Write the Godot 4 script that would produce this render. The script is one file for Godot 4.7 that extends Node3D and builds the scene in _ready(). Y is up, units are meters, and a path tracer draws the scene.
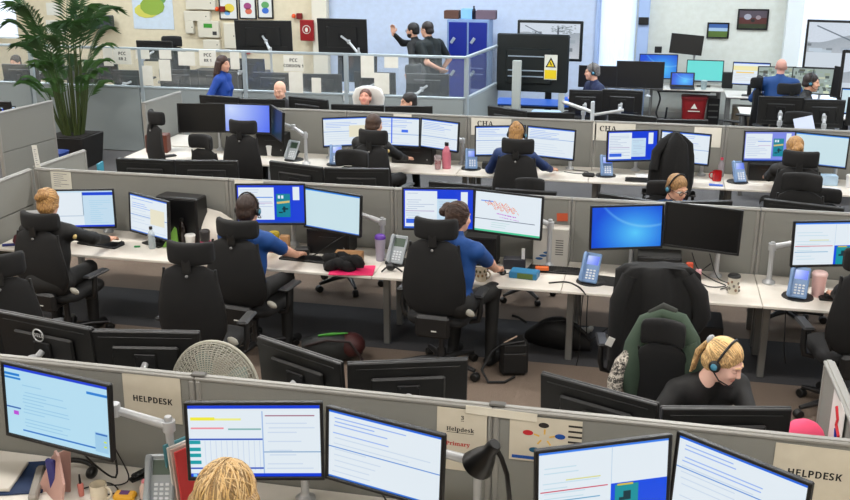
extends Node3D

# ---------------------------------------------------------------- geometry
class G:
	var v := PackedVector3Array()
	var n := PackedVector3Array()
	var uv := PackedVector2Array()
	var col := PackedColorArray()
	var ix := PackedInt32Array()
	func face(p: Array, out: Vector3) -> G:
		var nn: Vector3 = (p[1] - p[0]).cross(p[2] - p[0])
		if nn.length() < 1e-12 and p.size() > 3:
			nn = (p[2] - p[0]).cross(p[3] - p[0])
		nn = nn.normalized()
		var q := p.duplicate()
		if nn.dot(out) < 0.0:
			q.reverse()
			nn = -nn
		var b := v.size()
		for i in q.size():
			v.append(q[i])
			n.append(nn)
			uv.append(Vector2([0, 1, 1, 0][i % 4], [1, 1, 0, 0][i % 4]))
		for i in range(1, q.size() - 1):
			ix.append_array([b, b + i + 1, b + i])
		return self
	func quad_uv(a: Vector3, b: Vector3, c: Vector3, d: Vector3) -> G:  # a = lower left, b = lower right, c = upper right, d = upper left, seen from the front
		var nn := (b - a).cross(d - a).normalized()
		var s := v.size()
		v.append_array([a, b, c, d])
		n.append_array([nn, nn, nn, nn])
		uv.append_array([Vector2(0, 1), Vector2(1, 1), Vector2(1, 0), Vector2(0, 0)])
		ix.append_array([s, s + 2, s + 1, s, s + 3, s + 2])
		return self
	func box(c: Vector3, size: Vector3, bev := 0.0, b := Basis()) -> G:
		var h := size * 0.5
		bev = minf(bev, minf(h.x, minf(h.y, h.z)) * 0.9)
		if bev <= 0.0:
			for ax in 3:
				for s in [-1.0, 1.0]:
					var o := Vector3.ZERO
					o[ax] = s
					var u := (ax + 1) % 3
					var w := (ax + 2) % 3
					var ps := []
					for k in [[-1, -1], [1, -1], [1, 1], [-1, 1]]:
						var q := Vector3.ZERO
						q[ax] = s * h[ax]
						q[u] = k[0] * h[u]
						q[w] = k[1] * h[w]
						ps.append(c + b * q)
					face(ps, b * o)
			return self
		for ax in 3:
			for s in [-1.0, 1.0]:
				var o := Vector3.ZERO
				o[ax] = s
				var u := (ax + 1) % 3
				var w := (ax + 2) % 3
				var ps := []
				for k in [[-1, -1], [1, -1], [1, 1], [-1, 1]]:
					var q := Vector3.ZERO
					q[ax] = s * h[ax]
					q[u] = k[0] * (h[u] - bev)
					q[w] = k[1] * (h[w] - bev)
					ps.append(c + b * q)
				face(ps, b * o)
		for ax in 3:
			var u := (ax + 1) % 3
			var w := (ax + 2) % 3
			for su in [-1.0, 1.0]:
				for sw in [-1.0, 1.0]:
					var ps := []
					for k in [[-1, 0], [1, 0], [1, 1], [-1, 1]]:
						var q := Vector3.ZERO
						q[ax] = k[0] * (h[ax] - bev)
						q[u] = su * (h[u] - (bev if k[1] == 1 else 0.0))
						q[w] = sw * (h[w] - (0.0 if k[1] == 1 else bev))
						ps.append(c + b * q)
					var o := Vector3.ZERO
					o[u] = su
					o[w] = sw
					face(ps, b * o)
		for sx in [-1.0, 1.0]:
			for sy in [-1.0, 1.0]:
				for sz in [-1.0, 1.0]:
					var s3 := Vector3(sx, sy, sz)
					var ps := []
					for ax in 3:
						var q := Vector3.ZERO
						for k in 3:
							q[k] = s3[k] * (h[k] - (0.0 if k == ax else bev))
						ps.append(c + b * q)
					face(ps, b * s3)
		return self
	func grid(rings: Array, closed: bool, flip := false) -> G:  # smooth surface through rings of equal length
		var b := v.size()
		var m: int = rings[0].size()
		var acc := PackedVector3Array()
		acc.resize(rings.size() * m)
		for r in rings.size() - 1:
			for i in (m if closed else m - 1):
				var j := (i + 1) % m
				var p0: Vector3 = rings[r][i]
				var p1: Vector3 = rings[r][j]
				var p2: Vector3 = rings[r + 1][j]
				var p3: Vector3 = rings[r + 1][i]
				var nn := (p2 - p0).cross(p3 - p1)
				if flip:
					nn = -nn
				acc[r * m + i] += nn
				acc[r * m + j] += nn
				acc[(r + 1) * m + i] += nn
				acc[(r + 1) * m + j] += nn
				var a0 := b + r * m + i
				var a1 := b + r * m + j
				var a2 := b + (r + 1) * m + j
				var a3 := b + (r + 1) * m + i
				if flip:
					ix.append_array([a0, a1, a2, a0, a2, a3])
				else:
					ix.append_array([a0, a2, a1, a0, a3, a2])
		for r in rings.size():
			for i in m:
				v.append(rings[r][i])
				n.append(acc[r * m + i].normalized())
				uv.append(Vector2(float(i) / maxf(1, m - 1), float(r) / maxf(1, rings.size() - 1)))
		return self
	func cap(ring: Array, out: Vector3) -> G:
		var c := Vector3.ZERO
		for p in ring:
			c += p
		c /= ring.size()
		for i in ring.size():
			face([c, ring[i], ring[(i + 1) % ring.size()]], out)
		return self
	func loft(rings: Array, caps := true) -> G:
		var c0 := Vector3.ZERO
		var c1 := Vector3.ZERO
		for p in rings[0]:
			c0 += p / rings[0].size()
		for p in rings[1]:
			c1 += p / rings[1].size()
		var ax: Vector3 = c1 - c0
		var area := Vector3.ZERO
		var r0: Array = rings[0] if rings[0].size() and (rings[0][0] - c0).length() > 1e-4 else rings[1]
		var cc := c0 if r0 == rings[0] else c1
		for i in r0.size():
			area += (r0[i] - cc).cross(r0[(i + 1) % r0.size()] - cc)
		grid(rings, true, area.dot(ax) < 0.0)
		if caps:
			cap(rings[0], -ax)
			var l: int = rings.size() - 1
			var e := Vector3.ZERO
			for i in rings[l].size():
				e += rings[l][i] - rings[l - 1][i]
			cap(rings[l], e)
		return self
	func tube(pts: Array, r: Variant, seg := 8, caps := true) -> G:
		var rings := []
		var up := Vector3.ZERO
		for i in pts.size():
			var d: Vector3 = (pts[mini(i + 1, pts.size() - 1)] - pts[maxi(i - 1, 0)]).normalized()
			if up == Vector3.ZERO:
				up = Vector3.UP if absf(d.y) < 0.9 else Vector3.RIGHT
			var s := d.cross(up).normalized()
			up = s.cross(d).normalized()
			var rad: float = r[i] if r is Array else r
			var ring := []
			for k in seg:
				var a := TAU * k / seg
				ring.append(pts[i] + (s * cos(a) + up * sin(a)) * rad)
			rings.append(ring)
		return loft(rings, caps)
	func lathe(prof: Array, seg := 16, at := Vector3.ZERO, b := Basis()) -> G:  # profile of Vector2(radius, height) from bottom to top
		var rings := []
		for p in prof:
			var ring := []
			for k in seg:
				var a := TAU * k / seg
				ring.append(at + b * Vector3(cos(a) * p.x, p.y, sin(a) * p.x))
			rings.append(ring)
		return loft(rings, true)
	func ball(c: Vector3, r: Vector3, seg := 12, b := Basis()) -> G:
		var rings := []
		var rows := maxi(5, seg / 2 + 1)
		for i in rows:
			var t := -PI / 2 + PI * i / (rows - 1)
			var ring := []
			for k in seg:
				var a := TAU * k / seg
				var cr := maxf(cos(t), 0.001)
				ring.append(c + b * Vector3(cos(a) * cr * r.x, sin(t) * r.y, sin(a) * cr * r.z))
			rings.append(ring)
		return loft(rings, false)
	func prism(poly: Array, axis_a: Vector3, axis_b: Vector3, depth: Vector3, at: Vector3) -> G:  # convex outline extruded along depth, centred
		var f := []
		var k := []
		var cen := Vector3.ZERO
		for p in poly:
			var q: Vector3 = at + axis_a * p.x + axis_b * p.y
			f.append(q + depth * 0.5)
			k.append(q - depth * 0.5)
			cen += q / poly.size()
		face_fan(f, depth)
		face_fan(k, -depth)
		for i in poly.size():
			var j := (i + 1) % poly.size()
			face([f[i], f[j], k[j], k[i]], (f[i] + f[j]) * 0.5 - depth * 0.5 - cen)
		return self
	func face_fan(p: Array, out: Vector3) -> void:
		for i in range(1, p.size() - 1):
			face([p[0], p[i], p[i + 1]], out)
	func mesh() -> ArrayMesh:
		var a := []
		a.resize(Mesh.ARRAY_MAX)
		a[Mesh.ARRAY_VERTEX] = v
		a[Mesh.ARRAY_NORMAL] = n
		if uv.size() == v.size():
			a[Mesh.ARRAY_TEX_UV] = uv
		if col.size() == v.size():
			a[Mesh.ARRAY_COLOR] = col
		a[Mesh.ARRAY_INDEX] = ix
		var m := ArrayMesh.new()
		m.add_surface_from_arrays(Mesh.PRIMITIVE_TRIANGLES, a)
		return m

# distance field on a grid, meshed as surface nets
class Field:
	var o: Vector3
	var h: float
	var nx: int
	var ny: int
	var nz: int
	var f := PackedFloat32Array()
	var md := PackedFloat32Array()
	var mi := PackedByteArray()
	func _init(lo: Vector3, hi: Vector3, cell: float) -> void:
		o = lo
		h = cell
		nx = int((hi.x - lo.x) / cell) + 2
		ny = int((hi.y - lo.y) / cell) + 2
		nz = int((hi.z - lo.z) / cell) + 2
		f.resize(nx * ny * nz)
		f.fill(9.0)
		md.resize(nx * ny * nz)
		md.fill(9.0)
		mi.resize(nx * ny * nz)
	func cap(a: Vector3, b: Vector3, ra: float, rb: float, k: float, ci: int) -> void:
		var m := maxf(ra, rb) + k + 2.0 * h
		var lo := (a.min(b) - Vector3(m, m, m) - o) / h
		var hi := (a.max(b) + Vector3(m, m, m) - o) / h
		var x0 := maxi(0, int(lo.x))
		var x1 := mini(nx - 1, int(hi.x) + 1)
		var y0 := maxi(0, int(lo.y))
		var y1 := mini(ny - 1, int(hi.y) + 1)
		var z0 := maxi(0, int(lo.z))
		var z1 := mini(nz - 1, int(hi.z) + 1)
		var ab := b - a
		var inv := 1.0 / maxf(ab.length_squared(), 1e-9)
		var dr := rb - ra
		for z in range(z0, z1 + 1):
			for y in range(y0, y1 + 1):
				var i := (z * ny + y) * nx + x0
				var p := Vector3(o.x + x0 * h, o.y + y * h, o.z + z * h) - a
				for x in range(x0, x1 + 1):
					var t := clampf(p.dot(ab) * inv, 0.0, 1.0)
					var d := (p - ab * t).length() - ra - dr * t
					var old := f[i]
					var q := maxf(k - absf(old - d), 0.0)
					f[i] = minf(old, d) - q * q / k * 0.25
					if d < md[i]:
						md[i] = d
						mi[i] = ci
					i += 1
					p.x += h
	func ell(c: Vector3, r: Vector3, k: float, ci: int, carve := false) -> void:
		var m := k + 2.0 * h
		var lo := (c - r - Vector3(m, m, m) - o) / h
		var hi := (c + r + Vector3(m, m, m) - o) / h
		var x0 := maxi(0, int(lo.x))
		var x1 := mini(nx - 1, int(hi.x) + 1)
		var y0 := maxi(0, int(lo.y))
		var y1 := mini(ny - 1, int(hi.y) + 1)
		var z0 := maxi(0, int(lo.z))
		var z1 := mini(nz - 1, int(hi.z) + 1)
		var r2 := r * r
		for z in range(z0, z1 + 1):
			for y in range(y0, y1 + 1):
				var i := (z * ny + y) * nx + x0
				var p := Vector3(o.x + x0 * h, o.y + y * h, o.z + z * h) - c
				for x in range(x0, x1 + 1):
					var k0 := (p / r).length()
					var d := k0 * (k0 - 1.0) / maxf((p / r2).length(), 1e-6)
					var old := f[i]
					if carve:
						var q := maxf(k - absf(old + d), 0.0)
						f[i] = maxf(old, -d) + q * q / k * 0.25
					else:
						var q := maxf(k - absf(old - d), 0.0)
						f[i] = minf(old, d) - q * q / k * 0.25
						if d < md[i]:
							md[i] = d
							mi[i] = ci
					i += 1
					p.x += h
	func ridge(c: Vector3, count: float, amp: float, about_z: bool) -> void:  # strands: shallow grooves running round an axis
		for z in nz:
			for y in ny:
				var i := (z * ny + y) * nx
				for x in nx:
					if absf(f[i]) < 0.03:
						var p := o + Vector3(x, y, z) * h - c
						var a := atan2(p.x, p.y) if about_z else atan2(p.x, p.z)
						f[i] += amp * (sin(a * count) + 0.5 * sin(a * count * 0.37 + 1.0))
					i += 1
	func emit(g: G, xf: Transform3D, colors: Array) -> void:
		var base := g.v.size()
		var idx := PackedInt32Array()
		idx.resize(nx * ny * nz)
		idx.fill(-1)
		var sy := nx
		var sz := nx * ny
		var offs := [0, 1, sy, sy + 1, sz, sz + 1, sz + sy, sz + sy + 1]
		var edges := [[0, 1], [2, 3], [4, 5], [6, 7], [0, 2], [1, 3], [4, 6], [5, 7], [0, 4], [1, 5], [2, 6], [3, 7]]
		var near := h * 2.5
		var cells := PackedInt32Array()
		for z in nz - 1:
			for y in ny - 1:
				var i := z * sz + y * sy
				for x in nx - 1:
					if absf(f[i]) < near:
						var c := 0
						for k in 8:
							if f[i + offs[k]] < 0.0:
								c += 1
						if c > 0 and c < 8:
							var p := Vector3.ZERO
							var cnt := 0
							for e in edges:
								var a: int = e[0]
								var b: int = e[1]
								var fa := f[i + offs[a]]
								var fb := f[i + offs[b]]
								if (fa < 0.0) != (fb < 0.0):
									var t := fa / (fa - fb)
									var pa := Vector3(a & 1, (a >> 1) & 1, a >> 2)
									var pb := Vector3(b & 1, (b >> 1) & 1, b >> 2)
									p += pa.lerp(pb, t)
									cnt += 1
							p /= cnt
							idx[i] = g.v.size()
							cells.append(i)
							var gr := Vector3(f[i + 1] - f[i] + f[i + offs[7]] - f[i + offs[6]], f[i + sy] - f[i] + f[i + offs[7]] - f[i + offs[5]], f[i + sz] - f[i] + f[i + offs[7]] - f[i + offs[3]])
							g.v.append(xf * (o + (Vector3(x, y, z) + p) * h))
							g.n.append((xf.basis * gr).normalized())
							g.col.append(colors[mi[i + offs[(1 if p.x > 0.5 else 0) + (2 if p.y > 0.5 else 0) + (4 if p.z > 0.5 else 0)]]])
					i += 1
		for i in cells:
			var s := f[i] < 0.0
			for ax in 3:
				var st: int = [1, sy, sz][ax]
				if (f[i + st] < 0.0) == s:
					continue
				var u: int = [sy, sz, 1][ax]
				var w: int = [sz, 1, sy][ax]
				if i - u - w < 0:
					continue
				var a := idx[i]
				var b := idx[i - u]
				var c := idx[i - u - w]
				var d := idx[i - w]
				if b < 0 or c < 0 or d < 0:
					continue
				if s:
					g.ix.append_array([a, c, b, a, d, c])
				else:
					g.ix.append_array([a, b, c, a, c, d])

# ---------------------------------------------------------------- nodes
var mats := {}
var names := {}
var protos := {}
var rng := RandomNumberGenerator.new()

func numbered(called: String) -> String:
	var k: int = names.get(called, 0)
	names[called] = k + 1
	return called if k == 0 else "%s_%03d" % [called, k]

func thing(called: String, label: String, category: String, at := Vector3.ZERO, turn := 0.0, group := "") -> Node3D:
	var o := Node3D.new()
	o.name = numbered(called)
	add_child(o)
	o.position = at
	o.rotation.y = deg_to_rad(turn)
	tag(o, label, category, group)
	return o

func tag(o: Node, label: String, category: String, group := "") -> void:
	o.set_meta("label", label)
	o.set_meta("category", category)
	if group:
		o.set_meta("group", group)

func part(called: String, g: Variant, m: Material, parent: Node, label := "") -> MeshInstance3D:
	var o := MeshInstance3D.new()
	o.mesh = g.mesh() if g is G else g
	o.material_override = m
	o.name = called
	parent.add_child(o, true)
	if label:
		o.set_meta("label", label)
	return o

func solo(called: String, g: G, m: Material, label: String, category: String, at := Vector3.ZERO, turn := 0.0, group := "") -> MeshInstance3D:  # a thing that is one mesh
	var o := MeshInstance3D.new()
	o.mesh = g.mesh()
	o.material_override = m
	o.name = numbered(called)
	add_child(o)
	o.position = at
	o.rotation.y = deg_to_rad(turn)
	tag(o, label, category, group)
	return o

func copy_of(proto: Node3D, called: String, label: String, at: Vector3, turn := 0.0, group := "") -> Node3D:
	var o: Node3D = proto.duplicate()
	o.name = numbered(called)
	add_child(o)
	o.position = at
	o.rotation.y = deg_to_rad(turn)
	tag(o, label, proto.get_meta("category"), group)
	return o

func structure(called: String, g: G, m: Material) -> MeshInstance3D:
	var o := MeshInstance3D.new()
	o.mesh = g.mesh()
	o.material_override = m
	o.name = called
	add_child(o, true)
	o.set_meta("kind", "structure")
	return o

# ---------------------------------------------------------------- materials
var tex := {}

func noise_tex(key: String, freq: float, normal := false, lo := Color.BLACK, hi := Color.WHITE, size := 256, bump := 4.0) -> Texture2D:
	if not tex.has(key):
		var t := NoiseTexture2D.new()
		var nz := FastNoiseLite.new()
		nz.seed = key.hash() % 1000
		nz.frequency = freq
		nz.fractal_octaves = 4
		t.noise = nz
		t.width = size
		t.height = size
		t.seamless = true
		if normal:
			t.as_normal_map = true
			t.bump_strength = bump
		else:
			var gr := Gradient.new()
			gr.set_color(0, lo)
			gr.set_color(1, hi)
			if key == "hair_c":
				gr.set_offset(0, 0.32)
				gr.set_offset(1, 0.68)
			t.color_ramp = gr
		tex[key] = t
	return tex[key]

func mat(key: String, c: Color, rough := 0.6, metal := 0.0, grain := "") -> StandardMaterial3D:
	if mats.has(key):
		return mats[key]
	var m := StandardMaterial3D.new()
	m.resource_name = key
	m.albedo_color = c
	m.roughness = rough
	m.metallic = metal
	if grain == "fabric":
		m.uv1_triplanar = true
		m.uv1_scale = Vector3(9, 9, 9)
		m.albedo_texture = noise_tex("fabric_c", 0.09, false, Color(0.84, 0.84, 0.84), Color(1, 1, 1))
		m.normal_enabled = true
		m.normal_texture = noise_tex("fabric_n", 0.12, true)
		m.normal_scale = 0.5
	elif grain == "plastic":
		m.uv1_triplanar = true
		m.uv1_scale = Vector3(14, 14, 14)
		m.normal_enabled = true
		m.normal_texture = noise_tex("plastic_n", 0.16, true)
		m.normal_scale = 0.12
	elif grain == "mottle":
		m.uv1_triplanar = true
		m.uv1_scale = Vector3(1.3, 1.3, 1.3)
		m.albedo_texture = noise_tex("mottle_c", 0.02, false, Color(0.965, 0.96, 0.95), Color(1, 1, 1))
	elif grain == "hair":
		m.uv1_triplanar = true
		m.uv1_scale = Vector3(13, 1.6, 13)
		m.albedo_texture = noise_tex("hair_c", 0.06, false, Color(0.5, 0.45, 0.42), Color(1, 1, 1))
		m.normal_enabled = true
		m.normal_texture = noise_tex("hair_n", 0.06, true)
		m.normal_scale = 0.8
	elif grain == "glow":
		m.emission_enabled = true
		m.emission = c
		m.emission_energy_multiplier = metal
		m.metallic = 0.0
	elif grain == "glass":
		m.transparency = BaseMaterial3D.TRANSPARENCY_ALPHA
		m.metallic = 0.0
	elif grain == "vertex":
		m.vertex_color_use_as_albedo = true
		m.uv1_triplanar = true
		m.uv1_scale = Vector3(10, 10, 10)
		m.normal_enabled = true
		m.normal_texture = noise_tex("fabric_n", 0.12, true)
		m.normal_scale = 0.25
	mats[key] = m
	return m

# ---------------------------------------------------------------- screens
func screen_mat(kind: String, sd := 0) -> StandardMaterial3D:
	var key := "screen_%s_%d" % [kind, sd]
	if mats.has(key):
		return mats[key]
	var m := StandardMaterial3D.new()
	m.resource_name = key
	m.albedo_color = Color(0.02, 0.02, 0.025)
	m.roughness = 0.35
	mats[key] = m
	if kind == "off":
		m.albedo_color = Color(0.012, 0.013, 0.018)
		return m
	var r := RandomNumberGenerator.new()
	r.seed = sd * 77 + kind.hash() % 991
	var W := 240
	var H := 144
	var im := Image.create(W, H, false, Image.FORMAT_RGB8)
	var white := Color(0.9, 0.94, 0.97)
	var pale := Color(0.78, 0.88, 0.95)
	var blue := Color(0.05, 0.24, 0.85)
	if kind == "desk" or kind == "office":
		im.fill(blue if kind == "desk" else Color(0.5, 0.55, 0.9))
		im.fill_rect(Rect2i(4, 8, 128, 122), white)
		lines(im, r, 8, 16, 118, 105, 9, Color(0.72, 0.78, 0.9))
		im.fill_rect(Rect2i(64, 44, 64, 3), Color(0.3, 0.55, 0.9))
		im.fill_rect(Rect2i(66, 66, 60, 2), Color(0.75, 0.6, 0.8))
		im.fill_rect(Rect2i(140, 32, 50, 88), Color(0.03, 0.52, 0.6))
		im.fill_rect(Rect2i(146, 38, 8, 12), white)
		im.fill_rect(Rect2i(158, 38, 8, 12), white)
		for i in 46:
			im.fill_rect(Rect2i(142 + i, 62 - i / 9, 1, 8), Color(0.85, 0.75, 0.45))
		im.fill_rect(Rect2i(160, 86, 22, 6), Color(0.01, 0.2, 0.25))
		im.fill_rect(Rect2i(164, 80, 8, 22), Color(0.01, 0.2, 0.25))
		im.fill_rect(Rect2i(148, 100, 14, 5), Color(0.01, 0.2, 0.25))
		im.fill_rect(Rect2i(200, 6, 24, 50), white)
		im.fill_rect(Rect2i(0, 137, W, 7), Color(0.1, 0.3, 0.7))
	elif kind == "desk2":
		im.fill(blue)
		im.fill_rect(Rect2i(4, 6, 112, 130), white)
		im.fill_rect(Rect2i(116, 34, 70, 92), pale)
		lines(im, r, 8, 14, 100, 110, 8, Color(0.7, 0.76, 0.86))
		lines(im, r, 120, 44, 60, 80, 8, Color(0.68, 0.75, 0.86))
		im.fill_rect(Rect2i(6, 78, 100, 2), Color(0.65, 0.55, 0.75))
		im.fill_rect(Rect2i(8, 108, 60, 16), Color(0.2, 0.4, 0.9))
		im.fill_rect(Rect2i(198, 8, 24, 56), white)
		im.fill_rect(Rect2i(0, 137, W, 7), Color(0.1, 0.35, 0.8))
	elif kind == "win":
		for y in H:
			for x in W:
				var d := Vector2(x - 150, (y - 92) * 1.25).length() / 170.0
				var c := Color(0.35, 0.8, 1.0).lerp(Color(0.02, 0.3, 0.85), clampf(d * 1.15, 0, 1))
				var e := absf(Vector2(x - 190, (y + 120)).length() - 190.0)
				im.set_pixel(x, y, c.lerp(Color(0.75, 0.93, 1), maxf(0.0, 0.35 - e * 0.05)))
	elif kind == "lav":
		for y in H:
			for x in W:
				var d := Vector2(x - 30, y - 20).length() / 260.0
				im.set_pixel(x, y, Color(0.8, 0.86, 1.0).lerp(Color(0.28, 0.4, 0.95), clampf(d, 0, 1)))
	elif kind == "tilt":
		for y in H:
			for x in W:
				im.set_pixel(x, y, Color(0.0, 0.04, 0.07).lerp(Color(0.02, 0.16, 0.24), clampf(float(y) / H + x * 0.001, 0, 1)))
	elif kind == "cyan":
		im.fill(Color(0.42, 0.88, 0.86))
		im.fill_rect(Rect2i(0, 136, W, 8), Color(0.55, 0.7, 0.8))
	elif kind == "table":
		im.fill(white)
		im.fill_rect(Rect2i(0, 0, W, 7), blue)
		im.fill_rect(Rect2i(4, 24, 44, 6), Color(0.96, 0.93, 0.25))
		im.fill_rect(Rect2i(48, 26, 48, 4), Color(0.95, 0.95, 0.55))
		im.fill_rect(Rect2i(4, 44, 60, 3), Color(0.95, 0.55, 0.6))
		im.fill_rect(Rect2i(72, 46, 60, 3), Color(0.5, 0.7, 0.7))
		im.fill_rect(Rect2i(0, 66, 134, 3), Color(0.12, 0.3, 0.75))
		for i in 11:
			im.fill_rect(Rect2i(28 + i * 10, 70, 1, 60), Color(0.78, 0.84, 0.93))
		for y in [70, 84, 96, 110]:
			im.fill_rect(Rect2i(0, y, 20, 7), Color(0.05, 0.62, 0.66))
		im.fill_rect(Rect2i(0, 124, 134, 3), Color(0.12, 0.3, 0.75))
		im.fill_rect(Rect2i(134, 12, 2, 124), Color(0.6, 0.72, 0.9))
		im.fill_rect(Rect2i(140, 20, 90, 2), Color(0.6, 0.35, 0.45))
		lines(im, r, 140, 26, 90, 108, 9, Color(0.8, 0.86, 0.94))
		im.fill_rect(Rect2i(136, 92, 104, 2), Color(0.5, 0.65, 0.8))
		im.fill_rect(Rect2i(0, 136, W, 8), blue)
		for i in 5:
			im.fill_rect(Rect2i(4 + i * 11, 137, 7, 6), Color(0.5, 0.8, 1))
	elif kind == "call":
		im.fill(Color(0.72, 0.88, 0.96))
		im.fill_rect(Rect2i(0, 0, W, 6), blue)
		im.fill_rect(Rect2i(0, 14, 36, 5), Color(0.12, 0.5, 0.85))
		im.fill_rect(Rect2i(0, 22, 38, 4), Color(0.12, 0.5, 0.85))
		im.fill_rect(Rect2i(192, 18, 46, 5), Color(0.12, 0.5, 0.85))
		lines(im, r, 40, 34, 150, 88, 7, Color(0.6, 0.8, 0.92))
		im.fill_rect(Rect2i(0, 84, 34, 3), Color(0.2, 0.4, 0.7))
		im.fill_rect(Rect2i(16, 92, 12, 8), Color(0.75, 0.3, 0.85))
		im.fill_rect(Rect2i(36, 128, 170, 3), Color(0.1, 0.45, 0.8))
		im.fill_rect(Rect2i(206, 96, 30, 40), Color(0.62, 0.8, 0.92))
		im.fill_rect(Rect2i(208, 98, 26, 3), Color(0.1, 0.4, 0.75))
		im.fill_rect(Rect2i(226, 112, 6, 3), Color(0.85, 0.95, 0.3))
		im.fill_rect(Rect2i(226, 122, 6, 3), Color(0.85, 0.95, 0.3))
	elif kind == "colour":
		im.fill(white)
		for k in 7:
			for i in 90:
				im.fill_rect(Rect2i(34 + i + k * 6, 32 + k * 4 + int(6.0 * sin(i * 0.3 + k)) + i / 12, 2, 2), [Color(0.95, 0.45, 0.25), Color(0.95, 0.6, 0.3), Color(0.9, 0.3, 0.35)][k % 3] if r.randf() < 0.62 else white)
		im.fill_rect(Rect2i(20, 30, 46, 3), Color(0.3, 0.5, 0.9))
		for i in 70:
			im.fill_rect(Rect2i(80 + i, 72 + i / 10, 2, 3), Color(0.75, 0.25, 0.8) if r.randf() < 0.7 else white)
			im.fill_rect(Rect2i(90 + i, 84 + i / 10, 2, 2), Color(0.75, 0.35, 0.85) if r.randf() < 0.6 else white)
		im.fill_rect(Rect2i(0, 96, 220, 2), Color(0.25, 0.3, 0.4))
		im.fill_rect(Rect2i(0, 136, W, 8), Color(0.3, 0.8, 0.6))
		lines(im, r, 60, 106, 130, 24, 8, Color(0.75, 0.88, 0.88))
	elif kind == "mixed":
		im.fill(white)
		im.fill_rect(Rect2i(0, 0, W, 5), Color(0.2, 0.5, 0.95))
		lines(im, r, 6, 22, 125, 110, 10, Color(0.78, 0.88, 0.93))
		im.fill_rect(Rect2i(50, 58, 64, 2), Color(0.85, 0.85, 0.5))
		im.fill_rect(Rect2i(4, 78, 124, 2), Color(0.8, 0.25, 0.35))
		im.fill_rect(Rect2i(4, 98, 110, 2), Color(0.4, 0.65, 0.8))
		im.fill_rect(Rect2i(134, 4, 1, 140), Color(0.7, 0.8, 0.9))
		im.fill_rect(Rect2i(134, 78, 106, 66), Color(0.02, 0.3, 0.9))
		im.fill_rect(Rect2i(142, 82, 44, 62), Color(0.03, 0.58, 0.62))
		im.fill_rect(Rect2i(146, 80, 30, 4), Color(0.85, 0.75, 0.3))
		im.fill_rect(Rect2i(158, 96, 14, 14), Color(0.01, 0.2, 0.25))
		im.fill_rect(Rect2i(150, 108, 22, 6), Color(0.01, 0.2, 0.25))
	elif kind == "office2":
		im.fill(white)
		im.fill_rect(Rect2i(0, 0, 240, 6), pale)
		im.fill_rect(Rect2i(128, 6, 112, 12), Color(0.08, 0.28, 0.85))
		im.fill_rect(Rect2i(128, 18, 112, 118), pale)
		lines(im, r, 150, 30, 86, 98, 8, Color(0.68, 0.84, 0.93))
		im.fill_rect(Rect2i(126, 6, 2, 90), Color(0.4, 0.5, 0.6))
		im.fill_rect(Rect2i(0, 98, 128, 2), Color(0.6, 0.7, 0.8))
		im.fill_rect(Rect2i(0, 136, W, 8), blue)
	elif kind == "cctv":
		im.fill(Color(0.62, 0.68, 0.66))
		for i in 60:
			im.fill_rect(Rect2i(r.randi_range(0, 220), r.randi_range(0, 130), r.randi_range(6, 40), r.randi_range(4, 22)), Color.from_hsv(r.randf_range(0.2, 0.6), 0.12, r.randf_range(0.3, 0.9)))
		im.fill_rect(Rect2i(W / 2, 0, 4, H), Color(0.1, 0.12, 0.14))
	elif kind == "street":
		for y in H:
			for x in W:
				var hill := 50.0 + 14.0 * sin(x * 0.03 + sd)
				var c := Color(0.86, 0.9, 0.95) if y < hill else Color(0.66, 0.7, 0.74).lerp(Color(0.8, 0.82, 0.85), (y - hill) / 90.0)
				im.set_pixel(x, y, c.darkened(0.08 * r.randf()))
		for k in 3:
			for i in 26:
				im.fill_rect(Rect2i(150 + r.randi_range(-26, 26) + k * 22, 6 + r.randi_range(0, 34), r.randi_range(4, 12), 2), Color(0.45, 0.5, 0.52))
		for i in 24:
			im.fill_rect(Rect2i(r.randi_range(0, 220), r.randi_range(30, 140), r.randi_range(10, 50), r.randi_range(4, 16)), Color.from_hsv(0.58, 0.12, r.randf_range(0.5, 0.9)))
		for i in 90:
			im.fill_rect(Rect2i(20 + i, 10 + i / 2, 3, 3), Color(0.4, 0.45, 0.5))
		im.fill_rect(Rect2i(150, 16, 7, 90), Color(0.35, 0.38, 0.42))
		im.fill_rect(Rect2i(0, 96, 118, 48), Color(0.82, 0.86, 0.9))
		im.fill_rect(Rect2i(100, 100, 90, 44), Color(0.2, 0.24, 0.27))
	else:
		im.fill(white)
		im.fill_rect(Rect2i(0, 0, W, 5), Color(0.1, 0.4, 0.9))
		if kind == "plain":
			im.fill(Color(0.8, 0.9, 0.93))
			im.fill_rect(Rect2i(0, 0, W, 5), Color(0.1, 0.5, 0.9))
		elif kind == "yellow":
			im.fill_rect(Rect2i(0, 20, W, 30), Color(0.95, 0.92, 0.7))
			im.fill_rect(Rect2i(20, 60, 120, 8), Color(0.95, 0.8, 0.4))
			lines(im, r, 10, 76, 200, 50, 10, Color(0.8, 0.8, 0.8))
		else:
			lines(im, r, 8, 14, 200, 34, 8, Color(0.55, 0.68, 0.95))
			lines(im, r, 8, 56, 224, 74, 12, Color(0.8, 0.86, 0.93))
			im.fill_rect(Rect2i(0, 52 + sd % 5 * 8, W, 2), Color(0.35, 0.55, 0.85))
			if sd % 3 == 1:
				im.fill_rect(Rect2i(96, 4, 6, 130), Color(0.2, 0.4, 0.95))
				im.fill_rect(Rect2i(150, 60, 34, 14), Color(0.25, 0.45, 0.95))
			if sd % 3 == 2:
				im.fill_rect(Rect2i(130, 40, 90, 60), Color(0.92, 0.9, 0.8))
		im.fill_rect(Rect2i(0, 139, W, 5), Color(0.2, 0.45, 0.85))
	var t := ImageTexture.create_from_image(im)
	m.emission_enabled = true
	m.emission = Color.BLACK
	m.emission_texture = t
	m.emission_energy_multiplier = SCREEN
	return m

const SCREEN := 0.95

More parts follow.
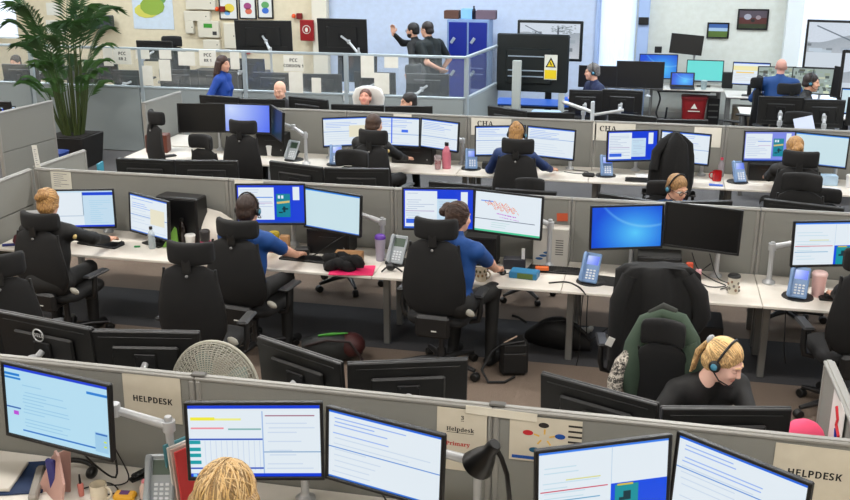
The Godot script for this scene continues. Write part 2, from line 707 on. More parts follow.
func lines(im: Image, r: RandomNumberGenerator, x: int, y: int, w: int, hh: int, step: int, c: Color) -> void:
	var yy := y
	while yy < y + hh:
		if r.randf() < 0.85:
			im.fill_rect(Rect2i(x + r.randi_range(0, 6), yy, int(w * r.randf_range(0.3, 1.0)), 2), c)
		yy += step

const MW := 0.655
const MH := 0.395

func monitor(label: String, cx: float, top: float, cz: float, yaw: float, kind: String, o := {}) -> Node3D:
	# yaw 0 looks to +z, towards the camera; the node stands on the desk below the monitor
	var floor_y: float = o.get("desk", 0.745)
	var tilt := deg_to_rad(o.get("tilt", 4.0))
	var t := thing("monitor", label, "monitor", Vector3(cx, floor_y, cz), yaw, o.get("group", ""))
	var w: float = o.get("w", MW)
	var hh: float = o.get("h", MH)
	var up := top - floor_y - hh * 0.5
	var key := "mon_%.3f_%.3f" % [w, hh]
	if not protos.has(key):
		var d := 0.026
		var f := G.new()
		var bz := 0.017
		f.box(Vector3(0, hh / 2 - bz / 2, 0.004), Vector3(w, bz, 0.018), 0.004)
		f.box(Vector3(0, -hh / 2 + bz * 0.6, 0.004), Vector3(w, bz * 1.2, 0.018), 0.004)
		f.box(Vector3(-w / 2 + bz / 2, 0, 0.004), Vector3(bz, hh - bz, 0.018), 0.004)
		f.box(Vector3(w / 2 - bz / 2, 0, 0.004), Vector3(bz, hh - bz, 0.018), 0.004)
		var b := G.new()
		b.box(Vector3(0, 0, -d / 2), Vector3(w - 0.004, hh - 0.004, d), 0.006)
		b.box(Vector3(0, -0.015, -d - 0.012), Vector3(w * 0.62, hh * 0.62, 0.026), 0.012)
		b.box(Vector3(0, -hh * 0.34, -d - 0.004), Vector3(w * 0.8, 0.012, 0.012), 0.004)
		b.box(Vector3(0, hh * 0.40, -d - 0.002), Vector3(w * 0.86, 0.006, 0.006), 0.002)
		var s := G.new()
		var sw := w / 2 - bz
		var sh := hh / 2 - bz
		s.quad_uv(Vector3(-sw, -sh - 0.001, 0.003), Vector3(sw, -sh - 0.001, 0.003), Vector3(sw, sh, 0.003), Vector3(-sw, sh, 0.003))
		var plate := G.new().box(Vector3(0, 0, -d - 0.032), Vector3(0.13, 0.13, 0.014), 0.004)
		for sx in [-1, 1]:
			for sy in [-1, 1]:
				plate.ball(Vector3(sx * 0.05, sy * 0.05, -d - 0.04), Vector3(0.007, 0.007, 0.004), 8)
		protos[key] = [f.mesh(), b.mesh(), s.mesh(), plate.mesh()]
	var meshes: Array = protos[key]
	var xf := Transform3D(Basis(Vector3.RIGHT, -tilt) * Basis(Vector3.FORWARD, deg_to_rad(o.get("roll", 0.0))), Vector3(0, up, 0))
	var black: Material = o.get("shell", mat("monitor_black", Color(0.06, 0.06, 0.064), 0.42, 0.0, "plastic"))
	part("bezel", meshes[0], black, t).transform = xf
	part("housing", meshes[1], black, t).transform = xf
	part("screen", meshes[2], screen_mat(kind, o.get("seed", 0)), t).transform = xf
	part("mount_plate", meshes[3], mat("dark_metal", Color(0.12, 0.12, 0.125), 0.45, 0.5), t).transform = xf
	var arm := mat("arm_silver", Color(0.72, 0.73, 0.74), 0.38, 0.35)
	var side: float = o.get("side", 0.16)
	var foot: float = o.get("foot", -0.3)
	if o.get("stand", false):
		var g := G.new().box(Vector3(0, 0.008, -0.08), Vector3(0.26, 0.016, 0.2), 0.006)
		g.box(Vector3(0, up * 0.5, -0.09), Vector3(0.075, up, 0.03), 0.01)
		part("stand", g, mat("monitor_black", Color.BLACK), t)
	else:
		var pole := G.new().lathe([Vector2(0.055, 0), Vector2(0.055, 0.018), Vector2(0.03, 0.03), Vector2(0.022, 0.05), Vector2(0.022, up * 0.82), Vector2(0.018, up * 0.84)], 14, Vector3(side, 0, foot))
		part("arm_pole", pole, arm, t)
		var k := Vector3(side, up * 0.74, foot)
		var j := Vector3(side * 0.45, up * 0.92, foot * 0.62)
		var e := Vector3(0, up, -0.065)
		var link := G.new().tube([k, k.lerp(j, 0.5), j], [0.026, 0.024, 0.022], 10)
		link.tube([j, j.lerp(e, 0.6), e], [0.022, 0.02, 0.02], 10)
		link.lathe([Vector2(0.03, -0.035), Vector2(0.032, -0.03), Vector2(0.032, 0.03), Vector2(0.028, 0.036)], 12, j)
		link.lathe([Vector2(0.034, -0.03), Vector2(0.036, 0.03)], 12, k)
		part("arm_link", link, arm, t)
	if o.get("badge", ""):
		var ring := G.new()
		var pts := []
		for i in 25:
			pts.append(Vector3(cos(TAU * i / 24.0) * 0.04, sin(TAU * i / 24.0) * 0.04, 0))
		ring.tube(pts, 0.0045, 6, false)
		var bd := part("badge_ring", ring, mat("badge", Color(0.8, 0.81, 0.82), 0.3, 0.5), t)
		bd.transform = xf * Transform3D(Basis(Vector3.UP, PI), Vector3(o.get("badge_x", 0.0), 0.105, -0.055))
		lettering(o.badge, 0.024, mat("badge", Color.WHITE), bd, Transform3D(), true)
	return t

func lettering(s: String, size: float, m: Material, parent: Node, xf: Transform3D, bold := false, serif := false, underline := false) -> MeshInstance3D:
	# a text lying in the xy plane, its middle at the origin
	var tm := TextMesh.new()
	var f := SystemFont.new()
	f.font_names = PackedStringArray(["Droid Serif" if serif else "Droid Sans"])
	f.font_weight = 700 if bold else 400
	tm.font = f
	tm.text = s
	tm.font_size = 64
	tm.pixel_size = size / 46.0
	tm.depth = 0.001
	tm.curve_step = 2.0
	tm.horizontal_alignment = HORIZONTAL_ALIGNMENT_CENTER
	tm.vertical_alignment = VERTICAL_ALIGNMENT_CENTER
	var o := part("lettering", tm, m, parent)
	o.transform = xf
	if underline:
		var w := s.length() * size * 0.8
		var u := part("underline", G.new().box(Vector3(0, -size * 0.85, 0), Vector3(w, size * 0.1, 0.001)), m, parent)
		u.transform = xf
	return o

func paper(label: String, at: Vector3, w: float, hh: float, yaw := 0.0, roll := 0.0, tone := Color(0.88, 0.87, 0.83), called := "paper_notice") -> Node3D:
	# a sheet fixed upright: at is its middle, it looks to +z at yaw 0
	var t := thing(called, label, "paper", at, yaw)
	var s := part("sheet", G.new().box(Vector3.ZERO, Vector3(w, hh, 0.002)), mat("paper_%s" % tone.to_html(), tone, 0.85, 0.0, "mottle"), t)
	t.rotation.z = deg_to_rad(roll)
	s.set_meta("label", "sheet")
	return t

func print_lines(t: Node3D, w: float, hh: float, rows: int, x0 := 0.0, y0 := 0.0, c := Color(0.35, 0.36, 0.4), called := "printed_line") -> void:
	var g := G.new()
	for i in rows:
		var ww := w * (0.72 + 0.28 * sin(i * 2.7 + rows))
		g.box(Vector3(x0 - (w - ww) / 2, y0 + hh / 2 - hh * (i + 0.5) / rows, 0.0014), Vector3(ww, hh / rows * 0.22, 0.0006))
	part(called, g, mat("ink_%s" % c.to_html(), c, 0.8), t)

# ---------------------------------------------------------------- desks, screens between desks
func partition(label: String, a: Vector3, b: Vector3, lo := 0.62, hi := 1.345, knob := false) -> Node3D:
	var d := b - a
	var L := d.length()
	var t := thing("desk_partition", label, "partition", Vector3((a.x + b.x) / 2, 0, (a.z + b.z) / 2), rad_to_deg(atan2(-d.z, d.x)))
	var fab := mat("partition_fabric", Color(0.55, 0.55, 0.525), 0.85, 0.0, "fabric")
	var rail := mat("partition_rail", Color(0.56, 0.555, 0.535), 0.45, 0.2)
	var split := lo + (hi - lo) * 0.56 if lo < 0.6 else 0.72
	part("panel", G.new().box(Vector3(0, (split + hi) / 2, 0), Vector3(L - 0.07, hi - split - 0.02, 0.046), 0.004), fab, t)
	part("panel", G.new().box(Vector3(0, (split + lo) / 2, 0), Vector3(L - 0.07, split - lo, 0.046), 0.004), fab, t)
	var g := G.new().box(Vector3(0, hi - 0.009, 0), Vector3(L - 0.004, 0.02, 0.062), 0.005)
	g.box(Vector3(0, hi + 0.003, 0), Vector3(L - 0.004, 0.008, 0.03), 0.003)
	part("top_rail", g, rail, t)
	for s in [-1, 1]:
		part("post", G.new().box(Vector3(s * (L / 2 - 0.019), (lo + hi) / 2 - 0.01, 0), Vector3(0.034, hi - lo - 0.02, 0.058), 0.008), rail, t)
	if knob:
		part("connector_cap", G.new().box(Vector3(-L / 2 + 0.02, hi + 0.01, 0), Vector3(0.085, 0.014, 0.05), 0.006), mat("cap_grey", Color(0.32, 0.31, 0.29), 0.5), t)
	return t

func desk(label: String, x0: float, x1: float, z0: float, z1: float, legs := 1, group := "") -> Node3D:
	# z0 = edge at the partition, z1 = edge at the user
	var s := signf(z1 - z0)
	var t := thing("desk", label, "desk", Vector3((x0 + x1) / 2, 0, (z0 + z1) / 2), 0.0, group)
	var w := x1 - x0
	var d := absf(z1 - z0)
	part("desktop", G.new().box(Vector3(0, 0.7325, 0), Vector3(w - 0.006, 0.025, d), 0.004), mat("desktop", Color(0.86, 0.84, 0.805), 0.42, 0.0, "mottle"), t)
	var metal := mat("leg_grey", Color(0.5, 0.5, 0.49), 0.4, 0.45)
	var ends := [-1.0] if legs == 1 else [-1.0, 1.0]
	for e in ends:
		for k in [1.0, -1.0]:
			part("leg", G.new().box(Vector3(e * (w / 2 - 0.07), 0.36, k * s * (d / 2 - 0.27 * (1 if k > 0 else 0) - (0.06 if k < 0 else 0.0))), Vector3(0.06, 0.72, 0.06), 0.006), metal, t)
	part("cross_beam", G.new().box(Vector3(0, 0.69, s * (d / 2 - 0.27)), Vector3(w - 0.1, 0.05, 0.03), 0.004), metal, t)
	part("cable_tray", G.new().box(Vector3(0, 0.62, -s * (d / 2 - 0.12)), Vector3(w * 0.7, 0.06, 0.12), 0.006), mat("tray_dark", Color(0.14, 0.14, 0.145), 0.6), t)
	return t

# ---------------------------------------------------------------- chairs
func chair_proto() -> Node3D:
	var t := thing("office_chair", "x", "chair")
	var cloth := mat("chair_cloth", Color(0.045, 0.046, 0.052), 0.85, 0.0, "fabric")
	var plastic := mat("chair_plastic", Color(0.04, 0.04, 0.044), 0.5, 0.0, "plastic")
	var metal := mat("chair_base", Color(0.22, 0.22, 0.225), 0.35, 0.6)
	var g := G.new()
	var seat := []
	for i in 7:
		var y: float = [0.505, 0.51, 0.53, 0.56, 0.582, 0.594, 0.597][i]
		var k: float = [0.86, 0.95, 1.0, 1.0, 0.97, 0.9, 0.8][i]
		seat.append(rounded(0.275 * k, 0.27 * k, 4.0, 28, Vector3(0, y, -0.02), Vector3.RIGHT, Vector3.BACK))
	part("seat", G.new().loft(seat), cloth, t)
	var back := []
	for i in 17:
		var u := i / 16.0
		var hw := lerpf(0.2, 0.268, smoothstep(0.0, 0.28, u)) - 0.06 * smoothstep(0.4, 1.0, u)
		var edge := sqrt(clampf(1.0 - pow(absf(u - 0.5) * 2.0, 9.0), 0.0001, 1.0))
		var y := 0.60 + 0.67 * u
		var z := 0.25 + 0.03 * u + 0.035 * sin(u * PI * 1.1) - 0.02
		back.append(rounded(hw * (0.55 + 0.45 * edge), 0.036 * (0.3 + 0.7 * edge), 3.0, 28, Vector3(0, y, z), Vector3.RIGHT, Vector3.BACK, 0.45))
	part("backrest", G.new().loft(back), cloth, t)
	for s in [-1, 1]:
		var rim := G.new()
		var pts := []
		for i in 12:
			var u := 0.06 + 0.9 * i / 11.0
			var hw := lerpf(0.2, 0.268, smoothstep(0.0, 0.28, u)) - 0.06 * smoothstep(0.4, 1.0, u)
			pts.append(Vector3(s * (hw - 0.004), 0.60 + 0.67 * u, 0.25 + 0.03 * u + 0.035 * sin(u * PI * 1.1) - 0.02 + 0.004 - 0.45 * hw * hw))
		rim.tube(pts, 0.011, 6)
		part("backrest_piping", rim, plastic, t)
	part("adjuster_knob", G.new().lathe([Vector2(0.012, 0), Vector2(0.012, 0.008), Vector2(0.006, 0.01)], 8, Vector3(0, 1.2, 0.3), Basis(Vector3.RIGHT, PI / 2)), mat("knob_grey", Color(0.5, 0.5, 0.5), 0.4), t)
	part("back_housing", G.new().box(Vector3(0, 0.53, 0.285), Vector3(0.3, 0.2, 0.07), 0.025), plastic, t)
	part("maker_label", G.new().box(Vector3(0.02, 0.5, 0.3215), Vector3(0.045, 0.012, 0.002)), mat("label_white", Color(0.8, 0.8, 0.78), 0.6), t)
	var roll := []
	for u in [0.0, 0.025, 0.07, 0.2, 0.35, 0.5, 0.65, 0.8, 0.93, 0.975, 1.0]:
		var k := 0.55 if u == 0.0 or u == 1.0 else (0.88 if u == 0.025 or u == 0.975 else 1.0)
		roll.append(rounded(0.038 * k, 0.088 * (0.3 + 0.7 * k), 3.2, 20, Vector3(-0.185 + 0.37 * u, 1.365, 0.27 - 0.35 * (u - 0.5) * (u - 0.5)), Vector3.BACK, Vector3.UP))
	part("headrest", G.new().loft(roll), cloth, t)
	part("headrest_bracket", G.new().box(Vector3(0, 1.28, 0.295), Vector3(0.07, 0.11, 0.018), 0.006), plastic, t)
	for s in [-1, 1]:
		var a := part("armrest", G.new().box(Vector3(s * 0.335, 0.755, -0.03), Vector3(0.09, 0.032, 0.27), 0.014), plastic, t)
		var post := G.new().tube([Vector3(s * 0.25, 0.5, 0.02), Vector3(s * 0.33, 0.52, 0.02), Vector3(s * 0.345, 0.6, 0.02), Vector3(s * 0.34, 0.745, 0.0)], [0.022, 0.024, 0.026, 0.022], 8)
		part("arm_post", post, plastic, a)
	part("tilt_lever", G.new().ball(Vector3(0.3, 0.66, 0.22), Vector3(0.05, 0.03, 0.02), 10, Basis(Vector3.BACK, -0.5)), mat("lever_pale", Color(0.62, 0.61, 0.57), 0.5), t)
	part("mechanism", G.new().box(Vector3(0, 0.465, 0.05), Vector3(0.22, 0.07, 0.36), 0.02), plastic, t)
	part("gas_column", G.new().lathe([Vector2(0.04, 0.1), Vector2(0.04, 0.22), Vector2(0.026, 0.225), Vector2(0.026, 0.45)], 12), metal, t)
	for i in 5:
		var a := TAU * i / 5.0 + 0.35
		var d := Vector3(cos(a), 0, sin(a))
		var leg := part("base_leg", G.new().tube([Vector3(0, 0.125, 0) + d * 0.02, Vector3(0, 0.12, 0) + d * 0.18, Vector3(0, 0.095, 0) + d * 0.35], [0.034, 0.026, 0.018], 8), metal, t)
		var w := d * 0.355 + Vector3(0, 0.038, 0)
		var side := d.cross(Vector3.UP)
		part("caster", G.new().tube([w - side * 0.028, w - side * 0.024, w + side * 0.024, w + side * 0.028], [0.03, 0.038, 0.038, 0.03], 12), mat("caster_black", Color(0.03, 0.03, 0.03), 0.5), leg)
	return t

func rounded(a: float, b: float, e: float, seg: int, c: Vector3, ux: Vector3, uy: Vector3, bow := 0.0) -> Array:
	var r := []
	for i in seg:
		var t := TAU * i / seg
		var ct := cos(t)
		var st := sin(t)
		var x := signf(ct) * pow(absf(ct), 2.0 / e) * a
		var y := signf(st) * pow(absf(st), 2.0 / e) * b
		r.append(c + ux * x + uy * (y - bow * x * x))
	return r

var chair0: Node3D
var chair_used := false

func chair(label: String, x: float, z: float, turn: float, group := "black office chairs with headrests", drop := 0.0) -> Node3D:
	if not chair_used:
		chair_used = true
		chair0 = chair_proto()
		chair0.position = Vector3(x, drop, z)
		chair0.rotation.y = deg_to_rad(turn)
		tag(chair0, label, "chair", group)
		return chair0
	return copy_of(chair0, "office_chair", label, Vector3(x, drop, z), turn, group)

# ---------------------------------------------------------------- desk things
func phone(label: String, x: float, z: float, turn: float, lit := false, y := 0.745) -> Node3D:
	var t := thing("desk_phone", label, "telephone", Vector3(x, y, z), turn, "desk telephones")
	var b := Basis(Vector3.RIGHT, -deg_to_rad(32))
	var c := Vector3(0, 0.135, 0)
	var pale := mat("phone_blue_grey", Color(0.42, 0.54, 0.7), 0.4) if lit else mat("phone_grey", Color(0.6, 0.63, 0.65), 0.4)
	part("foot", G.new().lathe([Vector2(0.13, 0), Vector2(0.125, 0.012), Vector2(0.05, 0.02)], 18, Vector3(0, 0, -0.02)), mat("phone_dark", Color(0.05, 0.05, 0.055), 0.5), t)
	part("bracket", G.new().box(Vector3(0, 0.07, -0.045), Vector3(0.1, 0.14, 0.03), 0.008, Basis(Vector3.RIGHT, -0.9)), mat("phone_dark", Color.BLACK), t)
	part("body", G.new().box(c, Vector3(0.155, 0.27, 0.028), 0.01, b), pale, t)
	part("display", G.new().box(c + b * Vector3(0.012, 0.065, 0.0145), Vector3(0.105, 0.08, 0.004), 0.001, b), screen_mat("lav", 3) if lit else mat("lcd", Color(0.24, 0.32, 0.26), 0.3), t)
	var keys := G.new()
	for i in 3:
		for j in 4:
			keys.box(c + b * Vector3(-0.018 + i * 0.03, -0.025 - j * 0.024, 0.017), Vector3(0.02, 0.014, 0.007), 0.002, b)
	part("keypad", keys, mat("phone_keys", Color(0.82, 0.84, 0.86), 0.4), t)
	part("handset", G.new().tube([c + b * Vector3(-0.062, 0.12, 0.02), c + b * Vector3(-0.062, 0.1, 0.036), c + b * Vector3(-0.062, 0.0, 0.04), c + b * Vector3(-0.062, -0.1, 0.036), c + b * Vector3(-0.062, -0.12, 0.02)], [0.02, 0.019, 0.014, 0.019, 0.02], 10), pale, t)
	return t

func keyboard(label: String, x: float, z: float, turn: float) -> void:
	var t := thing("keyboard", label, "keyboard", Vector3(x, 0.745, z), turn, "desk keyboards")
	part("case", G.new().box(Vector3(0, 0.011, 0), Vector3(0.46, 0.02, 0.16), 0.006), mat("kb_black", Color(0.03, 0.03, 0.033), 0.5), t)
	if not protos.has("kb"):
		var g := G.new()
		for r in 5:
			for c in 18:
				g.box(Vector3(-0.205 + c * 0.0241, 0.023, -0.055 + r * 0.027), Vector3(0.019, 0.007, 0.021))
		protos["kb"] = g.mesh()
	part("keys", protos["kb"], mat("kb_keys", Color(0.055, 0.055, 0.06), 0.45), t)

func mouse(label: String, x: float, z: float, turn: float) -> void:
	var t := thing("computer_mouse", label, "mouse", Vector3(x, 0.745, z), turn, "computer mice")
	part("shell", G.new().ball(Vector3(0, 0.014, 0), Vector3(0.034, 0.022, 0.058), 14), mat("mouse_black", Color(0.03, 0.03, 0.033), 0.35), t)
	part("wheel", G.new().box(Vector3(0, 0.034, -0.025), Vector3(0.008, 0.01, 0.018), 0.003), mat("dark_metal", Color.BLACK), t)

func cup(called: String, label: String, x: float, z: float, prof: Array, m: Material, y := 0.745) -> Node3D:
	var t := thing(called, label, called.split("_")[-1], Vector3(x, y, z))
	part("body", G.new().lathe(prof, 20), m, t)
	return t

func mug(label: String, x: float, z: float, c: Color, turn := 0.0, s := 1.0) -> Node3D:
	var t := cup("mug", label, x, z, [Vector2(0.04, 0) * s, Vector2(0.045, 0.006) * s, Vector2(0.046, 0.1) * s, Vector2(0.042, 0.1) * s, Vector2(0.041, 0.012) * s], mat("mug_%s" % c.to_html(), c, 0.25))
	t.rotation.y = deg_to_rad(turn)
	var pts := []
	for i in 9:
		var a := -PI / 2 + PI * i / 8.0
		pts.append(Vector3(0.044 + 0.03 * cos(a), 0.052 + 0.032 * sin(a), 0) * s)
	part("handle", G.new().tube(pts, 0.007 * s, 8), mat("mug_%s" % c.to_html(), c, 0.25), t)
	return t

func cable(label: String, pts: Array, r := 0.005, c := Color(0.03, 0.03, 0.03)) -> void:
	var cv := Curve3D.new()
	for i in pts.size():
		var d: Vector3 = (pts[mini(i + 1, pts.size() - 1)] - pts[maxi(i - 1, 0)]) / 6.0
		cv.add_point(pts[i], -d, d)
	cv.bake_interval = 0.03
	solo("cable", G.new().tube(Array(cv.get_baked_points()), r, 6), mat("cable_%s" % c.to_html(), c, 0.5), label, "cable", Vector3.ZERO, 0.0, "loose cables")

func folder(called: String, label: String, category: String, c: Vector3, size: Vector3, turn: float, col: Color) -> void:
	solo(called, G.new().box(Vector3(0, size.y / 2, 0), size, 0.002), mat("flat_%s" % col.to_html(), col, 0.6), label, category, c, turn)

# ---------------------------------------------------------------- people
func ik(a: Vector3, t: Vector3, l1: float, l2: float, pole: Vector3) -> Array:
	var d := t - a
	var L := clampf(d.length(), 0.08, (l1 + l2) * 0.995)
	var dir := d.normalized()
	var x := (l1 * l1 - l2 * l2 + L * L) / (2.0 * L)
	var y := sqrt(maxf(l1 * l1 - x * x, 0.0))
	var side := (pole - dir * pole.dot(dir)).normalized()
	return [a + dir * x + side * y, a + dir * L]

func lin(c: Color) -> Color:
	return c.srgb_to_linear()

func hand_into(g: G, xf: Transform3D, wrist: Vector3, dir: Vector3, back: Vector3, mirror: float, skin: Color, curl: float, cell: float) -> void:
	dir = dir.normalized()
	back = (back - dir * back.dot(dir)).normalized()
	var side := dir.cross(back) * mirror  # towards the thumb
	var tips := []
	var lo := wrist
	var hi := wrist
	var caps := []
	caps.append([wrist - dir * 0.02, wrist + dir * 0.03, 0.026, 0.026])
	for k in 4:
		var off := (1.5 - k) * 0.021
		var root := wrist + dir * (0.092 - absf(k - 1.2) * 0.004) + side * off
		caps.append([wrist + dir * 0.02 + side * off * 0.75, root, 0.016, 0.0125])
		var ln: float = [0.072, 0.08, 0.075, 0.06][k]
		var d1 := dir.rotated(side.normalized() * mirror, -curl * 0.6 * mirror) if false else (dir - back * curl * 0.5).normalized()
		var d2 := (dir - back * curl * 1.5).normalized()
		var mid := root + d1 * ln * 0.5
		caps.append([root, mid, 0.0105, 0.0098])
		caps.append([mid, mid + d2 * ln * 0.5, 0.0098, 0.0085])
	var tr := wrist + dir * 0.025 + side * 0.028
	var tm := tr + (dir * 0.7 + side * 0.75 - back * 0.15).normalized() * 0.042
	caps.append([wrist + dir * 0.012 + side * 0.012, tr, 0.018, 0.015])
	caps.append([tr, tm, 0.0135, 0.0115])
	caps.append([tm, tm + (dir * 0.95 + side * 0.25 - back * 0.2).normalized() * 0.032, 0.0112, 0.0095])
	for c in caps:
		lo = lo.min(c[0]).min(c[1])
		hi = hi.max(c[0]).max(c[1])
	var m := Vector3.ONE * 0.045
	var f := Field.new(lo - m, hi + m, cell)
	for c in caps:
		f.cap(c[0], c[1], c[2], c[3], 0.006, 0)
	f.emit(g, xf, [lin(skin)])

func person(label: String, head_at: Vector3, turn: float, o: Dictionary) -> Node3D:
	# head_at: the middle of the head in the room; turn 0 looks along -z, away from the camera
	var s: float = o.get("s", 1.1)
	var cell: float = o.get("cell", 0.016)
	var standing: bool = o.get("stand", false)
	var hip := 0.95 if standing else 0.55
	var lean := deg_to_rad(o.get("lean", 8.0))
	var tb := Basis(Vector3.UP, deg_to_rad(o.get("twist", 0.0))) * Basis(Vector3.RIGHT, -lean) * Basis(Vector3.BACK, deg_to_rad(o.get("side", 0.0)))
	var rot := Basis(Vector3.UP, deg_to_rad(turn))
	var neck := Vector3(0, hip, 0) + tb * Vector3(0, 0.5, 0.0)
	var hb := Basis(Vector3.UP, deg_to_rad(o.get("head_yaw", 0.0))) * Basis(Vector3.RIGHT, -deg_to_rad(o.get("head_pitch", 5.0))) * Basis(Vector3.BACK, deg_to_rad(o.get("head_roll", 0.0)))
	var head := neck + tb * Vector3(0, 0.06, -0.01) + hb * Vector3(0, 0.085, -0.015)
	# raise or lower the hips so that the head comes where it is
	var lift := head_at.y / s - head.y
	if standing:
		s = head_at.y / head.y
		lift = 0.0
	hip += lift
	neck.y += lift
	head.y += lift
	var root := head_at - rot * (head * s)
	var t := thing("person", label, "person", Vector3(root.x, 0, root.z), turn)
	var inv := rot.inverse()
	var top: Color = o.top
	var low: Color = o.get("low", Color(0.06, 0.06, 0.07))
	var skin: Color = o.get("skin", Color(0.84, 0.64, 0.54))
	var shoe := Color(0.04, 0.04, 0.045)
	var cols := [lin(top), lin(low), lin(skin), lin(shoe), lin(o.get("under", top))]
	var B := []  # bones: a, b, ra, rb, colour
	var P := Vector3(0, hip, 0)
	var wide: float = o.get("wide", 1.0)
	B.append([P + Vector3(-0.085, 0, 0), P + Vector3(0.085, 0, 0), 0.118 * wide, 0.118 * wide, 1])
	for k in [-1, 1]:
		B.append([P + tb * Vector3(k * 0.055, 0.05, 0), P + tb * Vector3(k * 0.065, 0.22, 0.0), 0.105 * wide, 0.105 * wide, 0])
		B.append([P + tb * Vector3(k * 0.065, 0.22, 0), P + tb * Vector3(k * 0.085, 0.4, 0.0), 0.105 * wide, 0.098 * wide, 0])
		B.append([P + tb * Vector3(k * 0.04, 0.45, 0.005), P + tb * Vector3(k * 0.165 * wide, 0.425, 0.0), 0.062, 0.066 * wide, 0])
	if o.get("woman", false):
		for k in [-1, 1]:
			B.append([P + tb * Vector3(k * 0.065, 0.3, -0.075), P + tb * Vector3(k * 0.06, 0.28, -0.09), 0.06, 0.055, 0])
	B.append([neck + tb * Vector3(0, -0.03, 0.005), neck + tb * Vector3(0, 0.035, -0.002), 0.066, 0.058, 0])
	var wrists := []
	for k in [-1, 1]:
		var sh := P + tb * Vector3(k * 0.19 * wide, 0.42, 0)
		var key := "left" if k < 0 else "right"
		var tgt: Vector3
		if o.has(key):
			tgt = inv * (o[key] - root) / s
			tgt.y = o[key].y / s
		else:
			tgt = sh + Vector3(k * 0.06, -0.5, -0.02) if standing else P + Vector3(k * 0.2, 0.2, -0.33)
		var pole: Vector3 = o.get(key + "_pole", Vector3(k * 0.7, -0.6, 0.5))
		var e := ik(sh, tgt - (tgt - sh).normalized() * 0.06, 0.29, 0.25, pole)
		var el: Vector3 = e[0]
		var wr: Vector3 = e[1]
		B.append([sh, el, 0.06 * wide, 0.05, 0])
		var bare: bool = o.get("bare", false)
		if bare:
			B.pop_back()
			var cut := sh.lerp(el, 0.72)
			B.append([sh, cut, 0.066 * wide, 0.058, 0])
			B.append([sh.lerp(el, 0.6), el, 0.046, 0.043, 2])
			B.append([el, wr, 0.043, 0.028, 2])
		else:
			B.append([el, wr - (wr - el).normalized() * 0.015, 0.05, 0.036, 0])
			B.append([wr - (wr - el).normalized() * 0.03, wr, 0.028, 0.027, 2])
		wrists.append([wr, (wr - el).normalized(), k])
	for k in [-1, 1]:
		var hp := P + Vector3(k * 0.09, -0.01, 0)
		var kn: Vector3
		var an: Vector3
		if standing:
			kn = Vector3(k * 0.1, hip * 0.53, -0.02)
			an = Vector3(k * 0.1, 0.09, 0.02)
		else:
			kn = hp + Vector3(k * 0.06, 0.0, -0.42)
			an = Vector3(kn.x + k * 0.02, 0.09, kn.z + o.get("feet", 0.06))
		B.append([hp, kn, 0.088 * wide, 0.062, 1])
		B.append([kn, an, 0.06, 0.046, 1])
		B.append([an + Vector3(0, -0.04, 0.03), an + Vector3(k * 0.02, -0.05, -0.14), 0.042, 0.036, 3])
	var lo := Vector3.ONE * 9
	var hi := -lo
	for b in B:
		var m: float = maxf(b[2], b[3]) + 0.07
		lo = lo.min(b[0] - Vector3.ONE * m).min(b[1] - Vector3.ONE * m)
		hi = hi.max(b[0] + Vector3.ONE * m).max(b[1] + Vector3.ONE * m)
	var f := Field.new(lo, hi, cell)
	for b in B:
		f.cap(b[0], b[1], b[2], b[3], 0.035 if b[4] < 2 else 0.012, b[4])
	var g := G.new()
	var big := Transform3D(Basis().scaled(Vector3.ONE * s), Vector3.ZERO)
	f.emit(g, big, cols)
	for w in wrists:
		var hd: Vector3 = w[1]
		var key := "left" if w[2] < 0 else "right"
		if o.has(key + "_dir"):
			hd = inv * o[key + "_dir"]
		elif o.has(key) and not standing:
			hd = (hd * Vector3(1, 0.25, 1)).normalized()
		hand_into(g, big, w[0], hd, o.get(key + "_back", Vector3.UP if not standing else Vector3(w[2], 0.1, 0)), -w[2] * (1.0 if true else 1.0), skin, o.get("curl", 0.5), maxf(0.005, cell * 0.42))
	# head
	var hc: float = o.get("head_cell", maxf(0.005, cell * 0.45))
	var hf := Field.new(Vector3(-0.11, -0.2, -0.14), Vector3(0.11, 0.15, 0.14), hc)
	hf.ell(Vector3(0, 0.035, 0.018), Vector3(0.074, 0.088, 0.094), 0.01, 0)
	hf.ell(Vector3(0, -0.035, -0.03), Vector3(0.058, 0.07, 0.062), 0.03, 0)
	hf.ell(Vector3(0, -0.085, -0.062), Vector3(0.026, 0.022, 0.024), 0.03, 0)
	for k in [-1, 1]:
		hf.ell(Vector3(k * 0.034, -0.022, -0.066), Vector3(0.024, 0.02, 0.02), 0.02, 0)
		hf.ell(Vector3(k * 0.075, -0.005, 0.012), Vector3(0.01, 0.031, 0.018), 0.006, 0)
		hf.cap(Vector3(k * 0.014, 0.03, -0.083), Vector3(k * 0.048, 0.03, -0.068), 0.009, 0.008, 0.012, 0)
	hf.cap(Vector3(0, 0.02, -0.085), Vector3(0, -0.022, -0.102), 0.008, 0.0115, 0.012, 0)
	hf.ell(Vector3(0, -0.024, -0.096), Vector3(0.016, 0.009, 0.011), 0.008, 0)
	hf.cap(Vector3(0, -0.06, 0.02), Vector3(0, -0.17, 0.03), 0.052, 0.056, 0.02, 0)
	for k in [-1, 1]:
		hf.ell(Vector3(k * 0.031, 0.009, -0.096), Vector3(0.017, 0.011, 0.014), 0.006, 0, true)
	for k in [-1, 1]:
		hf.ell(Vector3(k * 0.031, 0.009, -0.075), Vector3(0.0135, 0.0105, 0.0125), 0.002, 2)
		hf.ell(Vector3(k * 0.031, 0.008, -0.0825), Vector3(0.0058, 0.0065, 0.0065), 0.001, 3)
		hf.cap(Vector3(k * 0.016, 0.037, -0.09), Vector3(k * 0.048, 0.036, -0.075), 0.0045, 0.003, 0.003, 4)
	hf.cap(Vector3(-0.02, -0.056, -0.085), Vector3(0.02, -0.056, -0.085), 0.0055, 0.0055, 0.004, 1)
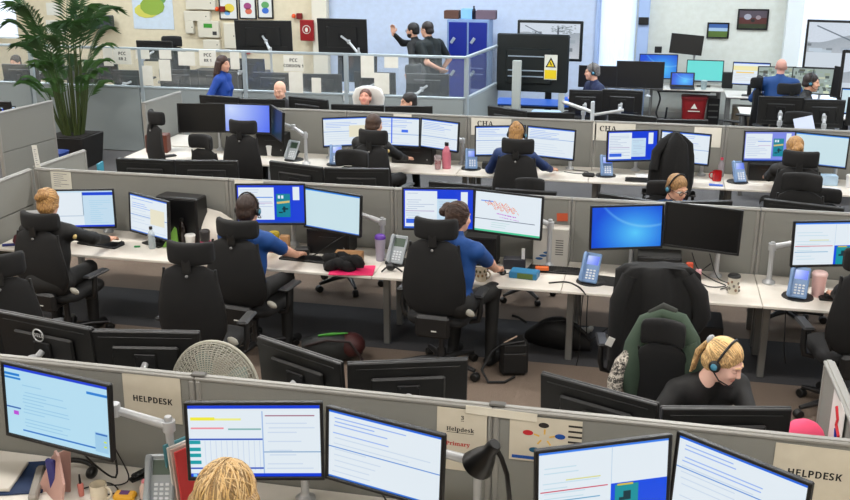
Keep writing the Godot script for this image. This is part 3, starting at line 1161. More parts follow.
	hf.cap(Vector3(-0.006, -0.0555, -0.0885), Vector3(0.006, -0.0555, -0.0885), 0.0065, 0.0065, 0.004, 1)
	if o.has("beard"):
		hf.ell(Vector3(0, -0.062, -0.036), Vector3(0.06, 0.052, 0.061), 0.01, 5)
	var hx := Transform3D(hb.scaled(Vector3.ONE * s), head * s)
	var hairc: Color = o.get("hair", Color(0.2, 0.13, 0.08))
	var shut: bool = o.get("shut", cell > 0.019)
	hf.emit(g, hx, [lin(skin), lin(Color(0.7, 0.38, 0.36).lerp(skin, 0.35)), lin(skin.darkened(0.08) if shut else Color(0.8, 0.78, 0.74)), lin(skin.darkened(0.3) if shut else Color(0.08, 0.06, 0.05)), lin(hairc.lerp(skin, 0.3)), lin(hairc)])
	var skinmat := mat("person_body", Color.WHITE, 0.72, 0.0, "vertex")
	part("body", g, skinmat, t)
	# hair
	var style: String = o.get("style", "short")
	if style != "bald":
		var H := Field.new(Vector3(-0.16, -0.42 if style == "long" else -0.3, -0.15), Vector3(0.16, 0.2, 0.24), maxf(0.0045, hc * 0.8))
		H.ell(Vector3(0, 0.045, 0.022), Vector3(0.083, 0.09, 0.101) * (1.0 if style != "crop" else 0.965), 0.01, 0)
		if style == "short" or style == "crop":
			H.ell(Vector3(0, -0.02, 0.06), Vector3(0.068, 0.06, 0.06), 0.02, 0)
		else:
			H.ell(Vector3(0, -0.02, 0.055), Vector3(0.075, 0.07, 0.07), 0.02, 0)
			for k in [-1, 1]:
				H.cap(Vector3(k * 0.064, 0.055, -0.02), Vector3(k * 0.074, -0.015, 0.02), 0.014, 0.014, 0.02, 0)
		if style == "bun":
			var bc: Vector3 = o.get("bun", Vector3(0, 0.06, 0.125))
			for q in 5:
				H.ell(bc + Vector3(sin(q * 2.4), cos(q * 1.7), sin(q * 1.1)) * 0.018, Vector3(0.042, 0.038, 0.036), 0.005, 0)
		elif style == "tail":
			H.ell(Vector3(0, 0.06, 0.115), Vector3(0.022, 0.024, 0.024), 0.008, 0)
			for q in 5:
				var a := (q - 2) * 0.009
				H.cap(Vector3(a * 0.5, 0.06, 0.13), Vector3(a, -0.03, 0.15), 0.011, 0.014, 0.005, 0)
				H.cap(Vector3(a, -0.03, 0.15), Vector3(a * 1.5, -0.16, 0.125), 0.013, 0.007, 0.005, 0)
		elif style == "long":
			for q in 11:
				var a := PI * (q - 5) / 5.0 * 0.62
				var p0 := Vector3(sin(a) * 0.078, 0.02, 0.03 + cos(a) * 0.075)
				var p1 := p0 + Vector3(sin(a) * 0.03, -0.16, 0.02)
				H.cap(p0, p1, 0.026, 0.024, 0.01, 0)
				H.cap(p1, p1 + Vector3(sin(q * 1.9) * 0.012, -0.15, -0.005), 0.024, 0.014, 0.01, 0)
		H.ell(Vector3(0, -0.055, -0.11), Vector3(0.085, 0.125, 0.09), 0.02, 0, true)
		if style == "short" or style == "crop":
			H.ell(Vector3(0, -0.15, 0.02), Vector3(0.14, 0.1, 0.16), 0.01, 0, true)
			for k in [-1, 1]:
				H.ell(Vector3(k * 0.09, -0.05, -0.01), Vector3(0.035, 0.06, 0.045), 0.01, 0, true)
		if style == "thin":
			H.ell(Vector3(0, 0.12, -0.02), Vector3(0.09, 0.07, 0.1), 0.01, 0, true)
		if hc < 0.0075:
			H.ridge(Vector3(0, 0.03, 0.02), 34.0, 0.0013, style == "bun" or style == "tail")
		var hg := G.new()
		H.emit(hg, hx, [Color.WHITE])
		hg.col.clear()
		part("hair", hg, mat("hair_%s" % hairc.to_html(), hairc, 0.55, 0.0, "hair"), t)
	if o.get("strands", false):
		var sr := RandomNumberGenerator.new()
		sr.seed = label.hash() % 9973
		var gs := [G.new(), G.new(), G.new()]
		var goal: Vector3 = (o.get("bun", Vector3(0, 0.06, 0.125)) - Vector3(0, 0.045, 0.022)).normalized()
		for q in 150:
			var d0: Vector3
			var d1: Vector3
			if style == "long":
				var sd: float = -1.0 if q % 2 == 0 else 1.0
				var el := sr.randf_range(0.15, PI * 0.62)
				d0 = Vector3(sd * 0.04, sin(el + 0.35), -cos(el + 0.35)).normalized()
				var az := sr.randf_range(0.25, 1.0) * PI * 0.98
				d1 = Vector3(sd * sin(az), -0.45, -cos(az)).normalized()
			else:
				var az := sr.randf_range(-PI, PI)
				var k := absf(az) / PI
				var el := lerpf(0.62, -0.55, smoothstep(0.1, 0.95, k)) + sr.randf_range(-0.1, 0.5)
				d0 = Vector3(sin(az) * cos(el), sin(el), -cos(az) * cos(el)).normalized()
				d1 = (goal + Vector3(sr.randf_range(-0.14, 0.14), sr.randf_range(-0.14, 0.14), 0)).normalized()
			if d0.dot(d1) < -0.9:
				continue
			var pts := []
			var off := sr.randf_range(0.999, 1.02)
			for i in 9:
				var d := d0.slerp(d1, i / 8.0)
				pts.append(hx * (Vector3(0, 0.045, 0.022) + d * Vector3(0.084, 0.091, 0.102) * off))
			var rad := sr.randf_range(0.0016, 0.0032) * s
			gs[q % 3].tube(pts, [rad * 0.4, rad, rad, rad, rad, rad, rad, rad, rad * 0.4], 5)
		for i in 3:
			var hc2: Color = [hairc.lightened(0.14), hairc, hairc.darkened(0.28)][i]
			part("hair_strands", gs[i], mat("strand_%s" % hc2.to_html(), hc2, 0.5), t).set_meta("kind", "stuff")
	if style == "tail":
		part("hair_tie", G.new().ball(hx * Vector3(0, 0.064, 0.128), Vector3(0.026, 0.03, 0.02) * s, 12, hb), mat("hair_tie", Color(0.62, 0.64, 0.66), 0.7), t)
	if o.get("headset", false):
		var pts := []
		for i in 13:
			var a := PI * i / 12.0
			pts.append(hx * Vector3(cos(a) * 0.095, 0.02 + sin(a) * 0.125, 0.015))
		part("headset_band", G.new().tube(pts, 0.008, 6), mat("headset_black", Color(0.035, 0.035, 0.04), 0.4), t)
		for k in [-1, 1]:
			var ear := G.new().lathe([Vector2(0.032, -0.012), Vector2(0.037, -0.006), Vector2(0.036, 0.008), Vector2(0.024, 0.012)], 16, hx * Vector3(k * 0.094, -0.002, 0.015), hb * Basis(Vector3.BACK, -k * PI / 2))
			var c := part("ear_cushion", ear, mat("headset_black", Color.BLACK), t)
			part("ear_disc", G.new().lathe([Vector2(0.022, 0), Vector2(0.02, 0.006), Vector2(0.006, 0.008)], 14, hx * Vector3(k * 0.104, -0.002, 0.015), hb * Basis(Vector3.BACK, -k * PI / 2)), mat("headset_blue", Color(0.25, 0.5, 0.6), 0.35), c)
		part("microphone_boom", G.new().tube([hx * Vector3(0.098, -0.03, 0.005), hx * Vector3(0.088, -0.06, -0.04), hx * Vector3(0.05, -0.075, -0.09), hx * Vector3(0.03, -0.072, -0.105)], [0.005, 0.004, 0.004, 0.008], 6), mat("headset_black", Color.BLACK), t)
	if o.get("glasses", false):
		var gl := G.new()
		for k in [-1, 1]:
			var ring := []
			for i in 13:
				var a := TAU * i / 12.0
				ring.append(hx * Vector3(k * 0.033 + cos(a) * 0.025, 0.007 + sin(a) * 0.017, -0.098 + absf(cos(a)) * 0.0))
			gl.tube(ring, 0.0032, 6, false)
			gl.tube([hx * Vector3(k * 0.057, 0.01, -0.098), hx * Vector3(k * 0.08, 0.008, -0.03), hx * Vector3(k * 0.082, 0.0, 0.02)], 0.003, 6)
		gl.tube([hx * Vector3(-0.009, 0.012, -0.1), hx * Vector3(0.009, 0.012, -0.1)], 0.003, 6)
		part("glasses", gl, mat("glasses_dark", Color(0.04, 0.03, 0.03), 0.3), t)
	if o.get("epaulettes", false):
		for k in [-1, 1]:
			part("epaulette", G.new().box((P + tb * Vector3(k * 0.14, 0.492, 0.0)) * s, Vector3(0.11, 0.012, 0.05) * s, 0.004, tb * Basis(Vector3.BACK, -k * 0.2)), mat("epaulette_%s" % top.to_html(), top.darkened(0.35), 0.7), t)
	if o.get("badge", false):
		part("shoulder_badge", G.new().ball((P + tb * Vector3(0.235 * wide, 0.39, 0.02)) * s, Vector3(0.02, 0.024, 0.022) * s, 8), mat("badge_gold", Color(0.75, 0.66, 0.42), 0.6), t)
	return t

# ---------------------------------------------------------------- the room
const ZA := -4.64
const ZB := -8.94
const ZC := -12.89
const BACK := -21.0

func ceiling_panel(label: String, x: float, z: float, e: float, c: Color) -> void:
	var t := thing("ceiling_light", label, "light", Vector3(x, CEIL, z), 0.0, "ceiling light panels")
	part("frame", G.new().box(Vector3(0, -0.02, 0), Vector3(1.9, 0.04, 0.66), 0.006), mat("light_frame", Color(0.85, 0.85, 0.85), 0.5), t)
	part("glowing_diffuser", G.new().box(Vector3(0, -0.043, 0), Vector3(1.8, 0.006, 0.56)), mat("light_diffuser", Color(1, 1, 1), 0.6, 1.2, "glow"), t)
	var l := AreaLight3D.new()
	l.name = "lamp"
	l.area_size = Vector2(1.8, 0.56)
	l.light_energy = e
	l.light_color = c
	l.area_range = 40.0
	l.shadow_enabled = true
	l.rotation.x = -PI / 2
	l.position.y = -0.06
	t.add_child(l)

const CEIL := 4.7

func setup() -> void:
	var cam := Camera3D.new()
	cam.name = "camera"
	add_child(cam)
	cam.fov = rad_to_deg(2.0 * atan(0.25))
	cam.near = 0.05
	cam.far = 120.0
	cam.position = Vector3(0, 3.69, 0)
	cam.rotation = Vector3(deg_to_rad(-17.8), deg_to_rad(12.68), 0)
	cam.current = true
	var we := WorldEnvironment.new()
	we.name = "environment"
	var e := Environment.new()
	e.background_mode = Environment.BG_SKY
	var sky := Sky.new()
	var sm := ProceduralSkyMaterial.new()
	sm.sky_top_color = Color(0.62, 0.78, 1.0)
	sm.sky_horizon_color = Color(0.9, 0.95, 1.0)
	sm.ground_bottom_color = Color(0.5, 0.52, 0.55)
	sm.ground_horizon_color = Color(0.85, 0.9, 0.95)
	sm.sky_energy_multiplier = 2.4
	sm.ground_energy_multiplier = 2.0
	sky.sky_material = sm
	e.sky = sky
	e.tonemap_mode = Environment.TONE_MAPPER_LINEAR
	e.tonemap_exposure = 1.0
	e.sdfgi_enabled = true
	e.ssao_enabled = true
	e.ssil_enabled = true
	we.environment = e
	add_child(we)
	var white := Color(1.0, 0.985, 0.965)
	var cool := Color(0.93, 0.97, 1.0)
	var row := 0
	for r in [[1.2, 8.0, white], [-2.4, 8.0, white], [-6.4, 10.5, white], [-10.4, 13.0, white], [-14.6, 14.0, cool], [-18.4, 14.0, cool]]:
		row += 1
		var column := 0
		for x in [-12.5, -8.2, -3.9, 0.4, 4.7]:
			column += 1
			ceiling_panel("ceiling light panel, row %d from the camera, number %d from the left" % [row, column], x, r[0], r[1], r[2])

func room() -> void:
	var x0 := -17.0
	var x1 := 8.0
	var z1 := 3.0
	var cream := mat("wall_cream", Color(0.86, 0.81, 0.7), 0.9, 0.0, "mottle")
	var white := mat("wall_white", Color(0.82, 0.84, 0.86), 0.9, 0.0, "mottle")
	var fl := Node3D.new()
	fl.name = "floor"
	fl.set_meta("kind", "structure")
	add_child(fl)
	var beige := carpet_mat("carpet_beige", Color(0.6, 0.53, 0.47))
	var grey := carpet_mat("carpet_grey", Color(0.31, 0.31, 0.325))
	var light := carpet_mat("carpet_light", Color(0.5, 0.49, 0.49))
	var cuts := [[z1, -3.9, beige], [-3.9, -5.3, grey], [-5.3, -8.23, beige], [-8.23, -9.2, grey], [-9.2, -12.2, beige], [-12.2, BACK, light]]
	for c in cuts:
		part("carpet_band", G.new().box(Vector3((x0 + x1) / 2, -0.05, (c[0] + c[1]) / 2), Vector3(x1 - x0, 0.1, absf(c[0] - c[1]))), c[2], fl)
	structure("ceiling", G.new().box(Vector3((x0 + x1) / 2, CEIL + 0.1, (z1 + BACK) / 2), Vector3(x1 - x0 + 0.4, 0.2, z1 - BACK + 0.4)), mat("ceiling_white", Color(0.85, 0.85, 0.84), 0.9))
	structure("wall_left", G.new().box(Vector3(x0 - 0.1, CEIL / 2, (z1 + BACK) / 2), Vector3(0.2, CEIL, z1 - BACK + 0.4)), cream)
	structure("wall_right", G.new().box(Vector3(x1 + 0.1, CEIL / 2, (z1 + BACK) / 2), Vector3(0.2, CEIL, z1 - BACK + 0.4)), white)
	structure("wall_front", G.new().box(Vector3((x0 + x1) / 2, CEIL / 2, z1 + 0.1), Vector3(x1 - x0, CEIL, 0.2)), cream)
	# back wall around its windows: cream on the left, white to the right of the pilaster
	var bl := G.new()
	var zc := BACK - 0.1
	wall_piece(bl, x0, -16.4, 0, CEIL, zc)
	wall_piece(bl, -16.4, -14.4, 0, 1.25, zc)
	wall_piece(bl, -16.4, -14.4, 3.2, CEIL, zc)
	wall_piece(bl, -14.4, -7.1, 0, CEIL, zc)
	structure("wall_back", bl, cream)
	var br := G.new()
	wall_piece(br, -7.1, -1.08, 0, CEIL, zc)
	wall_piece(br, -1.08, -0.37, 0, 0.95, zc)
	wall_piece(br, -1.08, -0.37, 3.4, CEIL, zc)
	structure("wall_back", br, mat("wall_blue_white", Color(0.76, 0.81, 0.9), 0.9, 0.0, "mottle"))
	var bw := G.new()
	wall_piece(bw, -0.37, 2.75, 0, CEIL, zc)
	wall_piece(bw, 2.75, 7.2, 0, 0.9, zc)
	wall_piece(bw, 2.75, 7.2, 3.6, CEIL, zc)
	wall_piece(bw, 7.2, x1, 0, CEIL, zc)
	structure("wall_back", bw, mat("wall_warm_white", Color(0.83, 0.84, 0.81), 0.9, 0.0, "mottle"))
	structure("trim_1", G.new().box(Vector3(-7.0, CEIL / 2, BACK + 0.09), Vector3(0.34, CEIL, 0.18), 0.01), mat("pilaster_cream", Color(0.86, 0.83, 0.76), 0.8))
	structure("trim_2", G.new().box(Vector3(2.62, CEIL / 2, BACK + 0.12), Vector3(0.3, CEIL, 0.24), 0.01), mat("pilaster_white", Color(0.86, 0.88, 0.88), 0.8))
	structure("trim_3", G.new().box(Vector3(-0.22, CEIL / 2, BACK + 0.1), Vector3(0.22, CEIL, 0.2), 0.01), mat("pilaster_blue", Color(0.62, 0.7, 0.84), 0.7))
	structure("trim_4", G.new().box(Vector3(-1.14, 2.2, BACK + 0.03), Vector3(0.07, 2.6, 0.06), 0.01), mat("pilaster_blue", Color(0.62, 0.7, 0.84), 0.7))
	structure("baseboard_back", G.new().box(Vector3((x0 + x1) / 2, 0.06, BACK + 0.01), Vector3(x1 - x0, 0.12, 0.02), 0.004), mat("baseboard", Color(0.7, 0.7, 0.68), 0.6))
	var wn := 1
	for w in [[-16.4, -14.4, 1.25, 3.2, 3], [-1.08, -0.37, 0.95, 3.4, 1], [2.75, 7.2, 0.9, 3.6, 4]]:
		var n := Node3D.new()
		n.name = "window_%d" % wn
		n.set_meta("kind", "structure")
		add_child(n)
		n.position = Vector3((w[0] + w[1]) / 2, w[2], BACK - 0.08)
		var ww: float = w[1] - w[0]
		var wh: float = w[3] - w[2]
		var fr := G.new()
		fr.box(Vector3(0, 0.025, 0), Vector3(ww, 0.05, 0.08), 0.006)
		fr.box(Vector3(0, wh - 0.025, 0), Vector3(ww, 0.05, 0.08), 0.006)
		for i in int(w[4]) + 1:
			fr.box(Vector3(-ww / 2 + ww * i / w[4] + (0.025 if i == 0 else (-0.025 if i == int(w[4]) else 0.0)), wh / 2, 0), Vector3(0.05, wh, 0.08), 0.006)
		part("window_frame", fr, mat("window_frame", Color(0.88, 0.9, 0.92), 0.4), n)
		for i in int(w[4]):
			part("pane", G.new().box(Vector3(-ww / 2 + ww * (i + 0.5) / w[4], wh / 2, -0.02), Vector3(ww / w[4] - 0.05, wh - 0.1, 0.006)), mat("window_glass", Color(0.9, 0.95, 1.0, 0.08), 0.02, 0.0, "glass"), n)
		wn += 1
	# vertical blind in the narrow window
	var bt := thing("vertical_blind", "white vertical blind in the narrow bright window", "blind", Vector3(-0.725, 0.98, BACK + 0.03))
	var slat := mat("blind_slat", Color(0.92, 0.94, 0.96), 0.8)
	slat.backlight_enabled = true
	slat.backlight = Color(0.95, 0.95, 0.95)
	part("head_rail", G.new().box(Vector3(0, 2.44, 0), Vector3(0.7, 0.05, 0.05), 0.006), mat("window_frame", Color.WHITE), bt)
	for i in 7:
		part("slat", G.new().box(Vector3(-0.3 + i * 0.1, 1.21, 0), Vector3(0.094, 2.4, 0.003), 0.0, Basis(Vector3.UP, 0.25)), slat, bt)

func carpet_mat(key: String, c: Color) -> StandardMaterial3D:
	var m := mat(key, c, 0.97)
	m.uv1_triplanar = true
	m.uv1_world_triplanar = true
	m.uv1_scale = Vector3(1.6, 1.6, 1.6)
	m.albedo_texture = noise_tex("carpet_c", 0.11, false, Color(0.66, 0.65, 0.64), Color(1, 1, 1), 512)
	m.normal_enabled = true
	m.normal_texture = noise_tex("carpet_n", 0.2, true, Color.BLACK, Color.WHITE, 512, 8.0)
	return m

func wall_piece(g: G, xa: float, xb: float, ya: float, yb: float, zc: float) -> void:
	g.box(Vector3((xa + xb) / 2, (ya + yb) / 2, zc), Vector3(xb - xa, yb - ya, 0.2))

# ---------------------------------------------------------------- rows of desks
func rows() -> void:
	var A := [-5.66, -4.0, -2.34, -0.68, 1.22, 2.88]
	var an := ["long grey desk partition with a HELPDESK notice beside the fan", "", "", "", ""]
	an = ["grey nearest-row partition at the left edge of the picture", "grey nearest-row partition carrying the left HELPDESK notice", "grey nearest-row partition behind the blonde ponytail", "grey nearest-row partition carrying the round diagram poster", "grey nearest-row partition at the right edge of the picture"]
	for i in range(1, 5):
		partition(an[i], Vector3(A[i], 0, ZA), Vector3(A[i + 1], 0, ZA), 0.62, 1.345, i > 1)
		desk("cream desk of the nearest row, %s" % ["", "left one with the pink case", "under the table-of-figures screen", "behind the black desk lamp", "at the right edge"][i], A[i], A[i + 1], ZA + 0.035, ZA + 0.86, 1 if i < 4 else 2)
		desk("cream desk on the far side of the nearest partition, %s" % ["", "beside the white fan", "left of the red bag", "in front of the headset woman", "right of the small divider"][i], A[i], A[i + 1], ZA - 0.035, ZA - 0.82, 1 if i < 4 else 2)
	partition("short grey divider with a red and blue poster, right of the headset woman", Vector3(1.12, 0, -4.7), Vector3(1.1, 0, -5.62))
	var B := [-6.12, -3.99, -2.31, -0.63, 1.02, 2.68]
	var bn := ["with a small printed sheet, behind the blonde officer", "behind the blue-topped woman's poster screen", "with an orange note, behind the colourful chart screen", "behind the plain blue desktop screen", "behind the tall pink tumbler"]
	for i in 5:
		partition("grey second-row partition %s" % bn[i], Vector3(B[i], 0, ZB), Vector3(B[i + 1], 0, ZB))
		desk("white second-row desk %s" % ["with the blonde officer", "with the pink folder", "with the floral cup", "with the white paper cup", "with the pink tumbler"][i], B[i], B[i + 1], ZB + 0.035, ZB + 0.85, 1 if i < 4 else 2)
		desk("white desk backing the second row, %s" % ["left end", "opposite the pink folder", "opposite the floral cup", "of the woman in glasses", "right end"][i], B[i], B[i + 1], ZB - 0.035, ZB - 0.8, 1 if i < 4 else 2)
	partition("grey end divider left of the blonde officer", Vector3(-6.165, 0, -8.9), Vector3(-6.16, 0, -7.4), 0.5)
	partition("pale grey divider running back from the second row's left corner", Vector3(-6.17, 0, -9.0), Vector3(-6.11, 0, -9.85))
	partition("tall grey divider beside the potted palm", Vector3(-8.52, 0, -11.7), Vector3(-8.38, 0, -12.8), 0.1)
	desk("desk left of the potted palm", -10.6, -8.6, -12.6, -11.8, 2)
	var C := [-6.3, -5.64, -3.98, -2.32, -0.67, 0.95, 2.6, 4.2]
	for i in 7:
		partition("grey third-row partition %s" % ["at its left end", "behind the lavender screen", "behind the man with three screens", "with the left CHA notice", "with the right CHA notice", "behind the red mug", "at the right edge"][i], Vector3(C[i], 0, ZC), Vector3(C[i + 1], 0, ZC))
		if i > 0:
			desk("white third-row desk %s" % ["", "with the white tin", "with the pink water bottle", "of the woman in blue", "under the black coat", "with the red mug", "at the right edge"][i], C[i] if i > 1 else -6.9, C[i + 1], ZC + 0.035, ZC + 0.82, 1 if i < 6 else 2)
			desk("white desk backing the third row, %s" % ["", "of the bald man", "of the man with the white headrest", "near the steel post", "behind the right CHA notice", "left of the papers", "at the right edge"][i], C[i] if i > 1 else -6.9, C[i + 1], ZC - 0.035, ZC - 0.8, 1 if i < 6 else 2)
	partition("pale grey divider behind the empty left chair of the third row", Vector3(-7.0, 0, -12.9), Vector3(-6.96, 0, -14.0))

func monitors() -> void:
	var f := "lit monitors of the nearest row"
	monitor("big monitor with a pale blue form, left of the HELPDESK notice", -2.89, 1.525, -4.15, -11, "call", {w = 0.72, h = 0.425, side = 0.45, foot = -0.32})
	monitor("monitor sliver at the left edge of the picture", -3.6, 1.46, -4.0, 12, "win", {side = -0.1, seed = 2})
	monitor("monitor with a table of figures, behind the blonde ponytail", -1.8, 1.475, -4.15, 13, "table", {w = 0.685, h = 0.42, side = 0.2})
	monitor("monitor with pale blue text, right of the table of figures", -1.14, 1.455, -4.15, -15, "doc", {side = 0.33, foot = -0.38, seed = 3})
	monitor("monitor with lines and a teal poster, right of the lamp", -0.09, 1.46, -4.15, 26, "mixed", {w = 0.67})
	monitor("monitor with a plain white page, lower right corner", 0.5, 1.465, -4.15, -33, "doc", {seed = 6})
	monitor("monitor with office window, in front of the blonde officer", -5.37, 1.27, -8.5, 16, "office2", {})
	monitor("tilted monitor with a white page, next to the black computer tower", -4.65, 1.24, -8.5, -25, "doc", {seed = 8, w = 0.6, stand = true, h = 0.4})
	monitor("monitor with a teal poster on blue, before the brown-haired woman", -3.39, 1.435, -8.5, 13, "desk", {})
	monitor("monitor with an empty pale page, right of the teal poster screen", -2.79, 1.4, -8.5, -19, "plain", {side = 0.35})
	monitor("monitor with documents on blue, before the woman with tied hair", -1.79, 1.485, -8.5, 9, "desk2", {})
	monitor("monitor with a colourful red and purple chart", -1.16, 1.475, -8.5, -13, "colour", {side = 0.3})
	monitor("monitor with a plain glowing blue desktop", -0.12, 1.425, -8.5, 19, "win", {})
	monitor("switched-off dark monitor beside the blue desktop", 0.51, 1.455, -8.5, -14, "off", {side = 0.1})
	monitor("monitor with a pale chart behind the pink tumbler", 1.55, 1.39, -8.5, 16, "mixed", {seed = 4, side = -0.36})
	monitor("switched-off monitor left of the lavender screen", -5.9, 1.45, -12.45, 12, "off", {})
	monitor("monitor with a lavender gradient in the third row", -5.24, 1.47, -12.45, 2, "lav", {})
	monitor("dark teal monitor turned away, right of the lavender screen", -4.77, 1.45, -12.3, -55, "tilt", {side = 0.3})
	monitor("leftmost of the three bright screens round the officer in black", -3.85, 1.35, -12.45, 25, "doc", {seed = 2, side = -0.2})
	monitor("middle of the three bright screens round the officer in black", -3.19, 1.38, -12.45, -2, "doc", {seed = 4})
	monitor("rightmost of the three bright screens round the officer in black", -2.61, 1.36, -12.45, -23, "doc", {seed = 9, w = 0.6})
	monitor("left bright screen of the blonde woman in blue", -1.82, 1.32, -12.45, 17, "doc", {seed = 12})
	monitor("right bright screen of the blonde woman in blue", -1.18, 1.32, -12.45, -16, "doc", {seed = 15})
	monitor("monitor with a window on blue, left of the black coat", -0.17, 1.33, -12.45, 19, "desk2", {seed = 3})
	monitor("bright monitor half hidden by the black coat", 0.46, 1.335, -12.45, -16, "doc", {seed = 18, w = 0.62})
	monitor("monitor with a violet desktop and teal poster, third row right", 1.44, 1.39, -12.45, 11, "office", {w = 0.62, h = 0.385})
	monitor("monitor with a blank white page, third row right end", 2.02, 1.38, -12.45, -18, "plain", {seed = 2, w = 0.64})
	# seen from behind
	var g := "monitors seen from behind"
	var back := [
		["black monitor back with a round badge, left of the fan", -3.49, 1.44, -5.02, -11, {w = 0.74, badge = "DELL", badge_x = 0.02}], ["black monitor back right of the badged one, touching the fan", -2.83, 1.425, -5.02, 10, {}],
		["angled black monitor back just right of the fan", -1.86, 1.4, -5.02, -24, {}], ["black monitor back below the woman with tied hair", -1.23, 1.39, -5.02, 18, {w = 0.68}],
		["angled black monitor back left of the headset woman", -0.16, 1.335, -5.02, -22, {w = 0.69}], ["black monitor back directly in front of the headset woman", 0.5, 1.29, -5.02, 12, {w = 0.69}],
		["leftmost monitor back above the second-row partition", -5.11, 1.4, -9.38, 3, {}], ["second monitor back above the second-row partition", -4.42, 1.42, -9.38, 10, {}],
		["angled monitor back below the empty third-row chair", -3.44, 1.43, -9.38, -16, {}], ["monitor back in front of the officer in black's chair", -2.81, 1.42, -9.38, 9, {}],
		["low monitor back under the third-row desk, left of the seated woman's chair", -1.75, 1.32, -9.38, -8, {}], ["low monitor back below the blonde woman's chair", -1.11, 1.29, -9.38, -1, {w = 0.6}],
		["angled monitor back left of the woman in glasses", -0.11, 1.275, -9.38, -21, {}], ["bluish monitor back in front of the woman in glasses", 0.5, 1.275, -9.38, 16, {}],
		["brown-grey monitor back at the second row's right end", 1.44, 1.31, -9.38, -16, {w = 0.7}],
		["teal monitor back left of the bald man", -6.0, 1.42, -13.3, -8, {}], ["second teal monitor back touching the bald man", -5.35, 1.4, -13.3, 6, {}],
		["dark monitor back right of the bald man", -4.66, 1.44, -13.3, -20, {w = 0.7}], ["dark monitor back in front of the white headrest", -3.95, 1.37, -13.3, 4, {w = 0.75}],
		["blue monitor back in front of the dark-haired man", -3.22, 1.38, -13.3, 12, {}],
		["angled monitor back beside the steel post", -1.85, 1.4, -13.3, -30, {}], ["low monitor back right of the steel post", -1.28, 1.365, -13.3, 6, {}],
		["angled monitor back with a badge, right of the white arm pole", -0.2, 1.375, -13.3, -18, {}], ["monitor back below the red bin", 0.43, 1.34, -13.3, 6, {}],
		["black monitor back below the bald man in blue", 1.78, 1.48, -14.6, 2, {w = 0.6}], ["dark monitor back right of the papers", 2.35, 1.46, -14.6, 4, {w = 0.55}],
		["left black monitor back before the grey-haired man", -0.94, 1.39, -15.2, 3, {w = 0.5}], ["right black monitor back before the grey-haired man", -0.4, 1.41, -15.2, -4, {w = 0.6}],
	]
	for b in back:
		var o: Dictionary = b[5]
		o["foot"] = -0.22
		o["side"] = 0.02
		monitor(b[0], b[1], b[2], b[3], b[4] + 180.0, "off" if b[3] < -9.0 else "doc", o.merged({seed = 5, group = g}))

# ---------------------------------------------------------------- chairs and the people on them
func chair_at(label: String, hx: float, hz: float, turn: float, s := 1.0, broad := 1.0) -> Node3D:
	# hx, hz: where the headrest is
	var off := Basis(Vector3.UP, deg_to_rad(turn)) * Vector3(0, 0, 0.265 * s)
	var c := chair(label, hx - off.x, hz - off.z, turn)
	c.scale = Vector3(s * broad, s, s * broad)
	return c

func chairs() -> void:
	chair_at("black office chair under the woman with tied hair, second row", -1.64, -7.6, -4.0)
	chair_at("black office chair of the blonde officer, far left", -5.25, -7.6, -8.0, 0.89, 1.2)
	chair_at("black office chair of the brown-haired woman in blue", -3.37, -7.6, -8.0, 0.925, 1.15)
	chair_at("empty black chair standing in the aisle left of the brown-haired woman", -3.31, -6.57, 4.0)
	chair_at("black chair cut by the left edge of the picture", -4.52, -6.0, 30.0)
	chair_at("black chair under the black coat, second row", 0.12, -6.94, 8.0, 0.94)
	chair_at("black chair under the green jacket, behind the headset woman", 0.2, -6.1, 170.0, 0.93, 0.8)
	chair_at("black chair at the right edge with an arm resting", 1.68, -7.5, 10.0)
	chair_at("empty third-row chair in front of the lavender screen", -4.89, -11.37, -6.0)
	chair_at("low empty chair left of the lavender screen", -5.1, -10.8, 160.0, 0.95)
	chair_at("leftmost teal-lit chair of the third row", -6.27, -11.76, -40.0)
	chair_at("empty chair with a roll headrest before the officer in black", -3.03, -10.05, 175.0)
	chair_at("chair of the officer in black, third row", -3.16, -11.12, -12.0)
	chair_at("chair of the blonde woman in blue, third row", -1.42, -10.98, -4.0)
	chair_at("chair of the fair-haired officer, third row right", 1.6, -10.99, -10.0)
	chair_at("empty chair in front of the fair-haired officer", 1.49, -9.98, 172.0)
	chair_at("chair of the woman in glasses", 0.2, -10.15, 172.0, 0.87)
	chair_at("chair hidden by the black coat in the third row", 0.3, -11.9, 0.0, 0.84)
	chair_at("chair pushed under the desk below the colourful chart", -1.15, -10.1, 180.0, 0.85)
	chair_at("chair pushed under the desk at the second row's right end", 1.75, -10.3, 190.0, 0.85)
	chair_at("tall black chair left of the bald man in blue", 1.7, -16.8, 70.0)
	chair_at("black chair with papers on it, before the far right desks", 1.95, -14.0, 175.0, 0.95)
	chair_at("black chair behind the man in blue at the far right", 2.1, -16.1, 20.0)

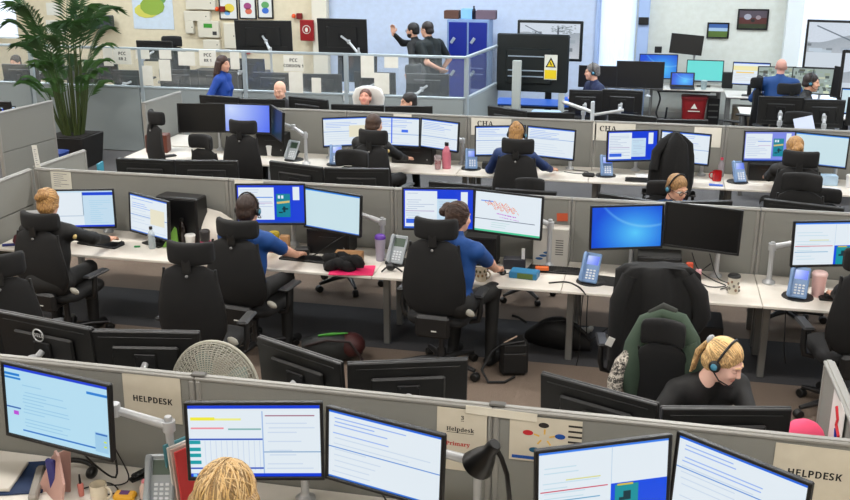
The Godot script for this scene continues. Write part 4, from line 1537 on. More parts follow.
func people() -> void:
	var navy := Color(0.03, 0.034, 0.046)
	var royal := Color(0.035, 0.25, 0.5)
	var fair := Color(0.78, 0.6, 0.36)
	var brown := Color(0.21, 0.12, 0.075)
	person("woman in black with a blonde ponytail and headset, looking down", Vector3(0.55, 1.19, -5.82), 205, {top = navy, hair = Color(0.92, 0.77, 0.53), style = "tail", headset = true, shut = true, strands = true, lean = 24.0, head_pitch = 24.0, head_yaw = 38.0, woman = true, cell = 0.013, head_cell = 0.004, skin = Color(0.87, 0.7, 0.63), right = Vector3(0.3, 0.82, -5.35), left = Vector3(0.75, 0.82, -5.35), s = 1.12})
	person("officer in black with a blonde bun at the far left", Vector3(-5.24, 1.32, -7.78), 6, {top = navy, hair = fair, style = "bun", bun = Vector3(-0.01, 0.08, 0.095), lean = 10.0, head_pitch = 10.0, head_yaw = 6.0, right = Vector3(-4.98, 0.8, -8.4), left = Vector3(-5.4, 0.8, -8.42), right_pole = Vector3(1.0, -0.6, 0.3), badge = true, woman = true, epaulettes = true, strands = true, cell = 0.015})
	person("brown-haired woman in a short-sleeved blue top", Vector3(-3.34, 1.36, -7.85), -8, {top = royal, hair = brown, style = "tailless", lean = 10.0, head_yaw = 2.0, bare = true, headset = true, right = Vector3(-3.06, 0.79, -8.36), left = Vector3(-3.4, 0.79, -8.4), right_pole = Vector3(0.9, -0.6, 0.3), strands = true, bun = Vector3(0, -0.05, 0.1), woman = true, cell = 0.015})
	person("woman with tied brown hair in a blue top, hand on the desk", Vector3(-1.48, 1.4, -7.86), -18, {top = royal, hair = Color(0.25, 0.15, 0.09), style = "bun", bun = Vector3(-0.075, 0.06, 0.055), lean = 8.0, head_yaw = -12.0, bare = true, right = Vector3(-1.2, 0.79, -8.33), left = Vector3(-1.6, 0.8, -8.3), right_pole = Vector3(1.0, -0.5, 0.2), woman = true, strands = true, cell = 0.015, curl = 0.8})
	person("arm and shoulder of someone in black at the right edge", Vector3(1.82, 1.38, -7.8), 8, {top = navy, hair = brown, lean = 10.0, left = Vector3(1.58, 0.8, -8.3), right = Vector3(2.0, 0.8, -8.3), cell = 0.016})
	person("blonde person in the foreground seen from behind", Vector3(-1.42, 1.675, -3.0), -2, {top = Color(0.12, 0.13, 0.17), hair = Color(0.78, 0.64, 0.42), style = "long", strands = true, lean = 4.0, cell = 0.016, head_cell = 0.006, woman = true, s = 1.25})
	person("officer in black with short brown hair, third row", Vector3(-3.31, 1.37, -11.85), -24, {top = navy, hair = Color(0.3, 0.2, 0.13), style = "tailless", lean = 10.0, right = Vector3(-2.95, 0.8, -12.4), left = Vector3(-3.4, 0.8, -12.35), badge = true, cell = 0.02, wide = 1.1})
	person("blonde woman in a blue sweater, third row", Vector3(-1.53, 1.33, -11.85), -10, {top = Color(0.05, 0.17, 0.36), hair = fair, style = "bun", bun = Vector3(0.0, 0.1, 0.06), lean = 10.0, right = Vector3(-1.12, 0.8, -12.3), left = Vector3(-1.75, 0.8, -12.3), headset = true, woman = true, cell = 0.02})
	person("fair-haired officer in black, third row right", Vector3(1.64, 1.32, -11.8), 10, {top = navy, hair = fair, style = "bun", bun = Vector3(0, 0.02, 0.11), lean = 12.0, left = Vector3(1.43, 0.8, -12.4), right = Vector3(1.8, 0.8, -12.4), epaulettes = true, cell = 0.02})
	person("woman with glasses and a headset looking down, behind the dark monitor", Vector3(0.33, 1.21, -10.05), 196, {top = Color(0.06, 0.2, 0.36), hair = Color(0.74, 0.58, 0.38), style = "short", glasses = true, headset = true, lean = 10.0, head_pitch = 18.0, head_yaw = 25.0, cell = 0.018, head_cell = 0.005, right = Vector3(0.1, 0.8, -9.6), left = Vector3(0.5, 0.8, -9.6)})
	person("woman in a blue uniform shirt walking, long brown hair", Vector3(-6.56, 1.67, -14.75), -90, {stand = true, top = Color(0.03, 0.22, 0.55), hair = Color(0.27, 0.16, 0.11), style = "long", head_yaw = -15.0, woman = true, epaulettes = true, cell = 0.02, lean = 0.0})
	person("bald man behind the teal monitors", Vector3(-5.3, 1.43, -13.85), 178, {top = Color(0.1, 0.1, 0.12), style = "bald", skin = Color(0.85, 0.66, 0.57), head_pitch = 15.0, cell = 0.022})
	person("man leaning back against the white headrest", Vector3(-4.03, 1.35, -13.95), 185, {top = Color(0.1, 0.1, 0.12), style = "crop", hair = Color(0.45, 0.28, 0.2), skin = Color(0.82, 0.58, 0.5), head_pitch = -20.0, lean = -8.0, cell = 0.022})
	solo("white_headrest", G.new().loft([rounded(0.22, 0.04, 2.5, 20, Vector3(0, -0.22, 0), Vector3.RIGHT, Vector3.BACK), rounded(0.25, 0.06, 2.5, 20, Vector3(0, -0.02, 0.0), Vector3.RIGHT, Vector3.BACK), rounded(0.2, 0.06, 2.5, 20, Vector3(0, 0.1, 0.0), Vector3.RIGHT, Vector3.BACK), rounded(0.09, 0.03, 2.5, 20, Vector3(0, 0.14, 0.0), Vector3.RIGHT, Vector3.BACK)]), mat("white_leather", Color(0.85, 0.84, 0.82), 0.5), "rounded white chair headrest behind a reclining man", "headrest", Vector3(-4.05, 1.35, -14.2))
	person("dark-haired man in blue looking left, behind the blue monitor", Vector3(-3.36, 1.33, -13.85), 178, {top = Color(0.06, 0.16, 0.34), style = "short", hair = Color(0.13, 0.09, 0.07), beard = true, head_yaw = -58.0, cell = 0.022})
	person("officer in black with glasses raising a hand, facing left", Vector3(-4.45, 1.86, -18.7), 80, {stand = true, top = Color(0.05, 0.06, 0.08), style = "short", hair = Color(0.1, 0.08, 0.08), glasses = true, beard = true, cell = 0.022, right = Vector3(-4.85, 1.84, -18.55), curl = 1.2, right_dir = Vector3(0, 1, 0), right_back = Vector3(1, 0, 0)})
	person("officer in a black short-sleeved shirt leaning on the screen", Vector3(-4.06, 1.93, -18.2), 62, {stand = true, top = Color(0.045, 0.05, 0.065), style = "crop", hair = Color(0.16, 0.1, 0.08), bare = true, glasses = true, epaulettes = true, cell = 0.022, wide = 1.15, left = Vector3(-3.72, 1.2, -18.0)})
	person("grey-haired man in navy facing left", Vector3(-0.94, 1.48, -16.5), 120, {top = Color(0.05, 0.13, 0.26), style = "short", hair = Color(0.55, 0.54, 0.53), headset = true, head_yaw = -25.0, cell = 0.022})
	person("bald man in a blue jacket seen from behind, far right", Vector3(2.01, 1.59, -16.9), -10, {top = Color(0.02, 0.22, 0.45), style = "bald", skin = Color(0.78, 0.58, 0.52), cell = 0.022, wide = 1.15})
	person("dark-haired man in black facing right, far right", Vector3(2.3, 1.54, -15.6), -95, {top = Color(0.05, 0.05, 0.06), style = "crop", hair = Color(0.17, 0.1, 0.08), headset = true, cell = 0.022})
	person("person with a reddish face behind the far left glass", Vector3(-11.8, 1.27, -17.0), 175, {top = Color(0.1, 0.1, 0.12), style = "short", hair = Color(0.2, 0.13, 0.1), cell = 0.025})

# ---------------------------------------------------------------- coats and bags
func drape(called: String, label: String, category: String, at: Vector3, turn: float, ringspec: Array, col: Color, folds := 7.0, amp := 0.02) -> Node3D:
	# ringspec: [y, half width, half depth, x shift, z shift]
	var t := thing(called, label, category, at, turn)
	var rings := []
	for q in ringspec.size():
		var r: Array = ringspec[q]
		var ring := rounded(r[1], r[2], 2.6, 36, Vector3(r[3], r[0], r[4]), Vector3.RIGHT, Vector3.BACK)
		for i in ring.size():
			var a := TAU * i / ring.size()
			var k := amp * clampf(q / 2.0, 0.1, 1.0)
			ring[i] += Vector3(cos(a) * k * sin(a * folds + q * 0.35), 0, sin(a) * k * sin(a * folds + q * 0.35) + k * 0.6 * sin(a * 3.0 + q))
		rings.append(ring)
	part("cloth", G.new().loft(rings), mat("cloth_%s" % col.to_html(), col, 0.9, 0.0, "fabric"), t)
	return t

func clothes_and_bags() -> void:
	var black := Color(0.022, 0.023, 0.026)
	var t := drape("coat", "long black coat hung over a second-row chair", "coat", Vector3(0.14, 0, -6.98), 8.0, [[1.4, 0.12, 0.07, -0.02, 0.0], [1.395, 0.22, 0.09, 0, 0.0], [1.35, 0.27, 0.1, 0.0, 0.0], [1.22, 0.29, 0.12, 0.01, 0.02], [1.05, 0.285, 0.13, 0.0, 0.03], [0.88, 0.25, 0.14, -0.04, 0.03], [0.72, 0.2, 0.14, -0.1, 0.03], [0.6, 0.17, 0.12, -0.13, 0.03]], black, 8.0, 0.034)
	part("sleeve", G.new().tube([Vector3(0.2, 1.33, 0.05), Vector3(0.28, 1.22, 0.1), Vector3(0.31, 1.06, 0.13), Vector3(0.25, 0.93, 0.12)], [0.06, 0.07, 0.068, 0.05], 12), mat("cloth_%s" % black.to_html(), black), t)
	part("sleeve", G.new().tube([Vector3(-0.2, 1.33, 0.05), Vector3(-0.27, 1.15, 0.09), Vector3(-0.28, 0.9, 0.11), Vector3(-0.28, 0.7, 0.11)], [0.06, 0.07, 0.06, 0.045], 12), mat("cloth_%s" % black.to_html(), black), t)
	part("care_label", G.new().box(Vector3(-0.33, 0.88, 0.2), Vector3(0.05, 0.07, 0.004), 0.001, Basis(Vector3.BACK, -0.4)), mat("label_white", Color(0.8, 0.8, 0.78), 0.6), t)
	t = drape("coat", "black coat hung over a third-row chair, hiding a screen", "coat", Vector3(0.31, 0, -11.95), 4.0, [[1.42, 0.03, 0.03, 0.02, 0], [1.38, 0.09, 0.08, 0.02, 0], [1.3, 0.17, 0.13, 0.02, 0], [1.15, 0.22, 0.16, 0.0, 0], [1.0, 0.24, 0.17, -0.01, 0.02], [0.82, 0.24, 0.17, -0.01, 0.02], [0.65, 0.22, 0.16, -0.02, 0.02]], black, 7.0, 0.034)
	part("sleeve", G.new().tube([Vector3(-0.1, 1.32, 0.06), Vector3(-0.2, 1.2, 0.12), Vector3(-0.22, 1.0, 0.16)], [0.06, 0.06, 0.05], 10), mat("cloth_%s" % black.to_html(), black), t)
	# green jacket with a leopard print scarf on the headset woman's chair
	var green := Color(0.22, 0.29, 0.23)
	t = thing("jacket", "olive green jacket draped over the headset woman's chair", "jacket", Vector3(0.2, 0, -6.1), -10.0)
	t.scale.x = 0.84
	var gm := mat("jacket_green", green, 0.85, 0.0, "fabric")
	part("cloth", G.new().tube([Vector3(-0.21, 0.78, 0.03), Vector3(-0.24, 0.95, 0.04), Vector3(-0.22, 1.12, 0.0), Vector3(-0.16, 1.27, -0.04), Vector3(-0.04, 1.34, -0.06), Vector3(0.1, 1.31, -0.05), Vector3(0.19, 1.2, -0.01), Vector3(0.23, 1.06, 0.03), Vector3(0.22, 0.9, 0.04)], [0.06, 0.09, 0.085, 0.07, 0.05, 0.06, 0.07, 0.075, 0.05], 16), gm, t)
	part("collar", G.new().tube([Vector3(-0.14, 1.33, -0.05), Vector3(-0.04, 1.38, -0.07), Vector3(0.06, 1.36, -0.06)], [0.025, 0.034, 0.028], 10), mat("jacket_collar", Color(0.16, 0.17, 0.15), 0.9, 0.0, "fabric"), t)
	part("sleeve", G.new().tube([Vector3(0.19, 1.2, 0.04), Vector3(0.25, 1.08, 0.07), Vector3(0.26, 0.96, 0.08)], [0.055, 0.055, 0.045], 12), gm, t)
	var leo := StandardMaterial3D.new()
	leo.resource_name = "leopard_print"
	leo.roughness = 0.85
	var im := Image.create(128, 128, false, Image.FORMAT_RGB8)
	im.fill(Color(0.8, 0.77, 0.72))
	var r := RandomNumberGenerator.new()
	r.seed = 9
	for i in 110:
		var c := Vector2(r.randi_range(0, 127), r.randi_range(0, 127))
		var rad := r.randf_range(3, 6)
		for k in 40:
			var a := TAU * k / 40.0
			if r.randf() < 0.8:
				im.fill_rect(Rect2i(posmod(int(c.x + cos(a) * rad), 126), posmod(int(c.y + sin(a) * rad), 126), 3, 3), Color(0.07, 0.06, 0.06))
	leo.albedo_texture = ImageTexture.create_from_image(im)
	leo.uv1_triplanar = true
	leo.uv1_scale = Vector3(6.0, 6.0, 6.0)
	solo("scarf", G.new().tube([Vector3(-0.3, 0.6, 0.1), Vector3(-0.34, 0.75, 0.12), Vector3(-0.34, 0.9, 0.12), Vector3(-0.31, 1.02, 0.09), Vector3(-0.25, 1.12, 0.05)], [0.04, 0.05, 0.052, 0.048, 0.03], 12), leo, "leopard print scarf hanging beside the green jacket", "scarf", Vector3(0.26, 0, -6.1), -10.0)
	# bags on the floor
	var bm := mat("bag_black", Color(0.03, 0.03, 0.033), 0.6, 0.0, "fabric")
	t = thing("handbag", "black handbag with a long strap standing on the carpet", "bag", Vector3(-1.0, 0, -7.95), 15.0)
	part("body", G.new().box(Vector3(0, 0.16, 0), Vector3(0.24, 0.32, 0.15), 0.03), bm, t)
	part("flap", G.new().box(Vector3(-0.02, 0.315, 0.01), Vector3(0.22, 0.02, 0.14), 0.008, Basis(Vector3.BACK, 0.15)), bm, t)
	part("zip", G.new().box(Vector3(-0.04, 0.34, 0.05), Vector3(0.13, 0.012, 0.012), 0.003, Basis(Vector3.BACK, 0.5)), mat("zip_pale", Color(0.7, 0.62, 0.55), 0.4, 0.3), t)
	part("strap", G.new().tube([Vector3(-0.1, 0.3, 0.03), Vector3(-0.2, 0.24, 0.08), Vector3(-0.29, 0.1, 0.13), Vector3(-0.24, 0.015, 0.2), Vector3(-0.1, 0.012, 0.2), Vector3(0.0, 0.015, 0.1)], 0.012, 8), bm, t)
	part("pocket", G.new().box(Vector3(0, 0.13, 0.08), Vector3(0.2, 0.18, 0.015), 0.006), bm, t)
	t = thing("backpack", "black backpack lying under the second-row desk leg", "bag", Vector3(-0.68, 0, -8.6), -10.0)
	var bp := []
	for i in 9:
		var u := i / 8.0
		var k := sin(PI * clampf(u * 0.9 + 0.05, 0, 1))
		bp.append(rounded(0.13 * (0.3 + 0.7 * k), 0.15 * (0.25 + 0.75 * k), 2.4, 20, Vector3(-0.3 + 0.62 * u, 0.15 * (0.4 + 0.6 * k), 0), Vector3.BACK, Vector3.UP))
	part("body", G.new().loft(bp), bm, t)
	part("strap", G.new().tube([Vector3(-0.25, 0.13, 0.05), Vector3(-0.1, 0.26, 0.06), Vector3(0.1, 0.31, 0.05), Vector3(0.27, 0.2, 0.05)], 0.016, 8), bm, t)
	part("handle", G.new().tube([Vector3(-0.3, 0.2, 0.0), Vector3(-0.38, 0.24, 0.0), Vector3(-0.44, 0.26, 0.02)], 0.012, 8), bm, t)
	t = thing("sports_bag", "dark bag with a red side and green stripe on the carpet", "bag", Vector3(-2.62, 0, -7.86), 20.0)
	var sb := []
	for i in 9:
		var u := i / 8.0
		var k := sin(PI * clampf(u * 0.86 + 0.07, 0, 1))
		sb.append(rounded(0.15 * (0.4 + 0.6 * k), 0.13 * (0.4 + 0.6 * k), 2.8, 20, Vector3(-0.27 + 0.54 * u, 0.14, 0), Vector3.BACK, Vector3.UP))
	part("body", G.new().loft(sb), mat("bag_teal_black", Color(0.05, 0.07, 0.07), 0.6, 0.0, "fabric"), t)
	part("side_panel", G.new().ball(Vector3(0.17, 0.16, 0.03), Vector3(0.13, 0.11, 0.135), 14), mat("bag_red", Color(0.24, 0.05, 0.045), 0.6, 0.0, "fabric"), t)
	part("stripe", G.new().tube([Vector3(-0.12, 0.265, 0.04), Vector3(0.0, 0.278, 0.05), Vector3(0.14, 0.272, 0.03)], [0.008, 0.016, 0.006], 8), mat("bag_green", Color(0.2, 0.5, 0.12), 0.6), t)
	part("strap", G.new().tube([Vector3(-0.24, 0.2, 0.1), Vector3(-0.05, 0.26, 0.14), Vector3(0.15, 0.24, 0.16), Vector3(0.26, 0.06, 0.16)], 0.013, 8), mat("bag_dark_red", Color(0.1, 0.03, 0.03), 0.7), t)
	for q in [[Vector3(-0.2, 0.05, -8.8), 0.085, "larger crumpled white cloth on the carpet under the desk"], [Vector3(-0.44, 0.03, -9.02), 0.05, "small crumpled white scrap on the carpet behind the backpack"]]:
		var g := G.new()
		for i in 5:
			g.ball(Vector3(sin(i * 2.1) * q[1] * 0.8, cos(i * 1.3) * q[1] * 0.25, cos(i * 2.6) * q[1] * 0.5), Vector3(q[1] * 0.8, q[1] * 0.5, q[1] * 0.6), 7, Basis(Vector3(1, 2, 1).normalized(), i * 1.1))
		solo("crumpled_cloth", g, mat("cloth_white", Color(0.72, 0.72, 0.7), 0.9, 0.0, "fabric"), q[2], "cloth", q[0])
	var kraft := mat("kraft", Color(0.38, 0.24, 0.15), 0.8, 0.0, "mottle")
	solo("paper_bag", G.new().loft([rounded(0.1, 0.07, 5, 16, Vector3(0, 0, 0), Vector3.RIGHT, Vector3.BACK), rounded(0.1, 0.07, 5, 16, Vector3(0, 0.2, 0), Vector3.RIGHT, Vector3.BACK), rounded(0.09, 0.02, 4, 16, Vector3(0, 0.32, 0), Vector3.RIGHT, Vector3.BACK)]), kraft, "brown paper bag on the floor beside the empty aisle chair", "bag", Vector3(-4.15, 0, -7.35), 20.0)
	solo("carton", G.new().box(Vector3(0, 0.14, 0), Vector3(0.3, 0.28, 0.22), 0.008), kraft, "brown carton on the floor left of the blonde officer's chair", "box", Vector3(-5.45, 0, -7.25), 10.0)
	# things under the second-row desks
	solo("computer_tower", G.new().box(Vector3(0, 0.2, 0), Vector3(0.2, 0.4, 0.4), 0.01), mat("tower_black", Color(0.04, 0.04, 0.044), 0.45), "black computer tower standing under the desk with the white paper cup", "computer", Vector3(0.66, 0, -8.6), 0.0)
	cable("black cable hanging from the desk edge below the handset phone", [Vector3(-0.4, 0.72, -8.12), Vector3(-0.4, 0.5, -8.1), Vector3(-0.38, 0.3, -8.15), Vector3(-0.28, 0.32, -8.25), Vector3(-0.1, 0.5, -8.3), Vector3(0.0, 0.68, -8.5)])
	cable("black cable hanging near the backpack", [Vector3(-0.44, 0.74, -8.12), Vector3(-0.45, 0.5, -8.08), Vector3(-0.45, 0.2, -8.1), Vector3(-0.47, 0.05, -8.12)])
	cable("black cable hanging below the right-hand phone", [Vector3(1.2, 0.74, -8.1), Vector3(1.21, 0.55, -8.07), Vector3(1.22, 0.4, -8.08), Vector3(1.25, 0.25, -8.1)])

# ---------------------------------------------------------------- notices
func ink() -> Material:
	return mat("ink_black", Color(0.05, 0.05, 0.055), 0.8)

func notices() -> void:
	var cream := Color(0.8, 0.77, 0.7)
	var t := paper("HELPDESK notice left of the table-of-figures screen", Vector3(-2.6, 1.195, ZA + 0.028), 0.35, 0.29, 0.0, -1.0, cream)
	lettering("HELPDESK", 0.036, ink(), t, Transform3D(Basis(), Vector3(0.0, -0.015, 0.0015)), true)
	t = paper("HELPDESK notice at the lower right corner", Vector3(0.9, 1.165, ZA + 0.028), 0.38, 0.29, 0.0, -1.0, cream)
	lettering("HELPDESK", 0.038, ink(), t, Transform3D(Basis(), Vector3(0.005, -0.005, 0.0015)), true)
	t = paper("sheet reading Helpdesk Primary behind the black lamp", Vector3(-0.84, 1.14, ZA + 0.028), 0.27, 0.36, 0.0, -1.0, cream)
	lettering("3", 0.022, ink(), t, Transform3D(Basis(), Vector3(-0.0, 0.13, 0.0015)), true, true, true)
	lettering("Helpdesk", 0.0225, ink(), t, Transform3D(Basis(), Vector3(-0.01, 0.06, 0.0015)), true, true, true)
	lettering("Primary", 0.022, mat("ink_red", Color(0.72, 0.12, 0.1), 0.8), t, Transform3D(Basis(), Vector3(-0.02, -0.025, 0.0015)), true, true)
	t = paper("diagram poster with four coloured ellipses", Vector3(-0.405, 1.19, ZA + 0.028), 0.37, 0.255, 0.0, 0.0, cream)
	for e in [[-0.09, 0.035, Color(0.72, 0.12, 0.16)], [-0.01, 0.085, Color(0.16, 0.14, 0.13)], [0.075, 0.03, Color(0.05, 0.28, 0.6)], [-0.055, -0.06, Color(0.02, 0.3, 0.42)]]:
		part("ellipse", G.new().lathe([Vector2(0.027, 0), Vector2(0.027, 0.0008)], 20, Vector3(e[0], e[1], 0.001), Basis(Vector3.RIGHT, PI / 2) * Basis().scaled(Vector3(1, 1, 0.55))), mat("print_%s" % e[2].to_html(), e[2], 0.8), t)
	for i in 5:
		var a := TAU * i / 5.0 + 0.3
		part("arrow", G.new().box(Vector3(-0.005 + cos(a) * 0.042, 0.015 + sin(a) * 0.034, 0.0014), Vector3(0.03, 0.009, 0.0006), 0.0, Basis(Vector3.BACK, a)), mat("print_yellow", Color(0.85, 0.68, 0.3), 0.8), t)
	for i in 4:
		part("bar", G.new().box(Vector3(0.15, 0.095 - i * 0.03, 0.0014), Vector3(0.07, 0.011, 0.0006)), mat("print_%s" % Color(0.16, 0.14, 0.13).to_html(), Color.BLACK), t)
	part("base_bar", G.new().box(Vector3(-0.07, -0.108, 0.0014), Vector3(0.2, 0.018, 0.0006)), mat("print_%s" % Color(0.05, 0.28, 0.6).to_html(), Color.BLACK), t)
	paper("blank white strip folded over the partition top by the lamp", Vector3(-0.635, 1.32, ZA + 0.034), 0.37, 0.045, 0.0, -1.5, Color(0.86, 0.84, 0.78))
	t = paper("red and blue hand-lettered poster on the small right divider", Vector3(1.083, 1.12, -5.2), 0.5, 0.44, -91.0, 0.0, Color(0.86, 0.85, 0.84))
	for i in 3:
		part("scrawl", G.new().tube([Vector3(0.05 + i * 0.05, 0.16 - i * 0.1, 0.002), Vector3(0.12, 0.12 - i * 0.1, 0.002), Vector3(0.1, 0.08 - i * 0.1, 0.002), Vector3(0.2, 0.06 - i * 0.1, 0.002)], 0.012, 6), mat("scrawl_%d" % i, [Color(0.7, 0.1, 0.15), Color(0.1, 0.2, 0.6), Color(0.12, 0.2, 0.6)][i], 0.8), t)
	t = paper("small printed sheet on the partition above the blonde officer's screen", Vector3(-5.825, 1.24, ZB + 0.028), 0.23, 0.215, 0.0, -1.0, Color(0.8, 0.79, 0.74))
	print_lines(t, 0.17, 0.15, 7)
	paper("white strip along the partition top behind the poster screen", Vector3(-3.77, 1.32, ZB + 0.034), 0.3, 0.06)
	paper("orange note stuck on the second-row partition", Vector3(-0.71, 1.165, ZB + 0.028), 0.1, 0.075, 0.0, 3.0, Color(0.75, 0.33, 0.2))
	t = paper("tall white card clipped on the second row's left corner", Vector3(-6.1, 1.46, ZB), 0.06, 0.25, 0.0, 4.0, Color(0.84, 0.84, 0.82))
	print_lines(t, 0.03, 0.18, 8)
	for q in [[-2.005, "left CHA notice on the third-row partition"], [-0.415, "right CHA notice on the third-row partition"]]:
		t = paper(q[1], Vector3(q[0], 1.22, ZC + 0.028), 0.53, 0.24, 0.0, 0.0, Color(0.84, 0.83, 0.79))
		lettering("CHA", 0.07, ink(), t, Transform3D(Basis(), Vector3(-0.08, 0.035, 0.0015)), true, true)
	paper("white sheet at the edge of the coat-hidden screen", Vector3(0.74, 1.2, ZC + 0.028), 0.33, 0.25)
	paper("white folded card standing before the third-row partition", Vector3(-3.2, 1.32, ZC + 0.034), 0.25, 0.04)
	# on the glazed screen
	var g := ZG + 0.03
	for q in [["RR 2", -8.755, 1.635, 0.33, "PCC RR 2 notice behind the glass, beside the palm"], ["RR 1", -7.2, 1.65, 0.3, "PCC RR 1 notice behind the glass, left of the walking woman"], ["CORDON 1", -5.7, 1.605, 0.34, "PCC CORDON 1 notice on the glass"]]:
		t = paper(q[4], Vector3(q[1], q[2], g), q[3], 0.26)
		lettering("PCC", 0.055, ink(), t, Transform3D(Basis(), Vector3(0, 0.05, 0.0015)), true)
		lettering(q[0], 0.05, ink(), t, Transform3D(Basis(), Vector3(0, -0.04, 0.0015)), true)
	var n := 0
	for q in [[-9.02, 1.62, 0.18, 0.3], [-8.375, 1.68, 0.25, 0.15], [-8.345, 1.325, 0.25, 0.335], [-7.96, 1.69, 0.22, 0.15], [-7.985, 1.425, 0.21, 0.355], [-7.58, 1.63, 0.3, 0.23], [-5.67, 1.295, 0.24, 0.34], [-5.32, 1.26, 0.16, 0.245], [-4.45, 1.585, 0.22, 0.35], [-4.215, 1.325, 0.25, 0.335], [-4.055, 1.665, 0.23, 0.175], [-6.72, 1.62, 0.16, 0.28], [-10.1, 1.65, 0.28, 0.2]]:
		paper(["narrow blank sheet beside the PCC RR 2 notice", "small blank sheet right of the PCC RR 2 notice", "tall blank sheet low on the glass left of the walking woman", "small blank sheet above the long one", "long blank sheet in the middle of the glass", "blank sheet left of the PCC RR 1 notice", "blank sheet right under the CORDON notice", "narrow sheet right of the CORDON notice", "tall blank sheet before the dark monitor back", "blank sheet low on the glass by the officers", "small blank sheet on the glass by the officers", "blank sheet right of the walking woman", "blank sheet behind the palm fronds"][n], Vector3(q[0], q[1], g), q[2], q[3])
		n += 1

# ---------------------------------------------------------------- things on the desks
func bottle(label: String, x: float, z: float, r: float, hh: float, body: Color, capc: Color, clear := false, y := 0.745) -> void:
	var t := thing("bottle", label, "bottle", Vector3(x, y, z))
	part("body", G.new().lathe([Vector2(r * 0.9, 0), Vector2(r, 0.008), Vector2(r, hh * 0.62), Vector2(r * 0.85, hh * 0.72), Vector2(r * 0.42, hh * 0.84), Vector2(r * 0.4, hh * 0.9)], 18), mat("bottle_%s" % body.to_html(), body, 0.15, 0.0, "glass" if clear else ""), t)
	part("cap", G.new().lathe([Vector2(r * 0.46, hh * 0.88), Vector2(r * 0.48, hh * 0.9), Vector2(r * 0.46, hh)], 14), mat("cap_%s" % capc.to_html(), capc, 0.4), t)

func tumbler(label: String, x: float, z: float, r: float, hh: float, body: Color, lid: Color, y := 0.745) -> Node3D:
	var t := thing("tumbler", label, "cup", Vector3(x, y, z))
	part("body", G.new().lathe([Vector2(r * 0.78, 0), Vector2(r * 0.8, 0.006), Vector2(r, hh * 0.86)], 20), mat("cup_%s" % body.to_html(), body, 0.45), t)
	part("lid", G.new().lathe([Vector2(r * 1.04, hh * 0.85), Vector2(r * 1.06, hh * 0.9), Vector2(r * 0.9, hh * 0.98), Vector2(r * 0.7, hh)], 20), mat("lid_%s" % lid.to_html(), lid, 0.4), t)
	return t

func slab(called: String, label: String, category: String, x: float, z: float, size: Vector3, turn: float, c: Color, bev := 0.006, y := 0.745, rough := 0.5) -> Node3D:
	var t := thing(called, label, category, Vector3(x, y, z), turn)
	part("case", G.new().box(Vector3(0, size.y / 2, 0), size, bev), mat("slab_%s" % c.to_html(), c, rough), t)
	return t

func desktop_pc(label: String, x: float, z: float, w: float, hh: float, turn := 0.0) -> void:
	var t := slab("desktop_computer", label, "computer", x, z, Vector3(w, hh, 0.26), turn, Color(0.035, 0.035, 0.038))
	part("front_panel", G.new().box(Vector3(0, hh / 2, 0.133), Vector3(w - 0.02, hh - 0.02, 0.008), 0.003), mat("pc_panel", Color(0.055, 0.055, 0.06), 0.35), t)
	part("disc_slot", G.new().box(Vector3(0, hh * 0.72, 0.139), Vector3(w * 0.4, 0.008, 0.003)), mat("pc_slot", Color(0.15, 0.15, 0.16), 0.4), t)
	part("power_button", G.new().ball(Vector3(w * 0.38, hh * 0.3, 0.138), Vector3(0.01, 0.01, 0.004), 8), mat("knob_grey", Color(0.5, 0.5, 0.5), 0.4), t)

